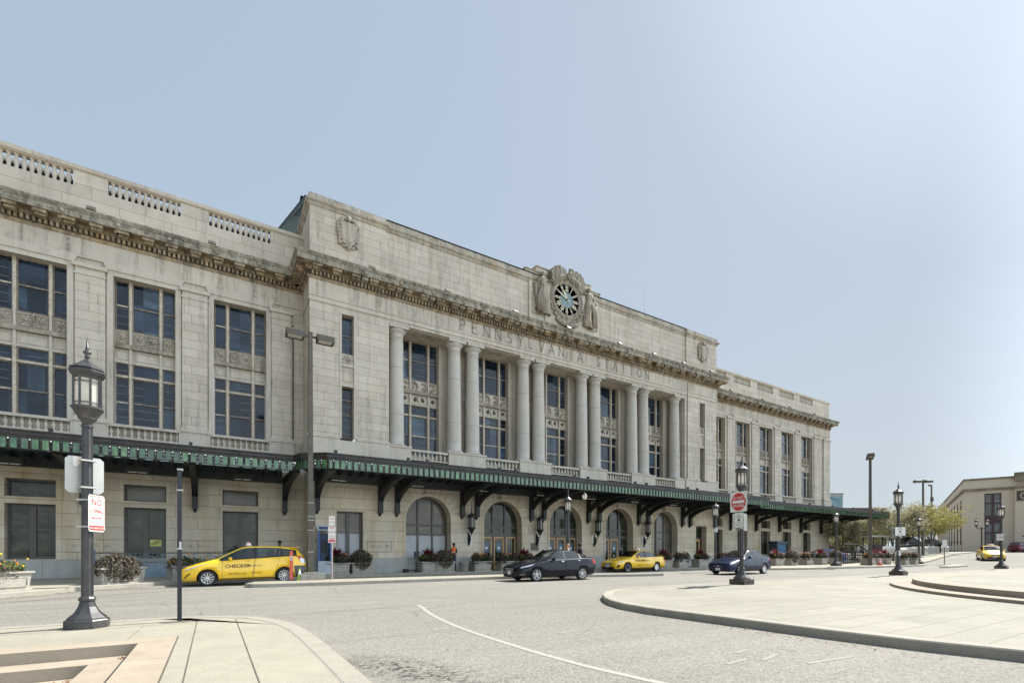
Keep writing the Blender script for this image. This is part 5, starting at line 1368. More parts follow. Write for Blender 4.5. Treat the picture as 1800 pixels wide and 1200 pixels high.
def lantern_parts(f, g, c, z0, rot=math.pi/8, sc=1.0):
    x, y = c
    L = lambda prof: f.lathe([(r*sc*HR, z0+z*sc) for r, z in prof], (x, y, 0), 8, rot=rot)
    f.mat(0, False)
    L([(.085,0),(.11,.01),(.11,.045),(.085,.06),(.10,.10),(.15,.14),(.165,.15),(.165,.17),(.18,.19),(.24,.27),(.275,.30),(.285,.31),(.285,.335),(.24,.35)])
    L([(.24,.80),(.25,.83),(.29,.86),(.315,.90),(.315,.925),(.27,.94),(.30,.95),(.30,.965),(.12,1.07),(.035,1.14),(.03,1.16)])
    f.mat(0, True).lathe([(.03*sc,z0+1.15*sc),(.045*sc,z0+1.17*sc),(.02*sc,z0+1.19*sc),(.055*sc,z0+1.23*sc),(.058*sc,z0+1.25*sc),(.02*sc,z0+1.29*sc),(.03*sc,z0+1.30*sc),(.022*sc,z0+1.32*sc),(.002*sc,z0+1.52*sc)], (x,y,0), 10)
    f.mat(0, False)
    for k in range(8):
        a = rot+math.pi/4*k; px, py = x+.228*sc*HR*math.cos(a), y+.228*sc*HR*math.sin(a)
        f.box(px-.014*sc, px+.014*sc, py-.014*sc, py+.014*sc, z0+.34*sc, z0+.81*sc)
    for zz in (.40, .74):
        f.lathe([(.222*sc*HR,z0+(zz-.008)*sc),(.235*sc*HR,z0+(zz-.008)*sc),(.235*sc*HR,z0+(zz+.008)*sc),(.222*sc*HR,z0+(zz+.008)*sc)], (x,y,0), 8, rot=rot, cap=False)
    g.lathe([(.205*sc*HR,z0+.34*sc),(.205*sc*HR,z0+.81*sc)], (x,y,0), 8, rot=rot, cap=False)
def lamp_post(loc, label, group, block=True):
    root = empty('street_lamp', loc, 0, label, 'street lamp', group)
    b = MB(); rt = math.pi/8
    b.lathe([(r_*.80, z_) for r_, z_ in [(.375,0),(.375,.12),(.36,.135),(.33,.145),(.33,.16),(.22,.24),(.15,.34),(.125,.42),(.125,.43),(.145,.44),(.145,.475),(.12,.50),(.105,.51)]], (0,0,0), 8, rot=rt)
    b.build('base', M['lamp_iron'], root)
    s = MB(); n = 16; 
    s.lathe([(.075,.50),(.064,3.28)], (0,0,0), 8, rot=rt)
    for k in range(8):
        a = math.pi/4*k+rt; s.tube([(.075*math.cos(a),.075*math.sin(a),.52),(.064*math.cos(a),.064*math.sin(a),3.26)], .008, 5)
    s.build('pole', M['lamp_iron'], root)
    f, g = MB(), MB(); lantern_parts(f, g, (0,0), 3.27)
    o = f.build('lantern', M['lamp_iron'], root); g.build('glass', M['frost'], o)
    return root
LP0 = lamp_post((-1.78,10.45,.15), 'large nearest street lamp at left with a NO STOPPING sign strapped to it', 'ornate iron street lamps')
lamps = [((17.04,11.05,.15), 'street lamp on the plaza edge carrying the round DO NOT ENTER sign'),
 ((30.5,10.95,.15), 'street lamp on the far plaza edge with a white square sign halfway up'),
 ((47.5,11.0,.15), 'rightmost street lamp, in front of the post office building'),
 ((28.4,20.3,.15), 'street lamp partly hidden behind the roof of the blue sedan'),
 ((44.9,20.5,.15), 'street lamp beside the right-hand corner of the station, under the canopy end'),
 ((59.0,19.5,.15), 'distant street lamp in front of the olive trees at the start of the ramp wall'),
 ((17.5,22.2,.15), 'street lamp behind the black sedan, in front of the middle arch')]
LPS = [copy_tree(LP0, None, l, None, lb) for l, lb in lamps]
# plinth block under the exposed bases on the plaza
PLB = {}
for o in (LPS[0], LPS[1], LPS[2], LPS[4], LPS[5]):
    b = MB(); b.box(-.31,.31,-.31,.31,0,.19); b.build('footing_block', plain('rusty_footing', (.10,.075,.06), .8, var=.4, scale=5) if 'x' not in PLB else PLB['x'], o); PLB['x'] = bpy.data.materials['rusty_footing']
    for k in kids(o):
        if not k.name.startswith('footing'): k.location.z += .12

def sign(parent_loc, dirv, w, h, z0, front, back='sign_back', name='road_sign', label=None, cat='sign', group=None, lift=.12, thick=.004, r=.03):
    """flat plate; dirv = reading direction (left to right) in plan; front(mb, w, h) draws in local x,z (face towards -y local)"""
    root = empty(name, parent_loc, math.atan2(dirv[1], dirv[0]), label, cat, group)
    b = MB()
    o = [(-w/2+r,-h/2),(w/2-r,-h/2),(w/2,-h/2+r),(w/2,h/2-r),(w/2-r,h/2),(-w/2+r,h/2),(-w/2,h/2-r),(-w/2,-h/2+r)]
    b.mat(1).prism([(x, z+z0+h/2) for x, z in o], 'y', -lift, -lift+thick)
    b.mat(0).poly([(x, -lift-.001, z+z0+h/2) for x, z in o])
    b.build('panel', [M['white_paint'] if front else M['sign_back'], M[back]], root)
    if front:
        f = MB(); front(f, w, h, z0+h/2, -lift-.002); f.build('lettering', [M['sign_red'], M['white_paint'], M['black']], root)
    k = MB()
    for zz in (z0+.08, z0+h-.08): k.box(-.10,.10,-.10,.105,zz-.012,zz+.012)
    k.box(-.015,.015,-lift+thick,-.08,z0+.05,z0+h-.05)
    k.build('bracket', M['sign_back'], root)
    return root
def TX(x, z, y): return Matrix.Translation((x, y, z)) @ Matrix.Rotation(R(90), 4, 'X')
def f_nostop(f, w, h, zc, y):
    f.mat(0)
    b = .012
    for q in ((-w/2+.015,w/2-.015,h/2-.03,h/2-.018),(-w/2+.015,-w/2+.027,-h/2+.02,h/2-.03),(w/2-.027,w/2-.015,-h/2+.02,h/2-.03)): f.poly([(q[0],y,zc+q[2]),(q[1],y,zc+q[2]),(q[1],y,zc+q[3]),(q[0],y,zc+q[3])])
    text_mb(f, 'NO', .155, TX(0, zc+.13, y), .001, bold=.002); text_mb(f, 'STOPPING', .078, TX(0, zc+.005, y), .001, bold=.002, xscale=.88)
    f.poly([(-.085,y,zc-.085),(.085,y,zc-.085),(.085,y,zc-.070),(-.085,y,zc-.070)])
    for s in (-1, 1): f.poly([(s*.08,y,zc-.105),(s*.13,y,zc-.0775),(s*.08,y,zc-.05)][::s])
    f.poly([(-w/2+.015,y,zc-h/2+.02),(w/2-.015,y,zc-h/2+.02),(w/2-.015,y,zc-h/2+.10),(-w/2+.015,y,zc-h/2+.10)])
    f.mat(1); text_mb(f, 'TOW AWAY ZONE', .048, TX(0, zc-h/2+.042, y-.0015), .001)
sign((-1.78,10.45,.15), (.36,.93), .40, .60, 1.57, f_nostop, label='white NO STOPPING sign with red letters and arrow on the nearest lamp post', group=None, lift=.135)
sign((-1.78,10.45,.15), (-.92,-.40), .50, .60, 2.21, None, label='blank grey back of a square road sign high on the nearest lamp post', lift=.13, r=.05)
def f_dne(f, w, h, zc, y):
    f.mat(0).poly([(.335*math.cos(2*math.pi*i/40), y, zc+.335*math.sin(2*math.pi*i/40)) for i in range(40)])
    f.mat(1).poly([(-.27,y-.002,zc-.055),(.27,y-.002,zc-.055),(.27,y-.002,zc+.055),(-.27,y-.002,zc+.055)])
    text_mb(f, 'DO NOT', .15, TX(0, zc+.10, y-.002), .001, bold=.001, xscale=1.05); text_mb(f, 'ENTER', .15, TX(0, zc-.205, y-.002), .001, bold=.001, xscale=1.1)
sign((17.04,11.05,.15), (-.139,-.989), .76, .76, 2.73, f_dne, label='square sign with red disc reading DO NOT ENTER on the plaza lamp post', lift=.17)
def f_lines(lines, sz, dz, mat=2, arrow=False):
    def f_(f, w, h, zc, y):
        f.mat(mat)
        for i, s in enumerate(lines): text_mb(f, s, sz, TX(0, zc+h/2-dz*(i+1), y), .001, bold=.001)
        if arrow:
            zz = zc-.02; f.poly([(-.012,y,zz-.04),(.012,y,zz-.04),(.012,y,zz+.02),(-.012,y,zz+.02)]); f.poly([(-.04,y,zz+.02),(.04,y,zz+.02),(0,y,zz+.06)])
    return f_
def f_taxi(f, w, h, zc, y):
    f.mat(2)
    text_mb(f, 'Public', .07, TX(0, zc+.16, y), .001); text_mb(f, 'Parking', .075, TX(0, zc+.085, y), .001)
    f.poly([(.05*math.cos(i*math.pi/8), y, zc+.0+.05*math.sin(i*math.pi/8)) for i in range(16)])
    text_mb(f, 'Taxi and', .07, TX(0, zc-.13, y), .001); text_mb(f, 'Drop Off', .07, TX(0, zc-.21, y), .001)
sign((17.04,11.05,.15), (-.139,-.989), .40, .56, 2.14, f_taxi, label='small white sign with dark lettering just below the DO NOT ENTER sign', lift=.15)
sign((17.04,11.05,.15), (-.86,.5), .56, .66, 2.02, None, label='grey back of a sign behind the post of the DO NOT ENTER lamp', lift=.15)
sign((30.5,10.95,.15), (.80,-.60), .50, .44, 2.05, f_taxi, label='white sign with four dark lines on the second plaza lamp post', lift=.14)
sign((30.5,10.95,.15), (-.86,.5), .50, .56, 1.95, None, label='grey back of a sign on the rear of the second plaza lamp post', lift=.14)
sign((30.5,10.95,.15), (.80,-.60), .12, .30, 1.0, None, label='narrow pale plate low on the second plaza lamp post', lift=.11)
sign((28.4,20.3,.15), (.80,-.60), .22, .30, 2.5, None, label='small grey plate on the lamp behind the blue sedan', lift=.14)
sign((47.5,11.0,.15), (-.2,-.98), .40, .48, 2.0, f_lines(['NO','STOPPING'], .09, .14, 0), label='white sign with red words on the rightmost street lamp', lift=.14)
# twin NO PARKING signs on their own thin post
root = empty('no_parking_sign', (4.46,22.5,.15), math.atan2(-.35,.94), 'thin metal post with two white and red NO PARKING signs on the narrow island', 'sign')
mb = MB(); mb.tube([(0,0,0),(0,0,2.75)], .032, 8); mb.box(-.09,.09,-.06,.06,0,.02); mb.build('post', plain('pale_galvanised', (.42,.38,.36), .5, .3), root)
for z0, w, h, lines in ((1.62,.31,.72,(('NO',.12,.62),('PARKING',.075,.45),('FIRE LANE',.045,.28))), (2.36,.25,.46,(('NO',.10,.30),('STANDING',.045,.16)))):
    b = MB(); b.box(-w/2,w/2,-.045,-.04,z0,z0+h); o = b.build('panel', M['white_paint'], root)
    f = MB(); f.mat(0)
    for s_, sz, zz in lines: text_mb(f, s_, sz, TX(0, z0+zz, -.047), .001, bold=.001)
    for q in ((-w/2+.01,w/2-.01,z0+.012,z0+.022),(-w/2+.01,w/2-.01,z0+h-.022,z0+h-.012)): f.poly([(q[0],-.047,q[2]),(q[1],-.047,q[2]),(q[1],-.047,q[3]),(q[0],-.047,q[3])])
    if h > .6: f.poly([(-w/2+.02,-.047,z0+.05),(w/2-.02,-.047,z0+.05),(w/2-.02,-.047,z0+.14),(-w/2+.02,-.047,z0+.14)]); f.poly([(-w/2+.03,-.047,z0+.19),(w/2-.03,-.047,z0+.19),(w/2-.03,-.047,z0+.22),(-w/2+.03,-.047,z0+.22)])
    f.build('lettering', M['sign_red'], o)
# bare black square post in the foreground
root = empty('sign_post', (-.53,10.52,.15), R(4), 'bare black square post in the near pavement beside the largest lamp', 'post')
mb = MB(); mb.box(-.034,.034,-.034,.034,0,2.74); mb.build('post', plain('blue_black_post', (.02,.021,.028), .45, .2, var=.4, scale=12), root)
mb = MB()
for z in (2.70, 2.33, 1.28): mb.box(-.038,.038,-.038,.038,z,z+.022)
mb.box(.034,.054,-.02,.02,2.69,2.73); mb.box(.034,.054,-.02,.02,2.33,2.36); mb.box(-.006,.028,-.047,-.043,1.30,1.42)
mb.build('strap', M['sign_back'], root)
mb = MB(); mb.box(-.30,.14,-.10,-.05,.001,.006); mb.build('earth_patch', M['joint'], root)
# tall twin-head car-park lights
def floodpole(loc, h, label, cat, group, base=True, rz=0.0, w=.115):
    root = empty('light_pole', loc, rz, label, cat, group)
    b = MB()
    if base: b.prism([(-.45,-.42),(.55,-.42),(.55,.42),(-.45,.42)], 'z', 0, .28); b.prism([(-.30,-.30),(.30,-.30),(.30,.30),(-.30,.30)], 'z', .28, .33); b.build('footing', M['concrete'], root)
    s = MB(); s.frustum(0,0,w,w,0.28 if base else 0,w*.72,w*.72,h); s.box(-.06,.38,-.02,.02,h-.30,h-.22) if False else None
    s.build('pole', M['pole_brown'], root)
    a = MB(); a.box(-.30,.30,-.04,.04,h-.22,h-.14); a.build('arm', M['pole_brown'], root)
    for sgn in (-1, 1):
        hd = MB(); x0, x1 = (.26, .98) if sgn > 0 else (-.98, -.26)
        hd.mat(0).prism([(-.26,-.13),(.26,-.13),(.26,.09),(.20,.13),(-.20,.13),(-.26,.09)], 'x', x0, x1)
        hd.mat(1).poly([(x0+.08,-.18,-.134),(x0+.08,.18,-.134),(x1-.08,.18,-.134),(x1-.08,-.18,-.134)])
        hd.mat(0).box(x0,x1,-.265,-.245,-.16,-.12); hd.box(x0,x1,.245,.265,-.16,-.12); hd.box(x0-.0,x0+.02,-.245,.245,-.16,-.13); hd.box(x1-.02,x1,-.245,.245,-.16,-.13)
        o = hd.build('lamp_head', [M['pole_brown'], plain('prismatic_lens', (.55,.53,.45), .3) if 'prismatic_lens' not in bpy.data.materials else bpy.data.materials['prismatic_lens']], root); o.location = (0,0,h-.18); 
    if base:
        e = MB(); e.box(-.13,.13,-.15,-.12,2.3,3.35); e.box(.12,.20,-.04,.04,2.35,3.35); e.build('conduit_box', M['pole_brown'], root)
        e = MB()
        for z in (3.35,2.75,2.6,2.15,1.2): e.box(-.135,.135,-.155,.13,z,z+.02)
        e.build('strap', M['sign_back'], root)
    return root
floodpole((3.60,22.75,.15), 10.85, 'tall brown light pole with two box heads before the left pier of the station', 'light pole', 'tall twin-headed light poles')
floodpole((48.9,19.6,.15), 9.7, 'tall dark light pole with two box heads beyond the right end of the canopy', 'light pole', 'tall twin-headed light poles', base=False, rz=R(25), w=.13)
floodpole((72,23.4,.9), 9.0, 'distant tall light pole with two slanted heads rising above the trees', 'light pole', 'tall twin-headed light poles', base=False, rz=R(-35), w=.10)
root = empty('signal_pole', (86,27,1.1), 0, 'thin distant pole with small brackets left of the tall twin-headed pole above the trees', 'pole')
mb = MB(); mb.tube([(0,0,0),(0,0,9.6)], .10, 6); mb.box(-.9,.05,-.1,.1,9.4,9.6); mb.box(-.4,.5,-.1,.1,5.9,6.1); mb.box(.0,.35,-.15,.15,7.3,7.9); mb.build('pole', M['pole_brown'], root)
# double-lantern lamp far right
root = empty('twin_lantern_lamp', (81,20.5,1.05), R(-60), 'distant lamp post with two lanterns side by side at the corner of the post office', 'street lamp')
mb = MB(); mb.tube([(0,0,0),(0,0,3.3)], .09, 8); mb.tube([(-.5,0,3.35),(-.3,0,3.1),(0,0,3.2),(.3,0,3.1),(.5,0,3.35)], .05, 6); mb.build('pole', M['lamp_iron'], root)
for s in (-1, 1):
    f, g = MB(), MB(); lantern_parts(f, g, (s*.5,0), 3.3, sc=.85); o = f.build('lantern', M['lamp_iron'], root); g.build('glass', M['frost'], o)
# lantern hung from the canopy edge
f, g = MB(), MB(); f.tube([(0,0,.62),(0,0,.34)], .012, 5); f.lathe([(.02,.36),(.05,.33),(.14,.26),(.15,.22)], (0,0,0), 10); f.mat(0, True).lathe([(.10,-.03),(.05,-.10),(.012,-.16)], (0,0,0), 10); g.mat(0, True).lathe([(.15,.22),(.155,.12),(.12,.0),(.09,-.04)], (0,0,0), 12, cap=False)
o = f.build('hanging_lantern', M['pole_brown'], canopy); g.build('glass', M['frost'], o); o.location = (19.2, 22.75, CZ-1.28); 
# orange delineator, cones
root = empty('delineator_post', (2.78,22.35,.15), 0, 'upright red-orange plastic marker post with a white patch on the narrow island', 'marker post')
mb = MB(); mb.box(-.065,.065,-.02,.02,.05,1.22); mb.mat(1).box(-.04,.04,-.024,-.02,.86,1.04); mb.mat(2).ball((0,-.025,.98),(.025,.005,.03),8,5); mb.ribbon([(-.02,.88),(.0,.93),(.02,.88)], .012, .004, 'y', -.028)
mb.mat(0).box(-.045,.045,-.015,.015,1.22,1.27); mb.build('post', [plain('faded_red_plastic', (.58,.10,.06), .6, var=.15, scale=8), M['white_paint'], M['black']], root)
mb = MB(); mb.lathe([(.26,0),(.26,.02),(.20,.05)], (0,0,0), 4, rot=math.pi/4); mb.build('base', M['black'], root)
def cone(loc, h, cols, label, cat='traffic cone'):
    root = empty('traffic_cone', loc, 0, label, cat)
    r0 = h*.20; z = h*.05
    b = MB(); b.frustum(0,0,r0*1.25,r0*1.25,0,r0*1.2,r0*1.2,z); b.build('base', cols[0], root)
    b = MB(); b.mat(0, True); seg = len(cols[1:]); zz = z
    for i, (fr, c) in enumerate(cols[1]):
        z1 = zz+(h-z)*fr; b.mat(i, True).lathe([(r0-(r0-.03)*(zz-z)/(h-z), zz), (r0-(r0-.03)*(z1-z)/(h-z), z1)], (0,0,0), 16, cap=False); zz = z1
    b.lathe([(.03,h),(.0,h)], (0,0,0), 16, cap=False)
    b.build('body', [c for _, c in cols[1]], root)
lime = plain('lime_plastic', (.35,.55,.08), .5, var=.1); orange = plain('orange_plastic', (.75,.10,.04), .5, var=.1)
cone((3.12,22.5,.15), .50, (lime, ((.45,lime),(.35,M['white_paint']),(.2,lime))), 'lime green and white traffic cone at the foot of the tall brown light pole')
cone((50.0,19.3,.15), .70, (orange, ((.35,orange),(.18,M['white_paint']),(.12,orange),(.18,M['white_paint']),(.17,orange))), 'orange traffic cone with white bands beside the far planters')
# blue public phone kiosk, litter bin, handcart
root = empty('phone_kiosk', (5.05,27.45,.15), R(-8), 'tall blue and white telephone kiosk against the wall left of the square window', 'kiosk')
mb = MB(); mb.mat(0).box(-.32,.32,-.25,.25,0,.72); mb.mat(1).box(-.32,-.26,-.40,.30,.72,2.35); mb.box(.26,.32,-.40,.30,.72,2.35); mb.mat(2).box(-.26,.26,.1,.25,.72,2.2); mb.mat(0).box(-.36,.36,-.44,.32,2.35,2.6)
mb.mat(2).box(-.30,.30,-.445,-.44,2.40,2.55); mb.mat(3).box(-.12,.12,.0,.1,1.2,1.8)
mb.build('cabinet', [plain('pale_grey_kiosk', (.40,.45,.50), .4), plain('blue_kiosk', (.03,.12,.34), .35), plain('deep_blue_kiosk', (.012,.04,.12), .4), M['darkmetal']], root)
root = empty('litter_bin', (13.0,26.7,.15), 0, 'round stone litter bin between two planters near the worker in the orange vest', 'bin')
mb = MB(); mb.mat(0, True).lathe([(.22,0),(.24,.05),(.28,.52),(.30,.53),(.30,.60),(.25,.62),(.25,.56)], (0,0,0), 20); mb.build('bin', M['concrete'], root)
root = empty('luggage_cart', (10.2,27.3,.15), R(-5), 'small black wheeled cart with an upright post and box near the first arch', 'cart')
mb = MB(); mb.box(-.02,.02,-.02,.02,.1,.85); mb.box(-.14,.14,-.10,.10,.82,1.22); mb.tube([(0,0,.14),(-.75,0,.10)], .03, 6); mb.box(-.12,.12,-.12,.12,.02,.12); mb.build('frame', M['darkmetal'], root)
for dx, dy in ((-.72,-.12),(-.72,.12),(-.55,0)): mb = MB(); mb.mat(0, True).lathe([(.0,-.03),(.11,-.03),(.11,.03),(0,.03)], (dx,dy,.11), 14, axis='y'); mb.build('wheel', M['black'], root)
# pale blue area railing with panels in front of the left wing wall
root = empty('area_railing', (-2.0,28.9,.15), 0, 'pale blue metal railing with crossed panels guarding the base of the left wing', 'railing')
M['paleblue'] = plain('weathered_pale_blue_paint', (.17,.235,.285), .7, var=.3, scale=3)
mb = MB(); x0, x1 = -2.7, 3.1
mb.box(x0,x1,-.03,.03,.0,.62); mb.build('panel', M['paleblue'], root)
mb = MB(); mb.box(x0,x1,-.04,.04,1.13,1.18); mb.box(x0,x1,-.03,.03,.70,.74)
mb.build('rail', M['frame_dark'], root)
mb = MB(); k = 9
for i in range(k):
    a, b_ = x0+(x1-x0)*i/k, x0+(x1-x0)*(i+1)/k
    mb.ribbon([(a,.76),(b_,1.11)], .02, .02, 'y', -.01); mb.ribbon([(a,1.11),(b_,.76)], .02, .02, 'y', .012); mb.box(a-.02,a+.02,-.035,.035,.6,1.15)
    for j in range(4): mb.box(a+(b_-a)*(j+.5)/4-.008, a+(b_-a)*(j+.5)/4+.008, -.005,.005,.74,1.13)
mb.box(x0-.12,x0+.04,-.08,.08,0,1.30); mb.box(x0-.14,x0+.06,-.10,.10,1.3,1.34)
mb.build('lattice', M['paleblue'], root)
# cash machine at the right wing
root = empty('cash_machine', (52.2,29.6,.15), 0, 'blue cash machine kiosk against the right wing wall', 'kiosk')
mb = MB(); mb.mat(0).box(-.9,.9,-.4,.4,0,2.1); mb.mat(1).box(-.65,.65,-.42,-.4,.9,1.9); mb.mat(0).box(-1.0,1.0,-.5,.5,2.1,2.3); mb.build('cabinet', [plain('dark_teal_box', (.04,.08,.11), .4), plain('blue_panel', (.03,.16,.30), .3)], root)  # front panel is a plain brighter blue colour
# thin wall railings along the right wing
for x, w in ((47.2,1.6),(53.0,1.5),(57.2,1.5),(61.6,1.5)):
    root = empty('wall_railing', (x,29.5,.15), 0, 'thin dark railing between two ground-floor windows of the right wing', 'railing', 'thin railings along the right wing')
    mb = MB(); mb.tube([(-w,0,.95),(w,0,.95)], .02, 5)
    for i in range(9): mb.tube([(-w+2*w*i/8,0,0),(-w+2*w*i/8,0,.95)], .012, 4)
    mb.build('rail', M['darkmetal'], root)

# ================================================================ PLANTERS
def leafmat(name, cols, rough=.55):
    m, t, p = nt(name); S(p, cols[0], rough, 0, .35)
    oi = t.nodes.new('ShaderNodeNewGeometry')
    n = N(t, 'ShaderNodeTexWhiteNoise'); n.noise_dimensions = '3D'
    sn = N(t, 'ShaderNodeVectorMath', operation='SNAP'); sn.inputs[1].default_value = (.05,.05,.05); t.links.new(oi.outputs['Position'], sn.inputs[0]); t.links.new(sn.outputs[0], n.inputs[0])
    k = len(cols); c = ramp(t, n.outputs['Value'], [(i/(k-1), cols[i]) for i in range(k)]); t.links.new(c, p.inputs['Base Color'])
    tr_ = N(t, 'ShaderNodeBsdfTranslucent'); t.links.new(c, tr_.inputs[0]); mx_ = N(t, 'ShaderNodeMixShader'); mx_.inputs[0].default_value = .35
    t.links.new(p.outputs[0], mx_.inputs[1]); t.links.new(tr_.outputs[0], mx_.inputs[2]); t.links.new(mx_.outputs[0], t.nodes['Material Output'].inputs[0])
    return m
M['leaf_dark'] = leafmat('dark_coleus_leaves', [(.012,.018,.010),(.035,.022,.022),(.05,.028,.03),(.03,.045,.018),(.10,.085,.05)])
M['leaf_green'] = leafmat('green_leaves', [(.03,.06,.015),(.06,.11,.025),(.10,.15,.04),(.16,.19,.07)])
M['leaf_var'] = leafmat('variegated_leaves', [(.04,.03,.03),(.10,.06,.06),(.22,.20,.13),(.06,.07,.03)])
M['leaf_red'] = leafmat('dark_red_spiky_leaves', [(.06,.008,.015),(.14,.015,.03),(.24,.03,.05)])
M['fl_orange'] = leafmat('orange_flowers', [(.75,.16,.02),(.85,.32,.03),(.80,.45,.05)])
M['fl_red'] = leafmat('red_flowers', [(.35,.03,.04),(.55,.12,.10),(.60,.30,.24),(.20,.05,.05)])
M['fl_yellow'] = leafmat('yellow_flowers', [(.80,.50,.04),(.85,.62,.08)])
M['fl_pink'] = leafmat('pink_flowers', [(.70,.25,.22),(.75,.45,.38)])
def leaf(mb, c, s, rr, aspect=.6, nrm=None):
    d = Vector((rr.gauss(0,1), rr.gauss(0,1), rr.gauss(0,1))).normalized() if nrm is None else (Vector(nrm)+Vector((rr.gauss(0,.5), rr.gauss(0,.5), rr.gauss(0,.5)))).normalized()
    u = d.cross(Vector((rr.gauss(0,1), rr.gauss(0,1), rr.gauss(0,1)))).normalized(); v = d.cross(u)
    c = Vector(c); mb.poly([c-u*s, c-v*s*aspect*.9+d*s*.15, c+u*s, c+v*s*aspect*.9+d*s*.15])
def clump(mb, mat, c, r, n, s, rr, shell=.55):
    mb.mat(mat)
    for i in range(n):
        d = Vector((rr.gauss(0,1), rr.gauss(0,1), rr.gauss(0,1))).normalized(); q = shell+(1-shell)*rr.random()**.5
        p_ = (c[0]+d.x*r[0]*q, c[1]+d.y*r[1]*q, c[2]+d.z*r[2]*q)
        leaf(mb, p_, s*rr.uniform(.7,1.3), rr, .6, d)
def spikes(mb, mat, c, n, L, rr, w=.03):
    mb.mat(mat)
    for i in range(n):
        a = rr.uniform(0, 6.28); el = rr.uniform(.5, 1.45); d = Vector((math.cos(a)*math.cos(el), math.sin(a)*math.cos(el), math.sin(el))); sd_ = Vector((-math.sin(a), math.cos(a), 0))*w
        l = L*rr.uniform(.7,1.05); p0 = Vector(c); p1 = p0+d*l*.55; p2 = p0+d*l+Vector((math.cos(a), math.sin(a), -.6))*l*.10
        mb.poly([p0-sd_*.5, p0+sd_*.5, p1+sd_, p1-sd_]); mb.poly([p1-sd_, p1+sd_, p2])
def pot(w, d, h):
    b = MB()
    b.frustum(0,0,w/2-.02,d/2-.02,0,w/2-.02,d/2-.02,.05); b.frustum(0,0,w/2-.07,d/2-.07,.05,w/2-.03,d/2-.03,h-.10)
    b.frustum(0,0,w/2-.03,d/2-.03,h-.10,w/2+.03,d/2+.03,h-.05); b.box(-w/2-.03,w/2+.03,-d/2-.03,d/2+.03,h-.05,h)
    for sx in (-1, 1):   # raised panel frames on the faces
        y = sx*(d/2-.045)
        for q in ((-w/2+.14,w/2-.14,.12,.14),(-w/2+.14,w/2-.14,h-.20,h-.18)): b.box(q[0],q[1],min(y,y+sx*.02),max(y,y+sx*.02),q[2],q[3])
        for e in (-1, 1): b.box(e*(w/2-.14)-.01,e*(w/2-.14)+.01,min(y,y+sx*.02),max(y,y+sx*.02),.14,h-.20)
    return b
def planter(loc, rz, w, d, h, kind, seed, label, drape=1.0, nf=1.0, up=.0):
    rr = random.Random(seed)
    root = empty('flower_planter', loc, rz, label, 'planter', 'stone planters along the station pavement')
    pot(w, d, h).build('planter_box', M['planter'], root)
    f = MB(); h0 = h; h = h+up
    if up: clump(f, 0, (0,-.05,h0+.15), (w*.50,d*.5,.22), int(260*nf), .06, rr, .3)
    if kind == 'lantana':      # pale leafy with orange and yellow flower heads
        clump(f, 1, (0,0,h+.10), (w*.55,d*.6,.26), int(420*nf), .055, rr); clump(f, 2, (-w*.15,-d*.3,h+.0), (w*.5,d*.35,.3), int(260*nf), .05, rr)
        clump(f, 0, (-w*.2,0,h+.22), (w*.3,d*.4,.22), int(160*nf), .06, rr)
    elif kind == 'mound':      # big dark coleus mound spilling over the front
        clump(f, 2, (-w*.05,-d*.18,h-.05), (w*.50,d*.70,.52*drape), int(1100*nf), .055, rr, .75); clump(f, 0, (-w*.05,-d*.1,h-.05), (w*.46,d*.62,.48*drape), int(700*nf), .07, rr, .5)
        clump(f, 1, (w*.3,0,h+.12), (w*.25,d*.4,.18), int(160*nf), .05, rr)
    elif kind == 'red':
        clump(f, 0, (0,-d*.1,h+.02), (w*.55,d*.62,.30*drape), int(600*nf), .06, rr); clump(f, 2, (w*.2,-d*.3,h-.02), (w*.3,d*.4,.30), int(260*nf), .05, rr); clump(f, 1, (-w*.25,-d*.2,h+.05), (w*.3,d*.4,.18), int(180*nf), .05, rr)
    elif kind == 'pair':       # two dark hanging clumps with bare box between
        for s in (-1, 1): clump(f, 0, (s*w*.35,-d*.28,h-.02), (w*.26,d*.38,.36*drape), int(330*nf), .055, rr); clump(f, 2, (s*w*.33,-d*.38,h-.08), (w*.24,d*.32,.34*drape), int(110*nf), .05, rr)
        clump(f, 1, (0,0,h+.08), (w*.54,d*.5,.20), int(360*nf), .055, rr)
    f.build('foliage', [M['leaf_dark'], M['leaf_green'], M['leaf_var']], root)
    g = MB()
    if kind == 'lantana':
        for i in range(26): g.mat(0 if rr.random() < .5 else 1, True).ball((rr.uniform(-w*.5,w*.55), rr.uniform(-d*.5,d*.3), h+rr.uniform(.12,.42)), .035, 6, 4)
        g.ball((0.0,-.1,h+.55), .05, 6, 4)
    elif kind == 'mound':
        spikes(g, 2, (-w*.02,0,h+.25), 26, .34, rr, .04); spikes(g, 3, (w*.36,0,h+.15), 18, .28, rr, .035)
    elif kind == 'red':
        spikes(g, 4, (-w*.05,0,h+.05), 40, .80, rr, .05); clump(g, 3, (w*.1,-.2,h+.20), (w*.42,d*.4,.16), 34, .05, rr); clump(g, 0, (-w*.3,-.1,h+.16), (w*.2,d*.3,.12), 22, .05, rr); clump(g, 2, (w*.28,-.1,h+.24), (w*.2,d*.3,.14), 46, .05, rr); spikes(g, 2, (-w*.05,0,h+.15), 8, .5, rr, .035)
    elif kind == 'pair':
        clump(g, 3, (w*.05,-.05,h+.22), (w*.40,d*.36,.15), 90, .055, rr); clump(g, 0, (-w*.15,-.05,h+.20), (w*.34,d*.34,.14), 60, .055, rr); spikes(g, 4, (w*.25,.05,h+.05), 14, .45, rr, .04)
    g.build('flowers', [M['fl_orange'], M['fl_yellow'], M['fl_red'], M['fl_pink'], M['leaf_red']], root)
    return root
M['planter'] = plain('cast_stone_planter', (.36,.335,.285), .85, var=.15, scale=5, bmp=.3)
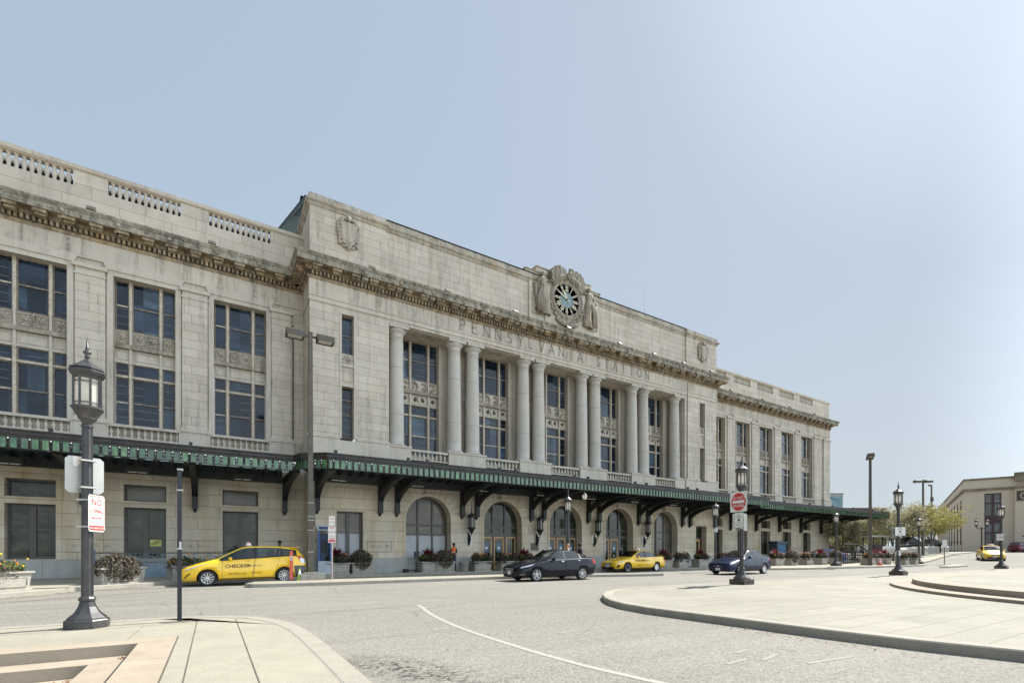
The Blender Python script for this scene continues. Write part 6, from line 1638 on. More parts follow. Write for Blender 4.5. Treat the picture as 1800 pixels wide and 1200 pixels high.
planter((-5.80,21.45,.15), R(48.7), 1.35, .85, .60, 'lantana', 1, 'planter with orange and yellow flowers at the left edge of the photo', nf=1.2)
planter((-3.22,24.10,.15), R(42), 1.65, .85, .62, 'mound', 2, 'planter buried under a large dark leafy mound with red blooms, beside the blue railing', 1.1, 1.3)
planter((-1.0,26.25,.15), R(22), 1.5, .8, .60, 'lantana', 3, 'planter just behind the bonnet of the yellow wagon taxi')
specs = [  # x, y, kind, label
 (5.75,27.55,'red','planter with tall dark red spikes below the square window, right of the phone kiosk'),
 (7.0,27.50,'mound','round dark leafy planter directly right of the one with red spikes by the phone kiosk'),
 (10.95,27.35,'red','planter with a dark red spiky plant in front of the boarded first arch'),
 (11.9,27.25,'mound','bushy planter beside the worker in the orange vest'),
 (14.25,26.95,'pair','planter with yellow flowers between the first arch and the entrance doors'),
 (16.1,26.8,'pair','planter with small orange flowers in front of the left entrance doors'),
 (17.4,26.7,'red','wide dark planter with pink spikes just left of the black sedan'),
 (20.6,26.5,'pair','planter showing just above the bonnet of the black sedan'),
 (28.7,24.95,'red','planter with dark red spikes directly behind the boot of the yellow sedan taxi'),
 (30.3,24.75,'pair','first planter to the right of the yellow sedan taxi with two hanging clumps'),
 (32.4,24.5,'red','planter with bright red spiky plants in front of the side doorway'),
 (34.6,24.2,'pair','orange-flowered planter half hidden by the front of the blue sedan'),
 (37.2,23.6,'red','planter whose red spikes rise over the roof of the blue sedan'),
 (41.3,23.6,'red','planter with large red and pink spikes just behind the boot of the blue sedan'),
 (43.2,23.4,'mound','dark bushy planter second to the right of the blue sedan'),
 (45.6,23.3,'pair','planter with a bare stone box and green edge third right of the blue sedan'),
 (47.9,23.2,'red','planter with pink spikes fourth right of the blue sedan'),
 (50.3,23.1,'mound','dark round leafy planter at the right corner of the station'),
 (50.5,20.4,'pair','green planter just right of the lamp at the station corner'),
 (52.3,20.5,'red','planter with red spikes behind the orange traffic cone'),
 (54.2,20.6,'red','planter with red spikes right of the tall dark light pole'),
 (53.6,18.95,'pair','large pale planter with orange flowers, second from the right end of the row'),
 (56.2,19.1,'pair','last planter at the right end of the row with yellow-green leaves')]
proto = {}
for i, (x, y, kind, lab) in enumerate(specs):
    key = (kind, i % 2)
    rz = R([-3, 2, 5, -6, 0][i % 5])
    if key not in proto: proto[key] = planter((x,y,.15), rz, 1.22, .85, .62, kind, 40+i, lab, 1.15, .95, .17)
    else: copy_tree(proto[key], None, (x,y,.15), rz, lab)
    if i >= 18:
        pass
# ================================================================ CARS
def paint(name, col, rough=.32, dust=.8, coat=.9, spec=.35):
    m, t, p = nt(name); S(p, col, rough, 0.0, spec); p.inputs['Coat Weight'].default_value = coat; p.inputs['Coat Roughness'].default_value = .06
    n = noise(t, obj_pos(t), 2.2, 5, .65); c = ramp(t, n, [(.3, tuple(x*.90 for x in col)), (.7, tuple(min(1,x*1.06) for x in col))])
    # road dust gathers low on the body
    sx = N(t, 'ShaderNodeSeparateXYZ'); t.links.new(obj_pos(t), sx.inputs[0])
    d = ramp(t, mathn(t, 'ADD', sx.outputs[2], mathn(t, 'MULTIPLY', noise(t, obj_pos(t), 6, 4), .2)), [(.28, (.35,)*3), (.52, (0,)*3)])
    c = mixc(t, mathn(t, 'MULTIPLY', d, dust), c, (.20,.18,.15)); t.links.new(c, p.inputs['Base Color']); return m
M['taxi'] = paint('taxi_yellow_paint', (.86,.53,.010)); M['navy'] = paint('near_black_blue_paint', (.003,.0045,.010), .25, .06, .28, .15); M['blue'] = paint('mid_blue_paint', (.006,.012,.038), .28, .10, .3, .2); M['maroon'] = paint('maroon_paint', (.13,.02,.03), .35, .3, .4); M['brightblue'] = paint('bright_blue_paint', (.02,.09,.35))
m, t, p = nt('car_glass')
tr = N(t, 'ShaderNodeBsdfTransparent'); tr.inputs[0].default_value = (.42,.50,.47,1); gl = N(t, 'ShaderNodeBsdfGlossy'); gl.inputs['Roughness'].default_value = .02
lw = N(t, 'ShaderNodeLayerWeight'); lw.inputs[0].default_value = .32
mx = N(t, 'ShaderNodeMixShader'); t.links.new(mathn(t, 'ADD', mathn(t, 'MULTIPLY', lw.outputs['Fresnel'], .8), .06), mx.inputs[0]); t.links.new(tr.outputs[0], mx.inputs[1]); t.links.new(gl.outputs[0], mx.inputs[2])
t.links.new(mx.outputs[0], t.nodes['Material Output'].inputs[0]); M['carglass'] = m
M['tyre'] = plain('tyre_rubber', (.018,.018,.018), .85, var=.2); M['alloy'] = plain('silver_alloy', (.55,.55,.54), .3, .7, var=.05); M['chrome'] = plain('chrome', (.75,.75,.75), .12, 1.0, var=0)
M['lens'] = plain('headlamp_lens', (.55,.57,.58), .1, .3, var=.1); M['tail'] = plain('red_tail_lens', (.45,.015,.015), .15, var=.1); M['interior'] = plain('dark_interior', (.03,.03,.032), .8, var=.2); M['amber'] = plain('amber_lens', (.7,.2,.02), .2, var=0)
M['plate'] = plain('licence_plate', (.6,.6,.62), .5, var=.05); M['greytrim'] = plain('grey_plastic_trim', (.085,.085,.09), .55, var=.1)

def cr(a, b, c, d, t): return .5*((2*b)+(-a+c)*t+(2*a-5*b+4*c-d)*t*t+(-a+3*b-3*c+d)*t*t*t)
class Car:
    """body lofted through cross-sections; v runs 0..10 from underside centre over the side to roof centre"""
    def __init__(s, W, st, zb=.20, z3=.45, z4=.70, inset=.05):
        s.W = W; s.st = st; s.zb = zb; s.z3, s.z4 = z3, z4
        s.L = st[-1][0]
    def par(s, x):
        st = s.st; k = len(st)
        for i in range(k-1):
            if x <= st[i+1][0] or i == k-2: break
        a, b, c, d = st[max(i-1,0)], st[i], st[i+1], st[min(i+2,k-1)]
        t = max(0, min(1, (x-b[0])/(c[0]-b[0])))
        kk = max(c[0]-b[0], 1e-6)
        out = []
        for j in range(1, 8):
            # monotone-ish: blend linear with Catmull-Rom
            l = b[j]+(c[j]-b[j])*t; q = cr(a[j], b[j], c[j], d[j], t)
            lo, hi = min(b[j], c[j]), max(b[j], c[j]); q = min(max(q, lo-.15*(hi-lo)), hi+.15*(hi-lo)); out.append(.35*l+.65*q)
        return out
    def sec(s, x):
        wf, zbelt, yb, zs, yt, ztop, zbot = s.par(x)
        w = s.W/2*wf; z0 = zbot
        z3 = z0+(s.z3-s.zb) if z0 > s.zb+.12 else s.z3; z4 = min(s.z4, zbelt-.10)
        z3 = min(z3, z4-.08)
        return [(0,z0),(w*.84,z0),(w*.955,z0+.07),(w*1.0,z3),(w*.985,z4),(min(w*.965,yb*s.W/2+.035),zbelt-.05),(yb*s.W/2,zbelt),(yt*s.W/2,zs),(yt*s.W/2-.055,min(ztop-.004,zs+.045)),(yt*s.W/2*.52,ztop-.014),(0,ztop)]
    def P(s, x, v, side=-1, off=0.0):
        q = s.sec(x); i = min(int(v), 9); t = v-i
        y, z = q[i][0]+(q[i+1][0]-q[i][0])*t, q[i][1]+(q[i+1][1]-q[i][1])*t
        if off:
            dy, dz = q[i+1][0]-q[i][0], q[i+1][1]-q[i][1]; l = math.hypot(dy, dz) or 1
            y += dz/l*off; z += -dy/l*off
        return (x-s.L/2, side*y, z)
    def patch(s, mb, x00, x01, v0, x10, x11, v1, off=.004, side=-1, nx=8, nv=6):
        """quad patch on the skin: at v0 from x00..x01, at v1 from x10..x11"""
        b = len(mb.v)
        for j in range(nv+1):
            t = j/nv; xa, xb = x00+(x10-x00)*t, x01+(x11-x01)*t; v = v0+(v1-v0)*t
            for i in range(nx+1): mb.v.append(s.P(xa+(xb-xa)*i/nx, v, side, off))
        for j in range(nv):
            for i in range(nx):
                q = [b+j*(nx+1)+i, b+j*(nx+1)+i+1, b+(j+1)*(nx+1)+i+1, b+(j+1)*(nx+1)+i]
                mb.face(q if side < 0 else q[::-1])
    def body(s, xs_glass, ws, rg, wheels, wr, paintm, root, n=56):
        """xs_glass=(x0,x1) side-window range, ws=(x0,x1) windscreen range, rg=(x0,x1) rear-glass range"""
        cuts = sorted(set([s.L*i/n for i in range(n+1)]+list(xs_glass)+list(ws)+list(rg)+[.02,.06,s.L-.02,s.L-.06]))
        mb = MB(); k = 20; mb.mat(0, True)
        for x in cuts:
            q = s.sec(x); ring_ = [(-y, z) for y, z in q[::-1]][:-1]+[(y, z) for y, z in q][1:-1] if False else None
            left = [(x-s.L/2, -y, z) for y, z in q]; right = [(x-s.L/2, y, z) for y, z in q[1:-1]][::-1]
            mb.v += left+right                # 0..10 left side bottom->top, then 9..1 right
        for i in range(len(cuts)-1):
            xm = (cuts[i]+cuts[i+1])/2
            for j in range(k):
                j2 = (j+1) % k; v = j if j < 10 else 19-j
                mat = 0
                if v == 6 and xs_glass[0] < xm < xs_glass[1]: mat = 1
                if v in (8, 9) and (ws[0] < xm < ws[1] or rg[0] < xm < rg[1]): mat = 1
                if v in (0,): mat = 2
                mb.mat(mat); mb.face((i*k+j, (i+1)*k+j, (i+1)*k+j2, i*k+j2))
        mb.mat(0); mb.face(list(range(k))); mb.face([(len(cuts)-1)*k+j for j in reversed(range(k))])
        o = mb.build('body', [paintm, M['carglass'], M['black']], None)
        bm = bmesh.new(); bm.from_mesh(o.data); bmesh.ops.recalc_face_normals(bm, faces=bm.faces); bm.to_mesh(o.data); bm.free()
        c = MB(); 
        for wx in wheels:
            for sd_ in (-1, 1):
                c.mat(0, True).lathe([(wr,-.25),(wr,.25)], (wx-s.L/2, sd_*(s.W/2-.05), .31), 28, axis='y'); 
        co = c.build('cut', [M['black']], None)
        bm = bmesh.new(); bm.from_mesh(co.data); bmesh.ops.recalc_face_normals(bm, faces=bm.faces); bm.to_mesh(co.data); bm.free()
        md = o.modifiers.new('b', 'BOOLEAN'); md.operation = 'DIFFERENCE'; md.object = co; md.solver = 'EXACT'
        try: md.material_mode = 'TRANSFER'
        except Exception: pass
        dg = bpy.context.evaluated_depsgraph_get(); me = bpy.data.meshes.new_from_object(o.evaluated_get(dg)); o.modifiers.clear(); o.data = me; bpy.data.objects.remove(co)
        # separate each pane of glass into a part of its own
        bm = bmesh.new(); bm.from_mesh(me)
        gi = [i for i, m_ in enumerate(me.materials) if m_ and m_.name == 'car_glass'][0]
        todo = {f for f in bm.faces if f.material_index == gi}; groups = []
        while todo:
            f0 = todo.pop(); st_ = [f0]; grp = [f0]
            while st_:
                f = st_.pop()
                for e in f.edges:
                    for g in e.link_faces:
                        if g in todo: todo.remove(g); st_.append(g); grp.append(g)
            groups.append(grp)
        for grp in groups:
            vm = {}; vs = []; fs = []
            for f in grp:
                idx = []
                for v in f.verts:
                    if v not in vm: vm[v] = len(vs); vs.append(tuple(v.co))
                    idx.append(vm[v])
                fs.append(idx)
            w = bpy.data.meshes.new('window'); w.from_pydata(vs, [], fs); w.materials.append(M['carglass']); w.polygons.foreach_set('use_smooth', [True]*len(fs)); w.update()
            wo_ = bpy.data.objects.new('window', w); COL.objects.link(wo_); wo_.parent = root
        bmesh.ops.delete(bm, geom=[f for g in groups for f in g], context='FACES'); bm.to_mesh(me); bm.free()
        o.parent = root; return o
def wheel(root, L, W, wx, r=.315, kind='five', scale=1):
    for sd_ in (-1, 1):
        t_ = MB(); t_.mat(0, True).lathe([(r-.095,-.10),(r-.03,-.105),(r-.004,-.085),(r,-.04),(r,.04),(r-.004,.085),(r-.03,.105),(r-.095,.10)], (0,0,0), 32, axis='y', cap=False)
        rm = MB(); ri = r-.095
        rm.mat(0, True).lathe([(ri+.012,-.095),(ri-.012,-.098),(ri-.022,-.07),(ri-.03,.05)], (0,0,0), 32, axis='y', cap=False)
        rm.mat(1, False).lathe([(0,-.035),(ri-.02,-.035)], (0,0,0), 24, axis='y', cap=False)
        rm.mat(0)
        if kind == 'cap' or kind == 'steel':
            mm = 0 if kind == 'cap' else 1
            rm.mat(mm, True).lathe([(0,-.088),(.05,-.09),(ri*.72,-.078),(ri-.005,-.092)], (0,0,0), 28, axis='y', cap=False); rm.mat(1 if mm == 0 else 0, False)
            for k in range(7 if kind == 'cap' else 0):
                a = 2*math.pi*k/7; c_, s_ = math.cos(a)*ri*.72, math.sin(a)*ri*.72; rm.lathe([(0,-.093),(.028,-.093)], (c_,0,s_), 8, axis='y', cap=False)
        else:
            ns, w0, w1 = {'five': (5,.052,.040), 'multi': (10,.022,.020), 'six': (7,.035,.026)}[kind]
            for k in range(ns):
                a = 2*math.pi*k/ns+.3; d = Vector((math.cos(a), math.sin(a))); nn = Vector((-d.y, d.x))
                pts = [d*.03+nn*w0*.6, d*.03-nn*w0*.6, d*(ri-.012)-nn*w1, d*(ri-.012)+nn*w1]
                if kind == 'five':
                    for e in (-1, 1): q = [d*.03+nn*e*.03, d*.03+nn*e*.004, d*(ri-.012)+nn*e*.028, d*(ri-.012)+nn*e*.058]; rm.prism([tuple(v) for v in q], 'y', -.085, -.06)
                else: rm.prism([tuple(v) for v in pts], 'y', -.085, -.06)
            rm.mat(0, True).lathe([(0,-.092),(.04,-.092),(.055,-.07)], (0,0,0), 16, axis='y', cap=False)
        o = t_.build('wheel', M['tyre'], root); q = rm.build('rim', [M['alloy'], M['black']], o)
        o.location = (wx-L/2, sd_*(W/2-.115), r); o.rotation_euler = (0, 0, 0 if sd_ < 0 else math.pi)
def car(kind, loc, rz, label, paintm, taxi=False, wk='five', extras=None, pitch=0.0):
    D = CARS[kind]; C = Car(D['W'], D['st'], **D.get('kw', {})); L, W = C.L, C.W
    root = empty(D['name'], loc, rz, label, D['cat']); root.rotation_euler = (0, pitch, rz)
    r = D.get('r', .315)
    C.body(D['sg'], D['ws'], D['rg'], D['wheels'], r+.055, paintm, root)
    for i, wx in enumerate(D['wheels']): wheel(root, L, W, wx, r, wk if isinstance(wk, str) else wk[i])
    # doors: dark shut line below, painted leaf on top, each with its handle
    for sd_ in (-1, 1):
        for (b0, b1, t0, t1, hx) in D['doors']:
            d = MB(); d.mat(1, True); C.patch(d, b0-.010, b1+.010, 2.05, t0-.010, t1+.010, 5.95, .002, sd_, 10, 12)
            d.mat(0, True); C.patch(d, b0, b1, 2.12, t0, t1, 5.88, .0055, sd_, 10, 12)
            o = d.build('door', [paintm, M['black']], root)
            h = MB(); q = C.P(hx, 4.9, sd_, .01); h.mat(0, True).tube([(q[0]-.10,q[1],q[2]),(q[0]-.08,q[1]+sd_*.025,q[2]),(q[0]+.07,q[1]+sd_*.025,q[2]+.005),(q[0]+.09,q[1],q[2]+.005)], .014, 6); h.build('handle', [D.get('hm') or paintm], o)
    # pillars and window frames
    pl = MB(); pl.mat(0)
    for sd_ in (-1, 1):
        for x, w in D['pillars']: C.patch(pl, x-w/2, x+w/2, 5.98, x-w/2+.02, x+w/2-.0, 7.02, .004, sd_, 2, 4)
        C.patch(pl, D['sg'][0]-.02, D['sg'][1]+.02, 5.92, D['sg'][0]-.02, D['sg'][1]+.02, 6.08, .004, sd_, 24, 1)
        pl.mat(D.get('trim', 0)); C.patch(pl, D['sg'][0]-.02, D['sg'][1]+.02, 5.86, D['sg'][0]-.02, D['sg'][1]+.02, 5.95, .008, sd_, 24, 1); pl.mat(0)
    pl.build('window_frame', [M['black'], M['chrome']], root)
    # lamps
    for sd_ in (-1, 1):
        h = MB(); h.mat(0, True); a = D['head']; C.patch(h, a[0], a[1], a[2], a[3], a[4], a[5], .010, sd_, 8, 5)
        h.mat(1, True); C.patch(h, a[0]+.10, a[0]+.24, a[2]+.25, a[3]+.14, a[3]+.26, a[5]-.25, .014, sd_, 4, 4); h.build('headlight', [M['lens'], M['chrome']], root)
        h = MB(); h.mat(0, True); a = D['tail']; C.patch(h, a[0], a[1], a[2], a[3], a[4], a[5], .010, sd_, 6, 5)
        if D.get('tail2'): h.mat(1, True); a = D['tail2']; C.patch(h, a[0], a[1], a[2], a[3], a[4], a[5], .014, sd_, 6, 4)
        h.build('tail_light', [M['tail'], M['lens']], root)
        mr = MB(); q = C.P(D['mirror'], 6.0, sd_, 0); mr.mat(0, True).ball((q[0], q[1]+sd_*.12, q[2]+.06), (.075,.12,.075), 10, 7); mr.mat(1, False).box(q[0]-.03,q[0]+.03,min(q[1],q[1]+sd_*.08),max(q[1],q[1]+sd_*.08),q[2]-.0,q[2]+.04); mr.build('wing_mirror', [D.get('mm') or paintm, M['black']], root)
    # nose: grille, intake, plate, badge bar
    g = MB(); gw, g0, g1, iw, i0, i1 = D['grille']
    xf = lambda z: -L/2-.012
    g.mat(0).prism([(-gw,g0),(gw,g0),(gw*1.08,g1),(-gw*1.08,g1)], 'x', -L/2-.020, -L/2+.02)
    for k in range(4): z = g0+(g1-g0)*(k+.5)/4; g.mat(1 if D.get('gchrome') else 3).box(-L/2-.026,-L/2-.018,-gw,gw,z-.008,z+.008)
    g.mat(1).box(-L/2-.030,-L/2-.016,-gw*1.1,gw*1.1,g1-.012,g1+.012) if D.get('gchrome') else None
    g.mat(0).prism([(-iw,i0),(iw,i0),(iw*.92,i1),(-iw*.92,i1)], 'x', -L/2-.022, -L/2+.02)
    g.mat(2).box(-L/2-.040,-L/2-.024,-.15,.15,D['pz']-.075,D['pz']+.075)
    g.mat(1, True).ball((-L/2-.03,0,(g0+g1)/2),(.012,.07,.03),8,5)
    g.build('grille', [M['black'], M['chrome'], M['plate'], M['greytrim']], root)
    if D.get('fog'):
        for sd_ in (-1, 1):
            f_ = MB(); a = D['fog']; f_.mat(0, True); C.patch(f_, a[0], a[1], a[2], a[3], a[4], a[5], .008, sd_, 5, 4)
            if D.get('fogtrim'): f_.mat(1, True); C.patch(f_, a[0], a[1], a[2]-.06, a[0], a[1], a[2], .012, sd_, 5, 1)
            f_.build('fog_light', [M['black'], M['chrome']], root)
    # black sill strip, wipers, aerial
    s_ = MB()
    for sd_ in (-1, 1): s_.mat(0); C.patch(s_, D['wheels'][0]+r+.06, D['wheels'][1]-r-.06, 1.6, D['wheels'][0]+r+.06, D['wheels'][1]-r-.06, 2.0, .003, sd_, 6, 1)
    a = C.P(D['ws'][0]+.04, 9.5, -1, .015); b_ = C.P(D['ws'][0]+.16, 8.2, -1, .02); s_.tube([a, b_], .008, 4); a = C.P(D['ws'][0]+.04, 9.7, 1, .015); b_ = C.P(D['ws'][0]+.18, 9.2, -1, .02); s_.tube([a, b_], .008, 4)
    s_.build('trim', M['black'], root)
    # underbody + cabin
    it = MB(); x0, x1 = D['ws'][0]+.05-L/2, D['rg'][1]-.25-L/2; zb_ = D['zcab']
    it.box(x0, x1, -W/2+.16, W/2-.16, .30, zb_-.12); it.box(D['ws'][0]+.10-L/2, D['ws'][0]+.55-L/2, -W/2+.14, W/2-.14, zb_-.12, zb_-.01)
    for sx in D['seats']:
        for sy in (-.37, .37):
            it.mat(0, True).ball((sx-L/2, sy, zb_-.02), (.13,.25,.32), 10, 8); it.ball((sx+.05-L/2, sy, zb_+.27), (.06,.13,.09), 8, 6)
    it.mat(0, False); sx = D['seats'][0]-.55-L/2; it.tube([(sx+.05*math.sin(a*math.pi/6), -.37+.18*math.cos(a*math.pi/6), zb_-.02+.16*math.sin(a*math.pi/6)) for a in range(12)], .014, 5, closed=True)
    it.mat(1)
    b0 = len(it.v); nn = 10; xa, xb = D['ws'][1]+.02, D['rg'][0]-.02
    for i in range(nn+1):
        x = xa+(xb-xa)*i/nn
        for v, sd_ in ((7.6,-1),(9,-1),(10,-1),(9,1),(7.6,1)): it.v.append(C.P(x, min(v,9.999), sd_, -.03))
    for i in range(nn):
        for j in range(4): it.face((b0+i*5+j, b0+(i+1)*5+j, b0+(i+1)*5+j+1, b0+i*5+j+1))
    it.build('interior', [M['interior'], M['planter'] if False else M['greytrim']], root)
    if taxi:
        f_ = MB(); top = C.P((D['ws'][1]+.35), 9.99, -1, 0)[2]
        f_.mat(0, True).prism([(-.11,0),(.11,0),(.07,.13),(-.07,.13)], 'y', -.26, .26); f_.mat(1).prism([(-.075,.13),(.075,.13),(.05,.17),(-.05,.17)], 'y', -.10, .10)
        for e in (-1, 1): f_.box(-.06,.06,e*.2-.02,e*.2+.02,-.03,0)
        o = f_.build('roof_sign', [M['white_paint'], orange], root); o.location = (D['ws'][1]+.30-L/2, 0, top+.01)
        t_ = MB(); yy = -(W/2+.010)
        def TM(x, z, sh=0): return Matrix.Translation((x-L/2, yy, z)) @ Matrix.Rotation(R(90), 4, 'X')
        d0, d1 = D['doors'][0], D['doors'][1]; cx = (d0[0]+d0[1])/2; cx2 = (d1[2]+d1[0])/2
        text_mb(t_, 'CHECKER', .19, TM(cx+.02, .705), .001, bold=.004, xscale=1.08); text_mb(t_, 'Cab Assoc., Inc.', .105, TM(cx, .43), .001, bold=.001)
        text_mb(t_, '410-685-1212', .085, TM(cx2+.02, .74), .001, bold=.001); text_mb(t_, 'checkercab', .085, TM(cx2+.05, .45), .001, bold=.001)
        t_.build('lettering', plain('brown_lettering', (.12,.05,.01), .5, var=0) if 'brown_lettering' not in bpy.data.materials else bpy.data.materials['brown_lettering'], root)
    if D.get('extra'): D['extra'](C, root)
    return root, C
# stations: x, width factor, belt z, belt half-width f, side-top z, top half-width f, centre top z, bottom z
SED = [(0,.66,.60,.60,.615,.50,.64,.24),(.05,.80,.66,.72,.675,.60,.70,.20),(.20,.90,.72,.80,.735,.66,.76,.19),(.55,.975,.79,.88,.805,.74,.84,.20),(1.0,1.0,.87,.90,.885,.78,.925,.20),(1.38,1.0,.93,.90,.945,.80,.985,.20),
       (1.55,1.0,.955,.90,1.01,.775,1.08,.20),(2.25,1.0,.985,.90,1.375,.66,1.435,.20),(2.70,1.0,1.0,.90,1.405,.655,1.478,.20),(3.15,1.0,1.015,.90,1.39,.65,1.462,.20),(3.55,1.0,1.03,.89,1.29,.65,1.385,.20),(3.95,.995,1.045,.88,1.115,.70,1.175,.21),(4.10,.985,1.04,.87,1.055,.74,1.10,.22),(4.40,.94,1.03,.83,1.045,.72,1.075,.24),(4.54,.86,.97,.76,.985,.66,1.01,.28),(4.60,.70,.80,.62,.815,.54,.84,.34)]
def sc_st(st, fx, fz=1.0, dz=0.0): return [(a[0]*fx,a[1],a[2]*fz,a[3],a[4]*fz,a[5],a[6]*fz,a[7]) for a in st]
CAM = [(0,.66,.58,.60,.595,.50,.62,.24),(.05,.80,.64,.72,.655,.60,.68,.20),(.22,.90,.70,.80,.72,.66,.745,.19),(.60,.975,.79,.88,.805,.74,.84,.20),(1.05,1.0,.86,.90,.88,.78,.915,.20),(1.42,1.0,.915,.90,.93,.80,.965,.20),
       (1.60,1.0,.94,.90,1.00,.775,1.06,.20),(2.38,1.0,.965,.90,1.36,.66,1.42,.20),(2.85,1.0,.98,.90,1.39,.655,1.465,.20),(3.35,1.0,.99,.90,1.375,.65,1.45,.20),(3.75,1.0,1.0,.89,1.28,.65,1.37,.20),(4.15,.995,1.01,.88,1.09,.70,1.16,.21),(4.30,.985,1.01,.87,1.03,.74,1.08,.22),(4.60,.94,1.0,.83,1.02,.72,1.055,.24),(4.74,.86,.95,.76,.965,.66,.99,.28),(4.80,.70,.78,.62,.795,.54,.82,.34)]
COR = sc_st(SED, .983)
COR = [(a[0],a[1],a[2],a[3],a[4],a[5],a[6]*(.995 if a[6] < 1.2 else 1.0),a[7]) for a in COR]
PRI = [(0,.62,.56,.56,.575,.48,.60,.24),(.05,.78,.64,.70,.655,.58,.68,.20),(.20,.90,.72,.80,.735,.66,.77,.19),(.55,.975,.84,.87,.855,.74,.895,.19),(.90,1.0,.93,.90,.945,.78,.99,.19),(1.10,1.0,.965,.90,.985,.79,1.045,.19),
       (1.28,1.0,.985,.90,1.06,.775,1.13,.19),(2.12,1.0,1.03,.90,1.45,.66,1.52,.19),(2.55,1.0,1.05,.90,1.505,.655,1.575,.19),(3.05,1.0,1.075,.90,1.505,.65,1.58,.19),(3.55,1.0,1.10,.90,1.475,.645,1.56,.19),(4.0,.995,1.12,.885,1.41,.635,1.51,.20),(4.28,.975,1.12,.87,1.34,.64,1.46,.22),(4.42,.95,1.10,.84,1.17,.68,1.27,.26),(4.56,.90,.98,.80,1.02,.66,1.08,.30),(4.62,.80,.70,.70,.72,.60,.76,.34)]
VAN = [(0,.66,.72,.60,.735,.52,.76,.26),(.06,.82,.82,.74,.835,.62,.86,.22),(.30,.93,.90,.84,.92,.70,.95,.20),(.8,1.0,1.0,.90,1.02,.76,1.06,.20),(1.1,1.0,1.04,.91,1.06,.80,1.11,.20),(1.3,1.0,1.06,.91,1.14,.79,1.22,.20),(2.1,1.0,1.08,.91,1.62,.72,1.70,.20),(2.6,1.0,1.09,.91,1.66,.715,1.745,.20),(3.6,1.0,1.10,.91,1.66,.715,1.75,.20),(4.5,.99,1.11,.90,1.63,.70,1.72,.20),(4.8,.97,1.11,.88,1.5,.70,1.6,.24),(4.98,.94,1.0,.86,1.1,.74,1.2,.28),(5.06,.86,.7,.78,.75,.7,.8,.34)]
CARS = {
 'navy': dict(name='parked_car', cat='car', W=1.80, st=SED, sg=(1.80,4.0), ws=(1.50,2.25), rg=(3.35,4.0), wheels=(.93,3.62), doors=[(1.55,2.52,1.62,2.62,2.42),(2.56,3.22,2.66,3.66,3.42)], pillars=[(2.64,.10),(3.58,.10)], trim=1, hm=M['chrome'],
   head=(.10,.55,4.35,.16,.85,5.35), tail=(4.36,4.585,4.3,4.30,4.56,5.5), mirror=1.86, grille=(.34,.42,.60,.55,.24,.34), gchrome=True, pz=.40, fog=(.07,.34,2.4,.09,.36,3.1), fogtrim=True, zcab=1.0, seats=(2.45,3.25)),
 'camry': dict(name='taxi', cat='taxi', W=1.82, st=CAM, sg=(1.88,4.18), ws=(1.55,2.38), rg=(3.55,4.18), wheels=(.98,3.76), doors=[(1.60,2.62,1.68,2.74,2.52),(2.66,3.38,2.78,3.84,3.58)], pillars=[(2.76,.10),(3.72,.10)], trim=1,
   head=(.10,.55,4.2,.16,.92,5.2), tail=(4.52,4.785,4.2,4.46,4.76,5.4), mirror=1.94, grille=(.36,.48,.60,.60,.24,.36), gchrome=True, pz=.40, fog=(.08,.26,2.3,.16,.34,3.3), zcab=.98, seats=(2.55,3.4)),
 'corolla': dict(name='sedan_car', cat='car', W=1.72, st=COR, sg=(1.78,3.92), ws=(1.50,2.22), rg=(3.32,3.92), wheels=(.90,3.50), doors=[(1.52,2.46,1.58,2.56,2.36),(2.50,3.14,2.60,3.56,3.34)], pillars=[(2.58,.08),(3.48,.08)],
   head=(.08,.42,4.2,.12,.74,5.5), tail=(4.28,4.50,4.2,4.22,4.48,5.4), mirror=1.84, grille=(.32,.46,.58,.55,.22,.36), pz=.34, zcab=.98, seats=(2.4,3.2)),
 'prius': dict(name='taxi', cat='taxi', W=1.78, st=PRI, sg=(1.36,4.22), ws=(1.20,2.12), rg=(4.26,4.46), wheels=(.92,3.70), doors=[(1.42,2.50,1.46,2.60,2.36),(2.54,3.24,2.64,3.66,3.46)], pillars=[(1.72,.04),(2.62,.12),(3.62,.09)],
   head=(.08,.44,4.2,.22,1.0,5.3), tail=(4.30,4.56,4.6,4.16,4.44,5.8), tail2=(4.36,4.58,4.1,4.34,4.56,4.9), mirror=1.72, grille=(.30,.50,.56,.62,.24,.38), pz=.40, fog=(.12,.18,2.4,.30,.38,3.3), zcab=1.05, seats=(2.35,3.25), kw=dict(z3=.48,z4=.78)),
 'van': dict(name='minivan', cat='minivan', W=1.95, st=VAN, sg=(1.6,4.75), ws=(1.2,2.1), rg=(4.72,4.9), wheels=(1.0,4.0), doors=[(1.5,2.5,1.6,2.6,2.4),(2.55,3.5,2.6,3.6,2.8)], pillars=[(2.6,.12),(3.65,.10)], r=.33,
   head=(.10,.5,4.2,.14,.7,5.2), tail=(4.86,5.0,4.0,4.8,4.95,6.2), mirror=1.75, grille=(.4,.5,.7,.6,.25,.38), pz=.42, zcab=1.1, seats=(2.2,3.1)),
}
def bumper(C, root):   # grey rear bumper corner and the spoiler lip of the wagon taxi
    b = MB()
    for sd_ in (-1, 1): b.mat(0, True); C.patch(b, 4.16, 4.61, 1.6, 4.08, 4.60, 3.75, .008, sd_, 8, 6)
    b.build('rear_bumper', M['greytrim'], root)
    b = MB(); b.mat(0, True); z = C.P(4.2, 9.9, -1)[2]; b.prism([(3.98-C.L/2,-.55),(4.40-C.L/2,-.52),(4.40-C.L/2,.52),(3.98-C.L/2,.55)], 'z', z-.005, z+.022); b.build('roof_spoiler', M['taxi'], root)
CARS['prius']['extra'] = bumper
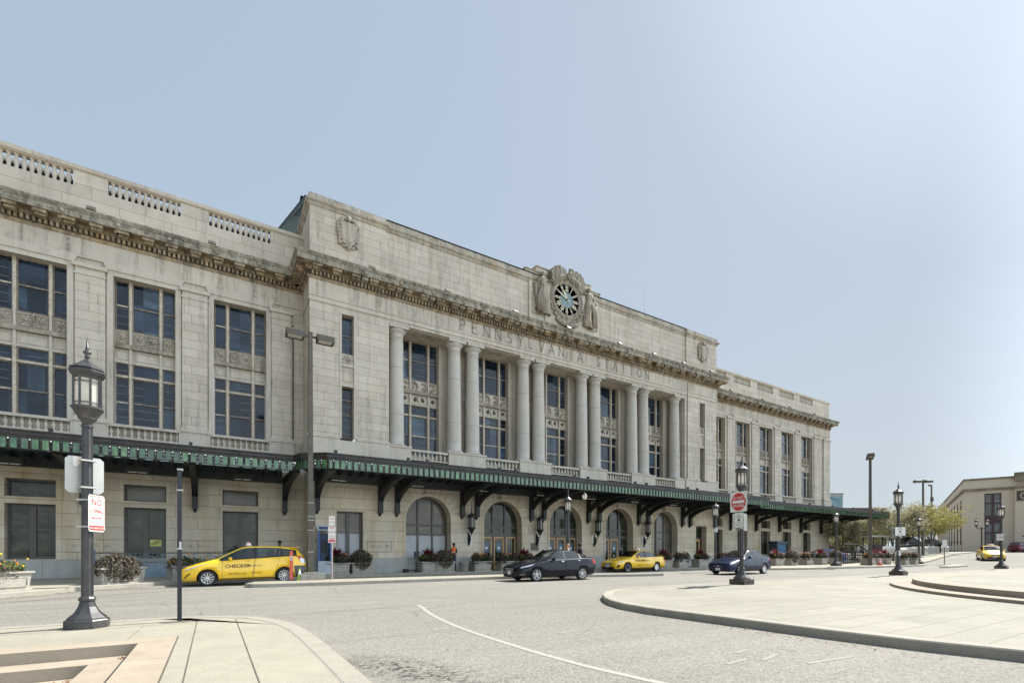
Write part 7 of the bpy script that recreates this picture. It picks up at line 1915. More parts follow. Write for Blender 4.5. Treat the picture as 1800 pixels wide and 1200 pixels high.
# world X of car centre from the contact of the near front wheel: x_front_wheel - wheel + L/2
car('prius', (-.22-.92+4.62/2, 23.55, 0), 0, 'yellow wagon taxi lettered CHECKER at the left, pulling past the tip of the narrow island', M['taxi'], True, 'multi', pitch=-.022)[0].location.z = .035
car('navy', (12.60-.93+2.30, 19.15, 0), 0, 'near-black blue sedan with chrome window line, parked by the island in front of the entrance', M['navy'], False, 'five')
car('camry', (23.55-.98+2.40, 24.35, 0), 0, 'yellow sedan taxi lettered CHECKER in front of the right entrance arch', M['taxi'], True, ('steel','cap'))
car('corolla', (26.3-.90+2.26, 18.05, 0), R(2), 'blue sedan with open driver window passing behind the DO NOT ENTER lamp post', M['blue'], False, 'cap')
r_, _ = car('prius', (69.5, 16.9, .42), R(22), 'distant yellow taxi coming down the ramp towards the forecourt', M['taxi'], True, 'multi')
car('van', (108.5, 22.0, 1.12), R(148), 'maroon minivan at the right edge of the photo', M['maroon'], False, 'six')
car('corolla', (53.0, 25.6, .15), R(-30), 'bright blue car parked behind the far planters beyond the station corner', M['brightblue'], False, 'cap')
CARS['van']['name'] = 'parked_car'
# ================================================================ PEOPLE
M['skin_dark'] = plain('dark_brown_skin', (.085,.045,.028), .5, var=.08); M['skin_light'] = plain('light_skin', (.52,.32,.23), .5, var=.06)
M['hair_black'] = plain('black_hair', (.010,.009,.009), .7, var=.2, scale=20); M['hair_blond'] = plain('auburn_blond_hair', (.42,.20,.09), .6, var=.25, scale=20)
M['cloth_black'] = plain('black_cloth', (.014,.014,.016), .85, var=.25, scale=8); M['cloth_lilac'] = plain('pale_lilac_cloth', (.46,.40,.46), .85, var=.1, scale=8)
M['vest_orange'] = plain('hi_vis_orange_cloth', (.85,.16,.03), .7, var=.1, scale=8); M['vest_silver'] = plain('reflective_band', (.65,.65,.6), .3, .3, var=0)
M['denim'] = plain('dark_denim', (.03,.04,.07), .9, var=.2, scale=8); M['cloth_white'] = plain('white_shirt_cloth', (.62,.62,.62), .85, var=.06); M['cloth_pink'] = plain('pink_shirt_cloth', (.55,.30,.30), .85, var=.1)
def V(*a): return Vector(a)
def human(root, J, H=1.72, skin='skin_dark', shirt='cloth_black', legs='denim', shoes='black', sleeve='long', name='body'):
    """one continuous skinned body. J: joint positions in metres for a 1.72 m figure facing -y; returns the body"""
    s = H/1.72
    base = {'pel':V(0,0,.94),'wai':V(0,.01,1.08),'che':V(0,.01,1.27),'neck0':V(0,.01,1.42),'neck1':V(0,0,1.49),'head':V(0,-.01,1.60),'top':V(0,0,1.68)}
    for sd_, nm in ((-1,'l'),(1,'r')):
        base.update({'hip'+nm:V(sd_*.085,0,.90),'knee'+nm:V(sd_*.095,-.01,.50),'ank'+nm:V(sd_*.10,.02,.09),'toe'+nm:V(sd_*.11,-.14,.03),
                     'sho'+nm:V(sd_*.165,.01,1.38),'elb'+nm:V(sd_*.215,.03,1.11),'wri'+nm:V(sd_*.22,-.04,.87),'pal'+nm:V(sd_*.22,-.06,.79)})
    base.update({k: Vector(v) for k, v in J.items()})
    names = list(base); idx = {n: i for i, n in enumerate(names)}
    rad = {'pel':.135,'wai':.118,'che':.140,'neck0':.060,'neck1':.050,'head':.082,'top':.070}
    for nm in 'lr': rad.update({'hip'+nm:.085,'knee'+nm:.058,'ank'+nm:.040,'toe'+nm:.034,'sho'+nm:.060,'elb'+nm:.042,'wri'+nm:.027,'pal'+nm:.030})
    E_ = [('pel','wai'),('wai','che'),('che','neck0'),('neck0','neck1'),('neck1','head'),('head','top')]
    for nm in 'lr': E_ += [('pel','hip'+nm),('hip'+nm,'knee'+nm),('knee'+nm,'ank'+nm),('ank'+nm,'toe'+nm),('che','sho'+nm),('sho'+nm,'elb'+nm),('elb'+nm,'wri'+nm),('wri'+nm,'pal'+nm)]
    me = bpy.data.meshes.new('body'); me.from_pydata([tuple(base[n]*s) for n in names], [(idx[a], idx[b]) for a, b in E_], [])
    o = bpy.data.objects.new(name, me); COL.objects.link(o)
    md = o.modifiers.new('skin', 'SKIN'); 
    for n in names:
        r = rad[n]*s; sv = me.skin_vertices[0].data[idx[n]]; sv.radius = (r, r*(.78 if n in ('pel','wai','che') else 1)); sv.use_root = (n == 'pel')
    sb_ = o.modifiers.new('sub', 'SUBSURF'); sb_.levels = 2; sb_.render_levels = 2
    dg = bpy.context.evaluated_depsgraph_get(); m2 = bpy.data.meshes.new_from_object(o.evaluated_get(dg)); o.modifiers.clear()
    # add fingers, nose, ears and eyes into the same mesh
    mb = MB(); mb.v = [tuple(v.co) for v in m2.vertices]
    segs_ = []
    for a, b in E_:
        t_ = 'skin' if a in ('neck0','neck1','head') or b in ('neck1','head','top') or b.startswith('pal') else ('legs' if a[:3] in ('hip','kne') or b[:3] == 'hip' else ('shoes' if a[:3] == 'ank' else 'shirt'))
        if sleeve == 'short' and a.startswith('elb'): t_ = 'skin'
        segs_.append((base[a]*s, base[b]*s, t_))
    mi = {'skin':0,'shirt':1,'legs':2,'shoes':3}
    for p_ in m2.polygons:
        c = sum((m2.vertices[i].co for i in p_.vertices), Vector())/len(p_.vertices); best, bt = 9, 'shirt'
        for a, b, t_ in segs_:
            ab = b-a; u = max(0, min(1, (c-a).dot(ab)/max(ab.length_squared, 1e-9))); d = (a+ab*u-c).length
            if t_ in ('legs','shirt') and b-a and d > best-.0: continue
            if d < best: best, bt = d, t_
        if bt == 'legs' and c.z > .96*s and legs != 'skirt': bt = 'shirt'
        mb.mat(mi[bt], True); mb.face(list(p_.vertices))
    mb.mat(0, True); hd = base['head']*s; fr = J.get('_face', V(0,-1,0)); sx = Vector((-fr.y, fr.x, 0))
    mb.ball(tuple(hd+fr*.082*s+V(0,0,-.005)), (.014*s,.014*s,.022*s), 6, 5)
    for e in (-1, 1):
        mb.ball(tuple(hd+sx*e*.078*s), (.014*s,.018*s,.028*s), 6, 5)
        mb.mat(3).ball(tuple(hd+fr*.074*s+sx*e*.030*s+V(0,0,.022)), .010*s, 6, 4); mb.mat(0)
    mb.mat(4).ball(tuple(hd+fr*.078*s+V(0,0,-.045*s)), (.022*s,.008*s,.006*s), 6, 4); mb.mat(0)
    for nm in 'lr':
        pa, wr = base['pal'+nm]*s, base['wri'+nm]*s; d = (pa-wr).normalized(); w = d.cross(V(0,0,1)); w = (w if w.length > .2 else V(1,0,0)).normalized(); q = d.cross(w).normalized()
        for k, L in enumerate((.070,.080,.074,.058)):
            b0 = pa+w*(k-1.5)*.018*s+d*.012*s; b1 = b0+(d+q*.25).normalized()*L*.5*s; b2 = b1+(d*.5+q*.8).normalized()*L*.5*s
            mb.tube([b0, b1, b2], [.0085*s,.008*s,.006*s], 6)
        b0 = pa+w*.026*s-d*.02*s; mb.tube([b0, b0+(w*.7+d*.7)*.03*s, b0+(w*.4+d+q*.3)*.055*s], [.010*s,.009*s,.007*s], 6)
    bpy.data.objects.remove(o); 
    o = mb.build(name, [M[skin], M[shirt], M[legs], M[shoes], M['sign_red'] if skin == 'skin_light' else M['hair_black']], root)
    return o, base, s
def hair(root, base, s, kind, mat, fr=V(0,-1,0)):
    h = MB(); h.mat(0, True); c = base['head']*s
    if kind == 'short': h.ball(tuple(c-fr*.012+V(0,0,.040*s)), (.094*s,.098*s,.088*s), 14, 10)
    elif kind == 'afro': h.ball(tuple(c-fr*.03+V(0,0,.045*s)), (.118*s,.12*s,.112*s), 14, 10)
    else:
        h.ball(tuple(c-fr*.02+V(0,0,.035*s)), (.098*s,.104*s,.092*s), 14, 10)
        h.tube([tuple(c-fr*.055+V(0,0,.03)), tuple(c-fr*.085+V(0,0,-.10)), tuple(c-fr*.075+V(0,0,-.24))], [.085*s,.080*s,.045*s], 10)
    h.build('hair', mat, root)
# worker in the orange vest holding a tool
root = empty('person', (12.55,27.2,.15), R(-60), 'worker in a bright orange safety vest standing at the right side of the first arch', 'person')
o, b, s = human(root, {'elbl':(-.24,-.10,1.14),'wril':(-.12,-.28,1.18),'pall':(-.06,-.34,1.20),'elbr':(.25,-.06,1.12),'wrir':(.12,-.26,1.06),'palr':(.06,-.32,1.06)}, 1.76, 'skin_dark', 'cloth_black', 'denim', sleeve='long')
hair(root, b, s, 'short', M['hair_black'])
v = MB(); v.mat(0, True)
n = 16; H_ = [(1.02,.158,.128),(1.12,.160,.130),(1.27,.185,.145),(1.38,.180,.125),(1.44,.10,.085)]; b0 = len(v.v)
for z, rx, ry in H_:
    for j in range(n): a = 2*math.pi*j/n; v.v.append((rx*math.cos(a)*s, ry*math.sin(a)*s, z*s))
for i in range(len(H_)-1):
    for j in range(n): v.mat(0 if not (i == 1) else 0); v.face((b0+i*n+j, b0+i*n+(j+1) % n, b0+(i+1)*n+(j+1) % n, b0+(i+1)*n+j))
v.mat(1).lathe([(.166,1.14),(.170,1.19)], (0,0,0), 16, cap=False)
v.build('safety_vest', [M['vest_orange'], M['vest_silver']], root)
mb = MB(); mb.tube([(.06,-.35,.80),(.0,-.36,1.42)], .014, 6); o = mb.build('broom_handle', M['pole_brown'], None); o.location = (12.55,27.2,.15); o.rotation_euler = (0,0,R(-60)); tag(o, 'thin tool handle held by the worker in the orange vest', 'tool')
# two women on the island behind the black sedan
root = empty('person', (17.75,21.4,.15), R(75), 'woman in black with black hair, right of the pair behind the black sedan', 'person')
o, b, s = human(root, {'elbl':(-.23,.02,1.12),'wril':(-.20,-.20,1.02),'pall':(-.19,-.28,1.02),'kneel':(-.09,-.16,.52),'ankl':(-.10,-.20,.10),'toel':(-.10,-.36,.04),'kneer':(.09,.06,.50),'ankr':(.10,.22,.10),'toer':(.10,.10,.03)}, 1.70, 'skin_dark', 'cloth_black', 'cloth_black', sleeve='short'); hair(root, b, s, 'afro', M['hair_black'])
mb = MB(); mb.mat(0, True).ball((0,0,0), (.05,.13,.15), 10, 8); mb.tube([(0,-.08,.12),(.03,-.06,.35),(0,.04,.52),(-.02,.08,.35),(0,.08,.12)], .01, 5)
o = mb.build('shoulder_bag', M['denim'], None); o.location = (18.0,21.35,1.05); o.rotation_euler = (0,0,R(-15)); tag(o, 'dark bag hanging at the side of the woman in black behind the sedan', 'bag')
root = empty('person', (17.15,21.75,.15), R(60), 'woman with fair hair and lilac top, left of the pair behind the black sedan', 'person')
o, b, s = human(root, {'elbr':(.23,-.05,1.14),'wrir':(.20,-.27,1.12),'palr':(.19,-.34,1.14)}, 1.66, 'skin_light', 'cloth_lilac', 'denim', sleeve='long'); hair(root, b, s, 'long', M['hair_blond'])
# head and shoulders seen over the wagon taxi
root = empty('person', (2.75,26.3,.15), R(30), 'person in a pink top seen over the roof of the wagon taxi', 'person')
o, b, s = human(root, {}, 1.78, 'skin_dark', 'cloth_pink', 'denim', sleeve='short'); hair(root, b, s, 'short', M['hair_black'])
# seated figure on the planter rim beyond the bonnet of the black sedan
root = empty('person', (18.35,26.0,.15), R(100), 'seated person in a white shirt glimpsed over the bonnet of the black sedan', 'person')
sit = {'pel':(0,.0,.55),'wai':(0,.0,.68),'che':(0,-.02,.88),'neck0':(0,-.03,1.03),'neck1':(0,-.05,1.10),'head':(0,-.07,1.20),'top':(0,-.06,1.28),
 'hipl':(-.09,-.05,.53),'hipr':(.09,-.05,.53),'kneel':(-.11,-.44,.50),'kneer':(.11,-.44,.50),'ankl':(-.11,-.42,.09),'ankr':(.11,-.42,.09),'toel':(-.11,-.58,.03),'toer':(.11,-.58,.03),
 'shol':(-.165,-.02,.99),'shor':(.165,-.02,.99),'elbl':(-.22,-.12,.74),'elbr':(.22,-.12,.74),'wril':(-.13,-.34,.62),'wrir':(.13,-.34,.62),'pall':(-.10,-.41,.60),'palr':(.10,-.41,.60)}
o, b, s = human(root, sit, 1.74, 'skin_dark', 'cloth_white', 'denim', sleeve='short'); hair(root, b, s, 'short', M['hair_black'])
stl = MB(); stl.box(-.22,.22,-.15,.22,.42,.47)
for a_, c_ in ((-.19,-.12),(.19,-.12),(-.19,.19),(.19,.19)): stl.box(a_-.015,a_+.015,c_-.015,c_+.015,0,.42)
o = stl.build('stool', M['darkmetal'], None); o.location = (18.35,26.0,.15); o.rotation_euler = (0,0,R(100)); tag(o, 'low dark stool under the seated person behind the black sedan', 'stool')
root = empty('person', (26.35,26.9,.15), R(-20), 'person in dark clothes standing at the open right entrance, seen over the yellow sedan taxi', 'person')
o, b, s = human(root, {'elbl':(-.24,-.05,1.12),'wril':(-.10,-.26,1.16),'pall':(-.04,-.32,1.18)}, 1.60, 'skin_light', 'cloth_black', 'cloth_black', sleeve='long'); hair(root, b, s, 'short', M['hair_black'])
# drivers
def driver(loc, rz, label, shirt, skin='skin_dark'):
    root = empty('person', loc, rz, label, 'person')
    d = dict(sit); d.update({'wril':(-.16,-.46,.86),'wrir':(.16,-.46,.86),'pall':(-.16,-.52,.88),'palr':(.16,-.52,.88),'elbl':(-.24,-.24,.76),'elbr':(.24,-.24,.76),'ankl':(-.11,-.60,.30),'ankr':(.11,-.60,.30),'toel':(-.11,-.70,.26),'toer':(.11,-.70,.26),'kneel':(-.11,-.40,.58),'kneer':(.11,-.40,.58)})
    o, b, s = human(root, d, 1.60, skin, shirt, 'denim', sleeve='short'); hair(root, b, s, 'short', M['hair_black'])
driver((26.3-.90+2.40-.18, 17.72, .10), R(-90), 'driver of the blue sedan with an arm near the open window', 'cloth_white')
driver((-.22-.92+2.45+.02, 23.20, .16), R(-90), 'driver inside the yellow wagon taxi at the left', 'cloth_lilac')

# ================================================================ BEYOND THE FORECOURT
def grid_pane(name, base, nx, nz): pass
m, t, p = nt('buff_brick'); S(p, (.30,.255,.185), .85)
cv = N(t, 'ShaderNodeCombineXYZ'); sx = N(t, 'ShaderNodeSeparateXYZ'); t.links.new(obj_pos(t), sx.inputs[0]); t.links.new(mathn(t,'ADD',sx.outputs[0],sx.outputs[1]), cv.inputs[0]); t.links.new(sx.outputs[2], cv.inputs[1])
br = N(t, 'ShaderNodeTexBrick'); t.links.new(cv.outputs[0], br.inputs['Vector']); br.inputs['Scale'].default_value = 1; br.inputs['Brick Width'].default_value = 1.6; br.inputs['Row Height'].default_value = .6; br.inputs['Mortar Size'].default_value = .02
br.inputs['Color1'].default_value = (.60,.525,.415,1); br.inputs['Color2'].default_value = (.57,.49,.385,1); br.inputs['Mortar'].default_value = (.48,.42,.33,1)
c_ = mixc(t, .35, br.outputs['Color'], ramp(t, noise(t, obj_pos(t), .5, 5), [(.3,(.50,.43,.33)),(.7,(.64,.56,.44))])); t.links.new(c_, p.inputs['Base Color']); M['buff'] = m
M['buffstone'] = plain('buff_stone_trim', (.42,.37,.28), .85, var=.1, scale=1)
M['oxblood'] = plain('oxblood_window_metal', (.075,.04,.045), .6, var=.15, scale=2)
PO = empty('post_office', (112.3,30.7,.9), R(-70.3), 'buff stone post office building with tall dark red window strips at the far right', 'building')
mb = MB(); Wd, Dp, Ht = 60, 77, 12.8
wins = [(2.2*k+0, ) for k in range(1)]
fw = [(9.0, 3.6)]
holes = [(2.55,4.65,1.4,10.4),(31,36,1.4,10.3),(42,47,1.4,10.3)]
def wg(mb, x0, x1, z0, z1, y, hs, depth): wall_grid(mb, x0, x1, z0, z1, y, hs, depth)
wg(mb, 0, Wd, -1.5, Ht-1.6, 0, holes, .5)
n0 = len(mb.v); side = MB(); sh = [(3.4+6.6*k, 6.4+6.6*k, 1.6, 9.8) for k in range(11)]
wall_grid(side, 0, Dp, -1.5, Ht-1.6, 0, sh, .22)
for v_ in side.v: mb.v.append((v_[1], Dp-v_[0], v_[2])) 
for f_ in side.f: mb.face([n0+i for i in f_])
mb.poly([(0,0,Ht),(Wd,0,Ht),(Wd,Dp,Ht),(0,Dp,Ht)]); mb.poly([(Wd,0,-1.5),(Wd,Dp,-1.5),(Wd,Dp,Ht),(Wd,0,Ht)]); mb.poly([(0,0,Ht-1.6),(Wd,0,Ht-1.6),(Wd,0,Ht-.001),(0,0,Ht-.001)]); mb.poly([(0,Dp,Ht-1.6),(0,0,Ht-1.6),(0,0,Ht),(0,Dp,Ht)])
mb.box(6.15, 22, -.6, .3, -1.5, Ht-1.6)
mb.build('wall', M['buff'], PO)
mb = MB(); mb.box(-.25,6.0,-.25,.1,Ht-1.9,Ht-1.5); mb.box(-.25,.0,.1,Dp,Ht-1.9,Ht-1.5); mb.box(6.0,22.2,-.85,.1,Ht-1.9,Ht-1.5); mb.box(22.22,Wd,-.25,.1,Ht-1.9,Ht-1.5)
mb.box(-.1,Wd+.1,-.12,.4,Ht-.02,Ht+.3); mb.box(-.1,.4,.4,Dp,Ht-.02,Ht+.3); mb.box(6.1,22.1,-.8,-.13,Ht-.6,Ht+.8)
mb.build('cornice', plain('dark_stained_trim', (.22,.185,.135), .85, var=.35, scale=.8), PO)
for hx in holes:
    f = MB(); g = MB(); x0, x1, z0, z1 = hx
    for q in ((x0,x0+.12,z0,z1),(x1-.12,x1,z0,z1),((x0+x1)/2-.13,(x0+x1)/2+.13,z0,z1)): f.box(q[0],q[1],.18,.32,q[2],q[3])
    f.box(x0+.12,x1-.12,.14,.34,5.3,6.6); f.box(x0+.12,x1-.12,.16,.32,8.6,8.8); f.box(x0+.12,x1-.12,.16,.32,z0,z0+.3); f.box(x0+.12,x1-.12,.16,.32,z1-.15,z1); f.box(x0+.12,x1-.12,.16,.32,3.6,3.75)
    for e in range(1, 8):
        xx = x0+(x1-x0)*e/8
        if e != 4: f.box(xx-.02,xx+.02,.24,.32,z0+.3,z1-.15)
    o = f.build('window', M['oxblood'], PO); g.poly([(x0,.33,z0),(x1,.33,z0),(x1,.33,z1),(x0,.33,z1)]); g.build('pane', plain('pale_window_glass', (.30,.32,.32), .15, var=.3, scale=.6) if 'pale_window_glass' not in bpy.data.materials else bpy.data.materials['pale_window_glass'], o)
first = None
for a0, a1, z0, z1 in sh:
    if first is None:
        f = MB(); f.box(.05,.20,0,3.0,z0,z1); f.mat(1).box(.03,.05,.2,1.4,z0+.2,5.2); f.box(.03,.05,1.6,2.8,z0+.2,5.2); f.box(.03,.05,.2,1.4,6.3,z1-.2); f.box(.03,.05,1.6,2.8,6.3,z1-.2)
        first = f.build('side_window', [M['oxblood'], plain('dull_dark_glass', (.05,.05,.055), .7, var=.3, spec=.05)], PO); o = first
    else: o = copy_tree(first, PO)
    o.location = (0, Dp-a1, 0)
mb = MB(); mb.box(6.35,8.25,-.66,-.6,8.9,10.5); mb.mat(1).lathe([(.38,-.05),(.48,-.09),(.58,-.05),(.60,0)], (7.3,-.66,9.7), 28, axis='y', cap=False); mb.mat(2).lathe([(0,-.02),(.38,-.02)], (7.3,-.66,9.7), 24, axis='y', cap=False); mb.mat(1, True).ball((7.3,-.72,9.75),(.18,.06,.24),10,8); mb.mat(0, False)
mb.mat(1).box(6.25,8.35,-.68,-.6,10.5,10.62); mb.box(6.25,8.35,-.68,-.6,8.78,8.9); mb.mat(2).box(7.0,7.7,-.63,-.6,2.9,3.1)
mb.build('medallion_panel', [M['oxblood'], M['buffstone'], M['glass']], PO)
# retaining wall of the ramp, with coping, railing and pavement
def gh(x): return hh(x, 0)
mb = MB(); RW = [(60.0,21.3),(66,22.6),(75,24.6),(86,26.8),(98,28.6)]
cop = MB(); rl = MB()
for i in range(len(RW)-1):
    (xa, ya), (xb, yb) = RW[i], RW[i+1]; za, zb_ = gh(xa), gh(xb); ta, tb = 1.45+.13*i, 1.45+.13*(i+1)
    d = Vector((xb-xa, yb-ya)).normalized(); n = Vector((-d.y, d.x))*.4
    A = [(xa,ya),(xb,yb),(xb+n.x,yb+n.y),(xa+n.x,ya+n.y)]
    b0 = len(mb.v); mb.v += [(A[0][0],A[0][1],-.2),(A[1][0],A[1][1],-.2),(A[2][0],A[2][1],-.2),(A[3][0],A[3][1],-.2),(A[0][0],A[0][1],ta),(A[1][0],A[1][1],tb),(A[2][0],A[2][1],tb),(A[3][0],A[3][1],ta)]
    for q in ((4,5,6,7),(0,1,5,4),(1,2,6,5),(2,3,7,6),(3,0,4,7)): mb.face([b0+k for k in q])
    cop.tube([(xa+n.x/2,ya+n.y/2,ta+.04),(xb+n.x/2,yb+n.y/2,tb+.04)], .25, 4)
    for k in range(5):
        t_ = k/5; x, y, z = xa+(xb-xa)*t_+n.x/2, ya+(yb-ya)*t_+n.y/2, ta+(tb-ta)*t_
        rl.tube([(x,y,z),(x,y,z+.55)], .04, 5)
    rl.tube([(xa+n.x/2,ya+n.y/2,ta+.55),(xb+n.x/2,yb+n.y/2,tb+.55)], .04, 5)
root = empty('retaining_wall', (0,0,0), 0, 'long low concrete retaining wall rising along the ramp towards the post office', 'wall')
mb.build('wall', M['concrete'], root); cop.build('coping', M['concrete'], root); rl.build('railing', M['darkmetal'], root)
mb = MB(); b0 = 0
for i, (x, y0, y1) in enumerate([(58,19.6,23),(66,20.6,23.5),(75,22.2,25.5),(86,24.2,27.5),(98,25.8,29),(112,27.5,31)]): mb.v += [(x,y0,gh(x)+.14),(x,y1,gh(x)+.14),(x,y0,gh(x)-.05)]
for i in range(5): mb.face((3*i,3*i+3,3*i+4,3*i+1)); mb.face((3*i+2,3*i+5,3*i+3,3*i))
struct(mb, 'ramp_pavement', M['paving'])
# mural building and dark-walled house with banners beyond the corner
m, t, p = nt('painted_mural'); S(p, (.3,.4,.45), .8)
nz = N(t, 'ShaderNodeTexNoise'); nz.inputs['Scale'].default_value = .16; nz.inputs['Detail'].default_value = 3; nz.inputs['Distortion'].default_value = 1.2; t.links.new(obj_pos(t), nz.inputs['Vector'])
t.links.new(ramp(t, nz.outputs['Fac'], [(.35,(.06,.14,.20)),(.45,(.20,.30,.32)),(.52,(.36,.33,.22)),(.6,(.14,.25,.30)),(.7,(.42,.40,.32))]), p.inputs['Base Color'])
root = empty('mural_building', (163,75,0), R(-25), 'distant building with a large abstract blue and yellow mural on its end wall', 'building')
mb = MB(); mb.box(-7.2,.4,-3,20,0,18.6); mb.mat(1).poly([(-7.1,-3.02,7),(.3,-3.02,7),(.3,-3.02,18.3),(-7.1,-3.02,18.3)]); mb.mat(2).box(-7.4,.6,-3.2,20,18.6,18.85); mb.build('wall', [M['buff'], m, M['frame_dark']], root)
root = empty('brick_house', (100,41,0), R(-30), 'dark red brick building with white banners low behind the station corner', 'building')
mb = MB(); mb.box(-5,4,0,8,0,9.2); mb.build('wall', plain('dark_red_brick', (.10,.06,.065), .9, var=.2), root)
mb = MB(); mb.box(-2.2,.6,-.1,-.02,1.2,5.6); mb.mat(1).box(-.9,-.5,-.12,-.1,1.2,5.6); mb.build('banner', [M['white_paint'], M['frame_dark']], root)
mb = MB(); mb.box(-3.4,-2.6,-.05,-.01,1.6,5.5); mb.build('window', M['glass_low'], root)

# ---------------------------------------------------------------- trees
M['bark'] = plain('grey_brown_bark', (.12,.10,.08), .9, var=.3, scale=6)
M['tree_olive'] = leafmat('olive_yellow_leaves', [(.18,.17,.05),(.32,.28,.08),(.42,.36,.12),(.30,.28,.12),(.14,.13,.05)], .6)
M['tree_green'] = leafmat('mid_green_leaves', [(.12,.13,.05),(.20,.21,.08),(.28,.28,.13),(.36,.34,.19)], .6)
M['tree_pale'] = leafmat('pale_grey_green_leaves', [(.20,.19,.10),(.32,.30,.18),(.42,.39,.26),(.14,.13,.06)], .6)
def tree(loc, h, spread, seed, leafm, label, n=2600, leafs=.13, trunks=4, crown0=.35, group='trees beyond the station forecourt'):
    rr = random.Random(seed); root = empty('tree', loc, rr.uniform(0, 6), label, 'tree', group)
    tb = MB(); tips = []; tb.mat(0, True)
    for k in range(trunks):
        a = 6.28*k/trunks+rr.uniform(-.4,.4); lean = rr.uniform(.15,.35)*spread
        p0 = V(rr.uniform(-.1,.1), rr.uniform(-.1,.1), -.1); p1 = V(math.cos(a)*lean*.5, math.sin(a)*lean*.5, h*crown0); p2 = V(math.cos(a)*lean*1.3, math.sin(a)*lean*1.3, h*.68)
        r0 = .022*h/max(1, trunks**.4); tb.tube([p0, (p0+p1)/2+V(rr.uniform(-.06,.06),rr.uniform(-.06,.06),0), p1, p2], [r0, r0*.85, r0*.7, r0*.35], 7)
        for q in range(6):
            b0 = p1.lerp(p2, rr.random()); aa = a+rr.uniform(-1.4,1.4); L = spread*rr.uniform(.35,.75); e = b0+V(math.cos(aa)*L, math.sin(aa)*L, h*rr.uniform(.08,.30))
            md = b0.lerp(e, .5)+V(0,0,.08*h*rr.random()); tb.tube([b0, md, e], [r0*.4, r0*.25, r0*.08], 5); tips += [e, md, e.lerp(md,.5)]
        tips.append(p2)
    tb.build('trunk', M['bark'], root)
    f = MB(); cl_ = []
    for e in tips:
        for _ in range(2): cl_.append((e+V(rr.gauss(0,.14)*spread, rr.gauss(0,.14)*spread, rr.gauss(0,.05)*h), rr.uniform(.14,.30)*spread))
    per = max(6, n//len(cl_))
    for c, r in cl_:
        for i in range(per):
            d = V(rr.gauss(0,1), rr.gauss(0,1), rr.gauss(0,.7)); d = d.normalized()*r*(rr.random()**.4); leaf(f, c+d, leafs*rr.uniform(.6,1.3), rr, .6)
    f.build('crown', leafm, root)
    return root
olive = [((66.5,23.9,1.3), 4.3, 2.5, 3), ((71.5,25.4,1.35), 4.6, 2.8, 4), ((77.5,26.9,1.4), 4.8, 3.0, 5), ((83.5,28.2,1.5), 4.6, 2.9, 6)]
tree((68.0,24.9,1.0), 5.6, 2.9, 3, M['tree_pale'], 'multi-stemmed grey-green tree behind the lamp at the foot of the ramp wall', 4200, .13)
tree((73.5,26.0,1.1), 5.6, 3.0, 4, M['tree_pale'], 'multi-stemmed pale tree in the middle of the row above the ramp wall', 4200, .13)
tree((79.5,27.2,1.2), 6.2, 3.4, 5, M['tree_olive'], 'yellow-olive spreading tree in the row above the ramp wall', 5200, .14)
tree((86.5,27.8,1.2), 6.2, 3.8, 6, M['tree_olive'], 'rightmost yellow-olive tree of the row, in front of the post office corner', 5200, .14)
tree((64,28.5,.2), 5.6, 2.3, 7, M['tree_pale'], 'pale flowering tree just right of the station corner under the canopy end', 3800, .13)
tree((75,33,.2), 4.9, 2.6, 8, M['tree_green'], 'darker green tree to the left of the tall dark light pole', 2400, .14, trunks=3)
tree((84,36,.2), 5.2, 3.0, 9, M['tree_green'], 'green tree behind the shelter roof', 2600, .15, trunks=3)
tree((98,39,.2), 6.0, 3.6, 10, M['tree_green'], 'distant green tree between the shelter and the ramp wall', 2600, .17, trunks=3)
tree((93,35,.6), 6.2, 3.4, 12, M['tree_green'], 'distant bushy tree behind the row above the ramp wall', 2400, .17, trunks=3)
tree((112,52,.2), 6.5, 4.6, 11, M['tree_green'], 'far low tree on the skyline behind the planters', 2200, .24, trunks=2)
tree((76.5,26.4,1.2), 5.6, 3.0, 21, M['tree_olive'], 'yellow-green tree third in the row above the ramp wall', 4600, .14)
tree((91.0,28.6,1.3), 6.0, 3.4, 22, M['tree_olive'], 'olive tree partly behind the rightmost tree of the row, before the post office wall', 4200, .15)
tree((70.5,30.0,.6), 5.4, 3.0, 23, M['tree_pale'], 'pale leafy tree behind the shelter at the left end of the row', 3800, .14)
# low hedge, shelter, railings and boards behind the planters
root = empty('hedge', (66,30.5,0), R(20), 'dark clipped hedge beyond the planters at the station corner', 'hedge')
mb = MB(); rr = random.Random(9); clump(mb, 0, (0,0,.7), (8,1.0,.95), 2600, .16, rr, .8); clump(mb, 0, (3,0,.6), (5,.9,.8), 900, .16, rr, .5); mb.build('foliage', M['tree_green'], root)
root = empty('shelter', (67.0,26.6,0), R(-10), 'small open shelter with a flat pale roof and dark posts behind the planters', 'shelter')
mb = MB(); mb.prism([(-2.1,3.05),(2.1,3.05),(2.0,3.22),(-2.0,3.22)], 'y', -1.2, 1.2); mb.build('roof', M['sign_back'], root)
mb = MB()
for x in (-1.95,0,1.95):
    for y in (-1.1,1.1): mb.box(x-.05,x+.05,y-.05,y+.05,0,3.05)
mb.box(-2,2,1.05,1.12,.9,.98); mb.box(-2.0,2.0,.5,1.0,.42,.48); mb.build('frame', M['darkmetal'], root)
root = empty('entrance_railing', (60.5,24.8,0), R(12), 'black metal barrier rails and ramp handrails behind the far planters', 'railing')
mb = MB()
for k in range(26): x = -9+.72*k; mb.box(x-.03,x+.03,-.03,.03,0,1.45)
for z in (.35,.9,1.42): mb.box(-9.1,9.1,-.035,.035,z,z+.07)
mb.tube([(-3,0,2.1),(3,0,1.2)], .06, 6); mb.tube([(-3,0,2.1),(-9,0,2.1)], .06, 6)
mb.build('rail', M['darkmetal'], root)
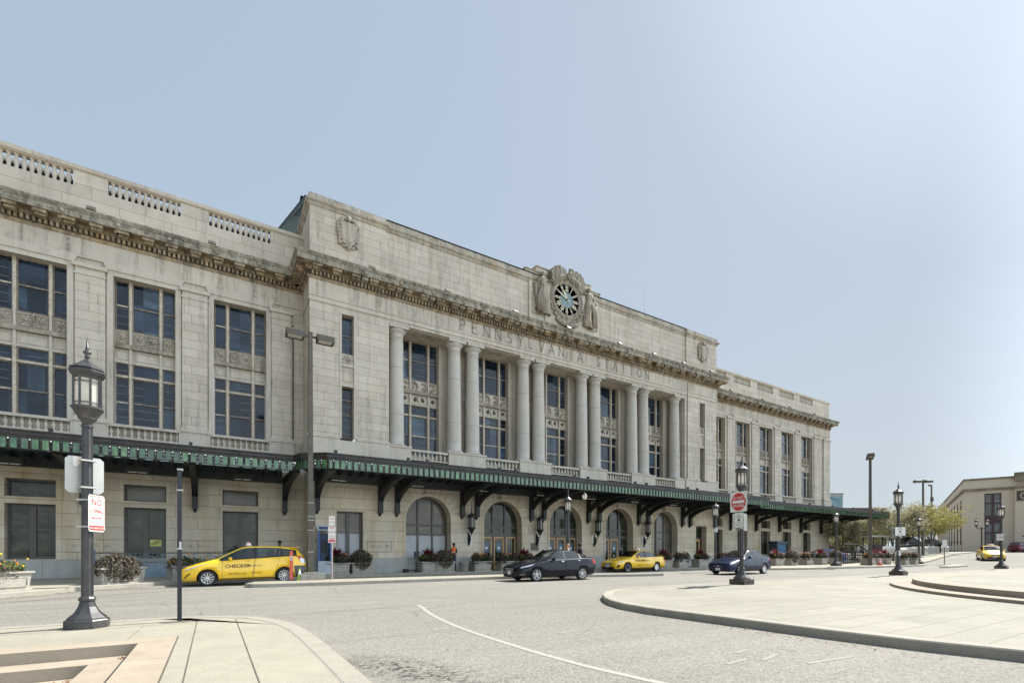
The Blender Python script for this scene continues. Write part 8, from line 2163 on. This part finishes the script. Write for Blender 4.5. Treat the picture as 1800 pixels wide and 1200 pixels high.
root = empty('notice_board', (59.8,22.3,.15), R(-35), 'white rectangular notice board left of the foot of the ramp wall', 'notice board')
mb = MB(); mb.box(-.62,.62,-.04,0,.95,1.75); mb.mat(1).box(-.5,-.44,0,.05,0,1.7); mb.box(.44,.5,0,.05,0,1.7)
for i in range(3): mb.mat(2).box(-.4,.4,-.045,-.04,1.5-.18*i,1.54-.18*i)
mb.build('board', [M['white_paint'], M['darkmetal'], M['letter']], root)
root = empty('road_sign', (60.5,18.0,.0), R(-35), 'thin post with a small grey sign plate standing near the ramp kerb', 'sign')
mb = MB(); mb.tube([(0,0,0),(0,0,2.55)], .035, 6); mb.build('post', M['pole_brown'], root); mb = MB(); mb.box(-.22,.22,-.05,-.03,1.75,2.5); mb.build('panel', M['sign_back'], root)
# dumped utility boxes / low dark kiosk roofs along the ramp
for i, (x, y, lb) in enumerate(((76,26.2,'small dark gabled kiosk roof between the trees above the ramp wall'),(90,28.4,'dark kiosk with a pitched roof at the upper end of the ramp wall'))):
    root = empty('kiosk', (x,y,1.5), R(-30), lb, 'kiosk'); mb = MB(); mb.prism([(-1.3,.9),(1.3,.9),(0,1.7)], 'y', -.8, .8); mb.box(-1.1,-1.0,-.6,.6,-.3,.9); mb.box(1.0,1.1,-.6,.6,-.3,.9); mb.box(-1.0,1.0,.5,.6,-.3,.6); mb.build('body', M['darkmetal'], root)
root = empty('iron_fence', (99,31.0,1.2), R(-65), 'black iron fence in front of the post office corner', 'fence')
mb = MB()
for k in range(18): mb.box(-3.6+.42*k-.02,-3.6+.42*k+.02,-.02,.02,0,1.7)
mb.box(-3.6,3.6,-.03,.03,1.55,1.62); mb.box(-3.6,3.6,-.03,.03,.2,.27); mb.build('rail', M['darkmetal'], root)
# leaf litter: along the left kerb, in the sunken steps, and at the near kerb
def litter(name, spots, n, seed, label):
    rr = random.Random(seed); mb = MB()
    for i in range(n):
        x, y, z, sx_, sy_ = rr.choice(spots); c = (x+rr.gauss(0,sx_), y+rr.gauss(0,sy_), z+.004+rr.random()*.008)
        mb.mat(rr.choice((0,0,1,2))); leaf(mb, c, rr.uniform(.012,.03), rr, .6, (0,0,2.5))
    o = mb.build(name, [plain('dry_brown_leaf', (.22,.12,.05), .8, var=.2), plain('tan_leaf', (.36,.24,.12), .8, var=.2), plain('rust_leaf', (.30,.09,.03), .8, var=.2)] if 'dry_brown_leaf' not in bpy.data.materials else [bpy.data.materials[k] for k in ('dry_brown_leaf','tan_leaf','rust_leaf')]); tag(o, label, 'leaf litter', None, 'stuff')
litter('leaf_litter', [(-4.9,20.3,0,.25,.25),(-4.2,21.6,0,.25,.3),(-3.4,22.8,0,.3,.25),(-2.6,23.6,0,.3,.2),(-5.6,19.7,0,.4,.2)], 700, 1, 'dry leaves gathered along the foot of the left station kerb')
litter('leaf_litter', [(-1.42,7.62,-.15,.05,.05),(-1.5,7.45,-.15,.07,.10),(-1.46,7.3,-.15,.05,.08),(-1.0,8.05,0,.04,.05)], 160, 2, 'small pile of dry leaves in the corner of the sunken steps')
litter('leaf_litter', [(1.5,4.0,0,.15,.5),(1.6,3.0,0,.2,.4),(12,20.7,0,3,.05),(8,20.6,0,3,.05),(16,20.1,0,1,.1),(9.2,9.6,0,.2,.2),(8.1,6.5,0,.1,1.5),(8,4,0,.1,1)], 500, 3, 'scattered dry leaves and grit along the kerbs of the roadway')
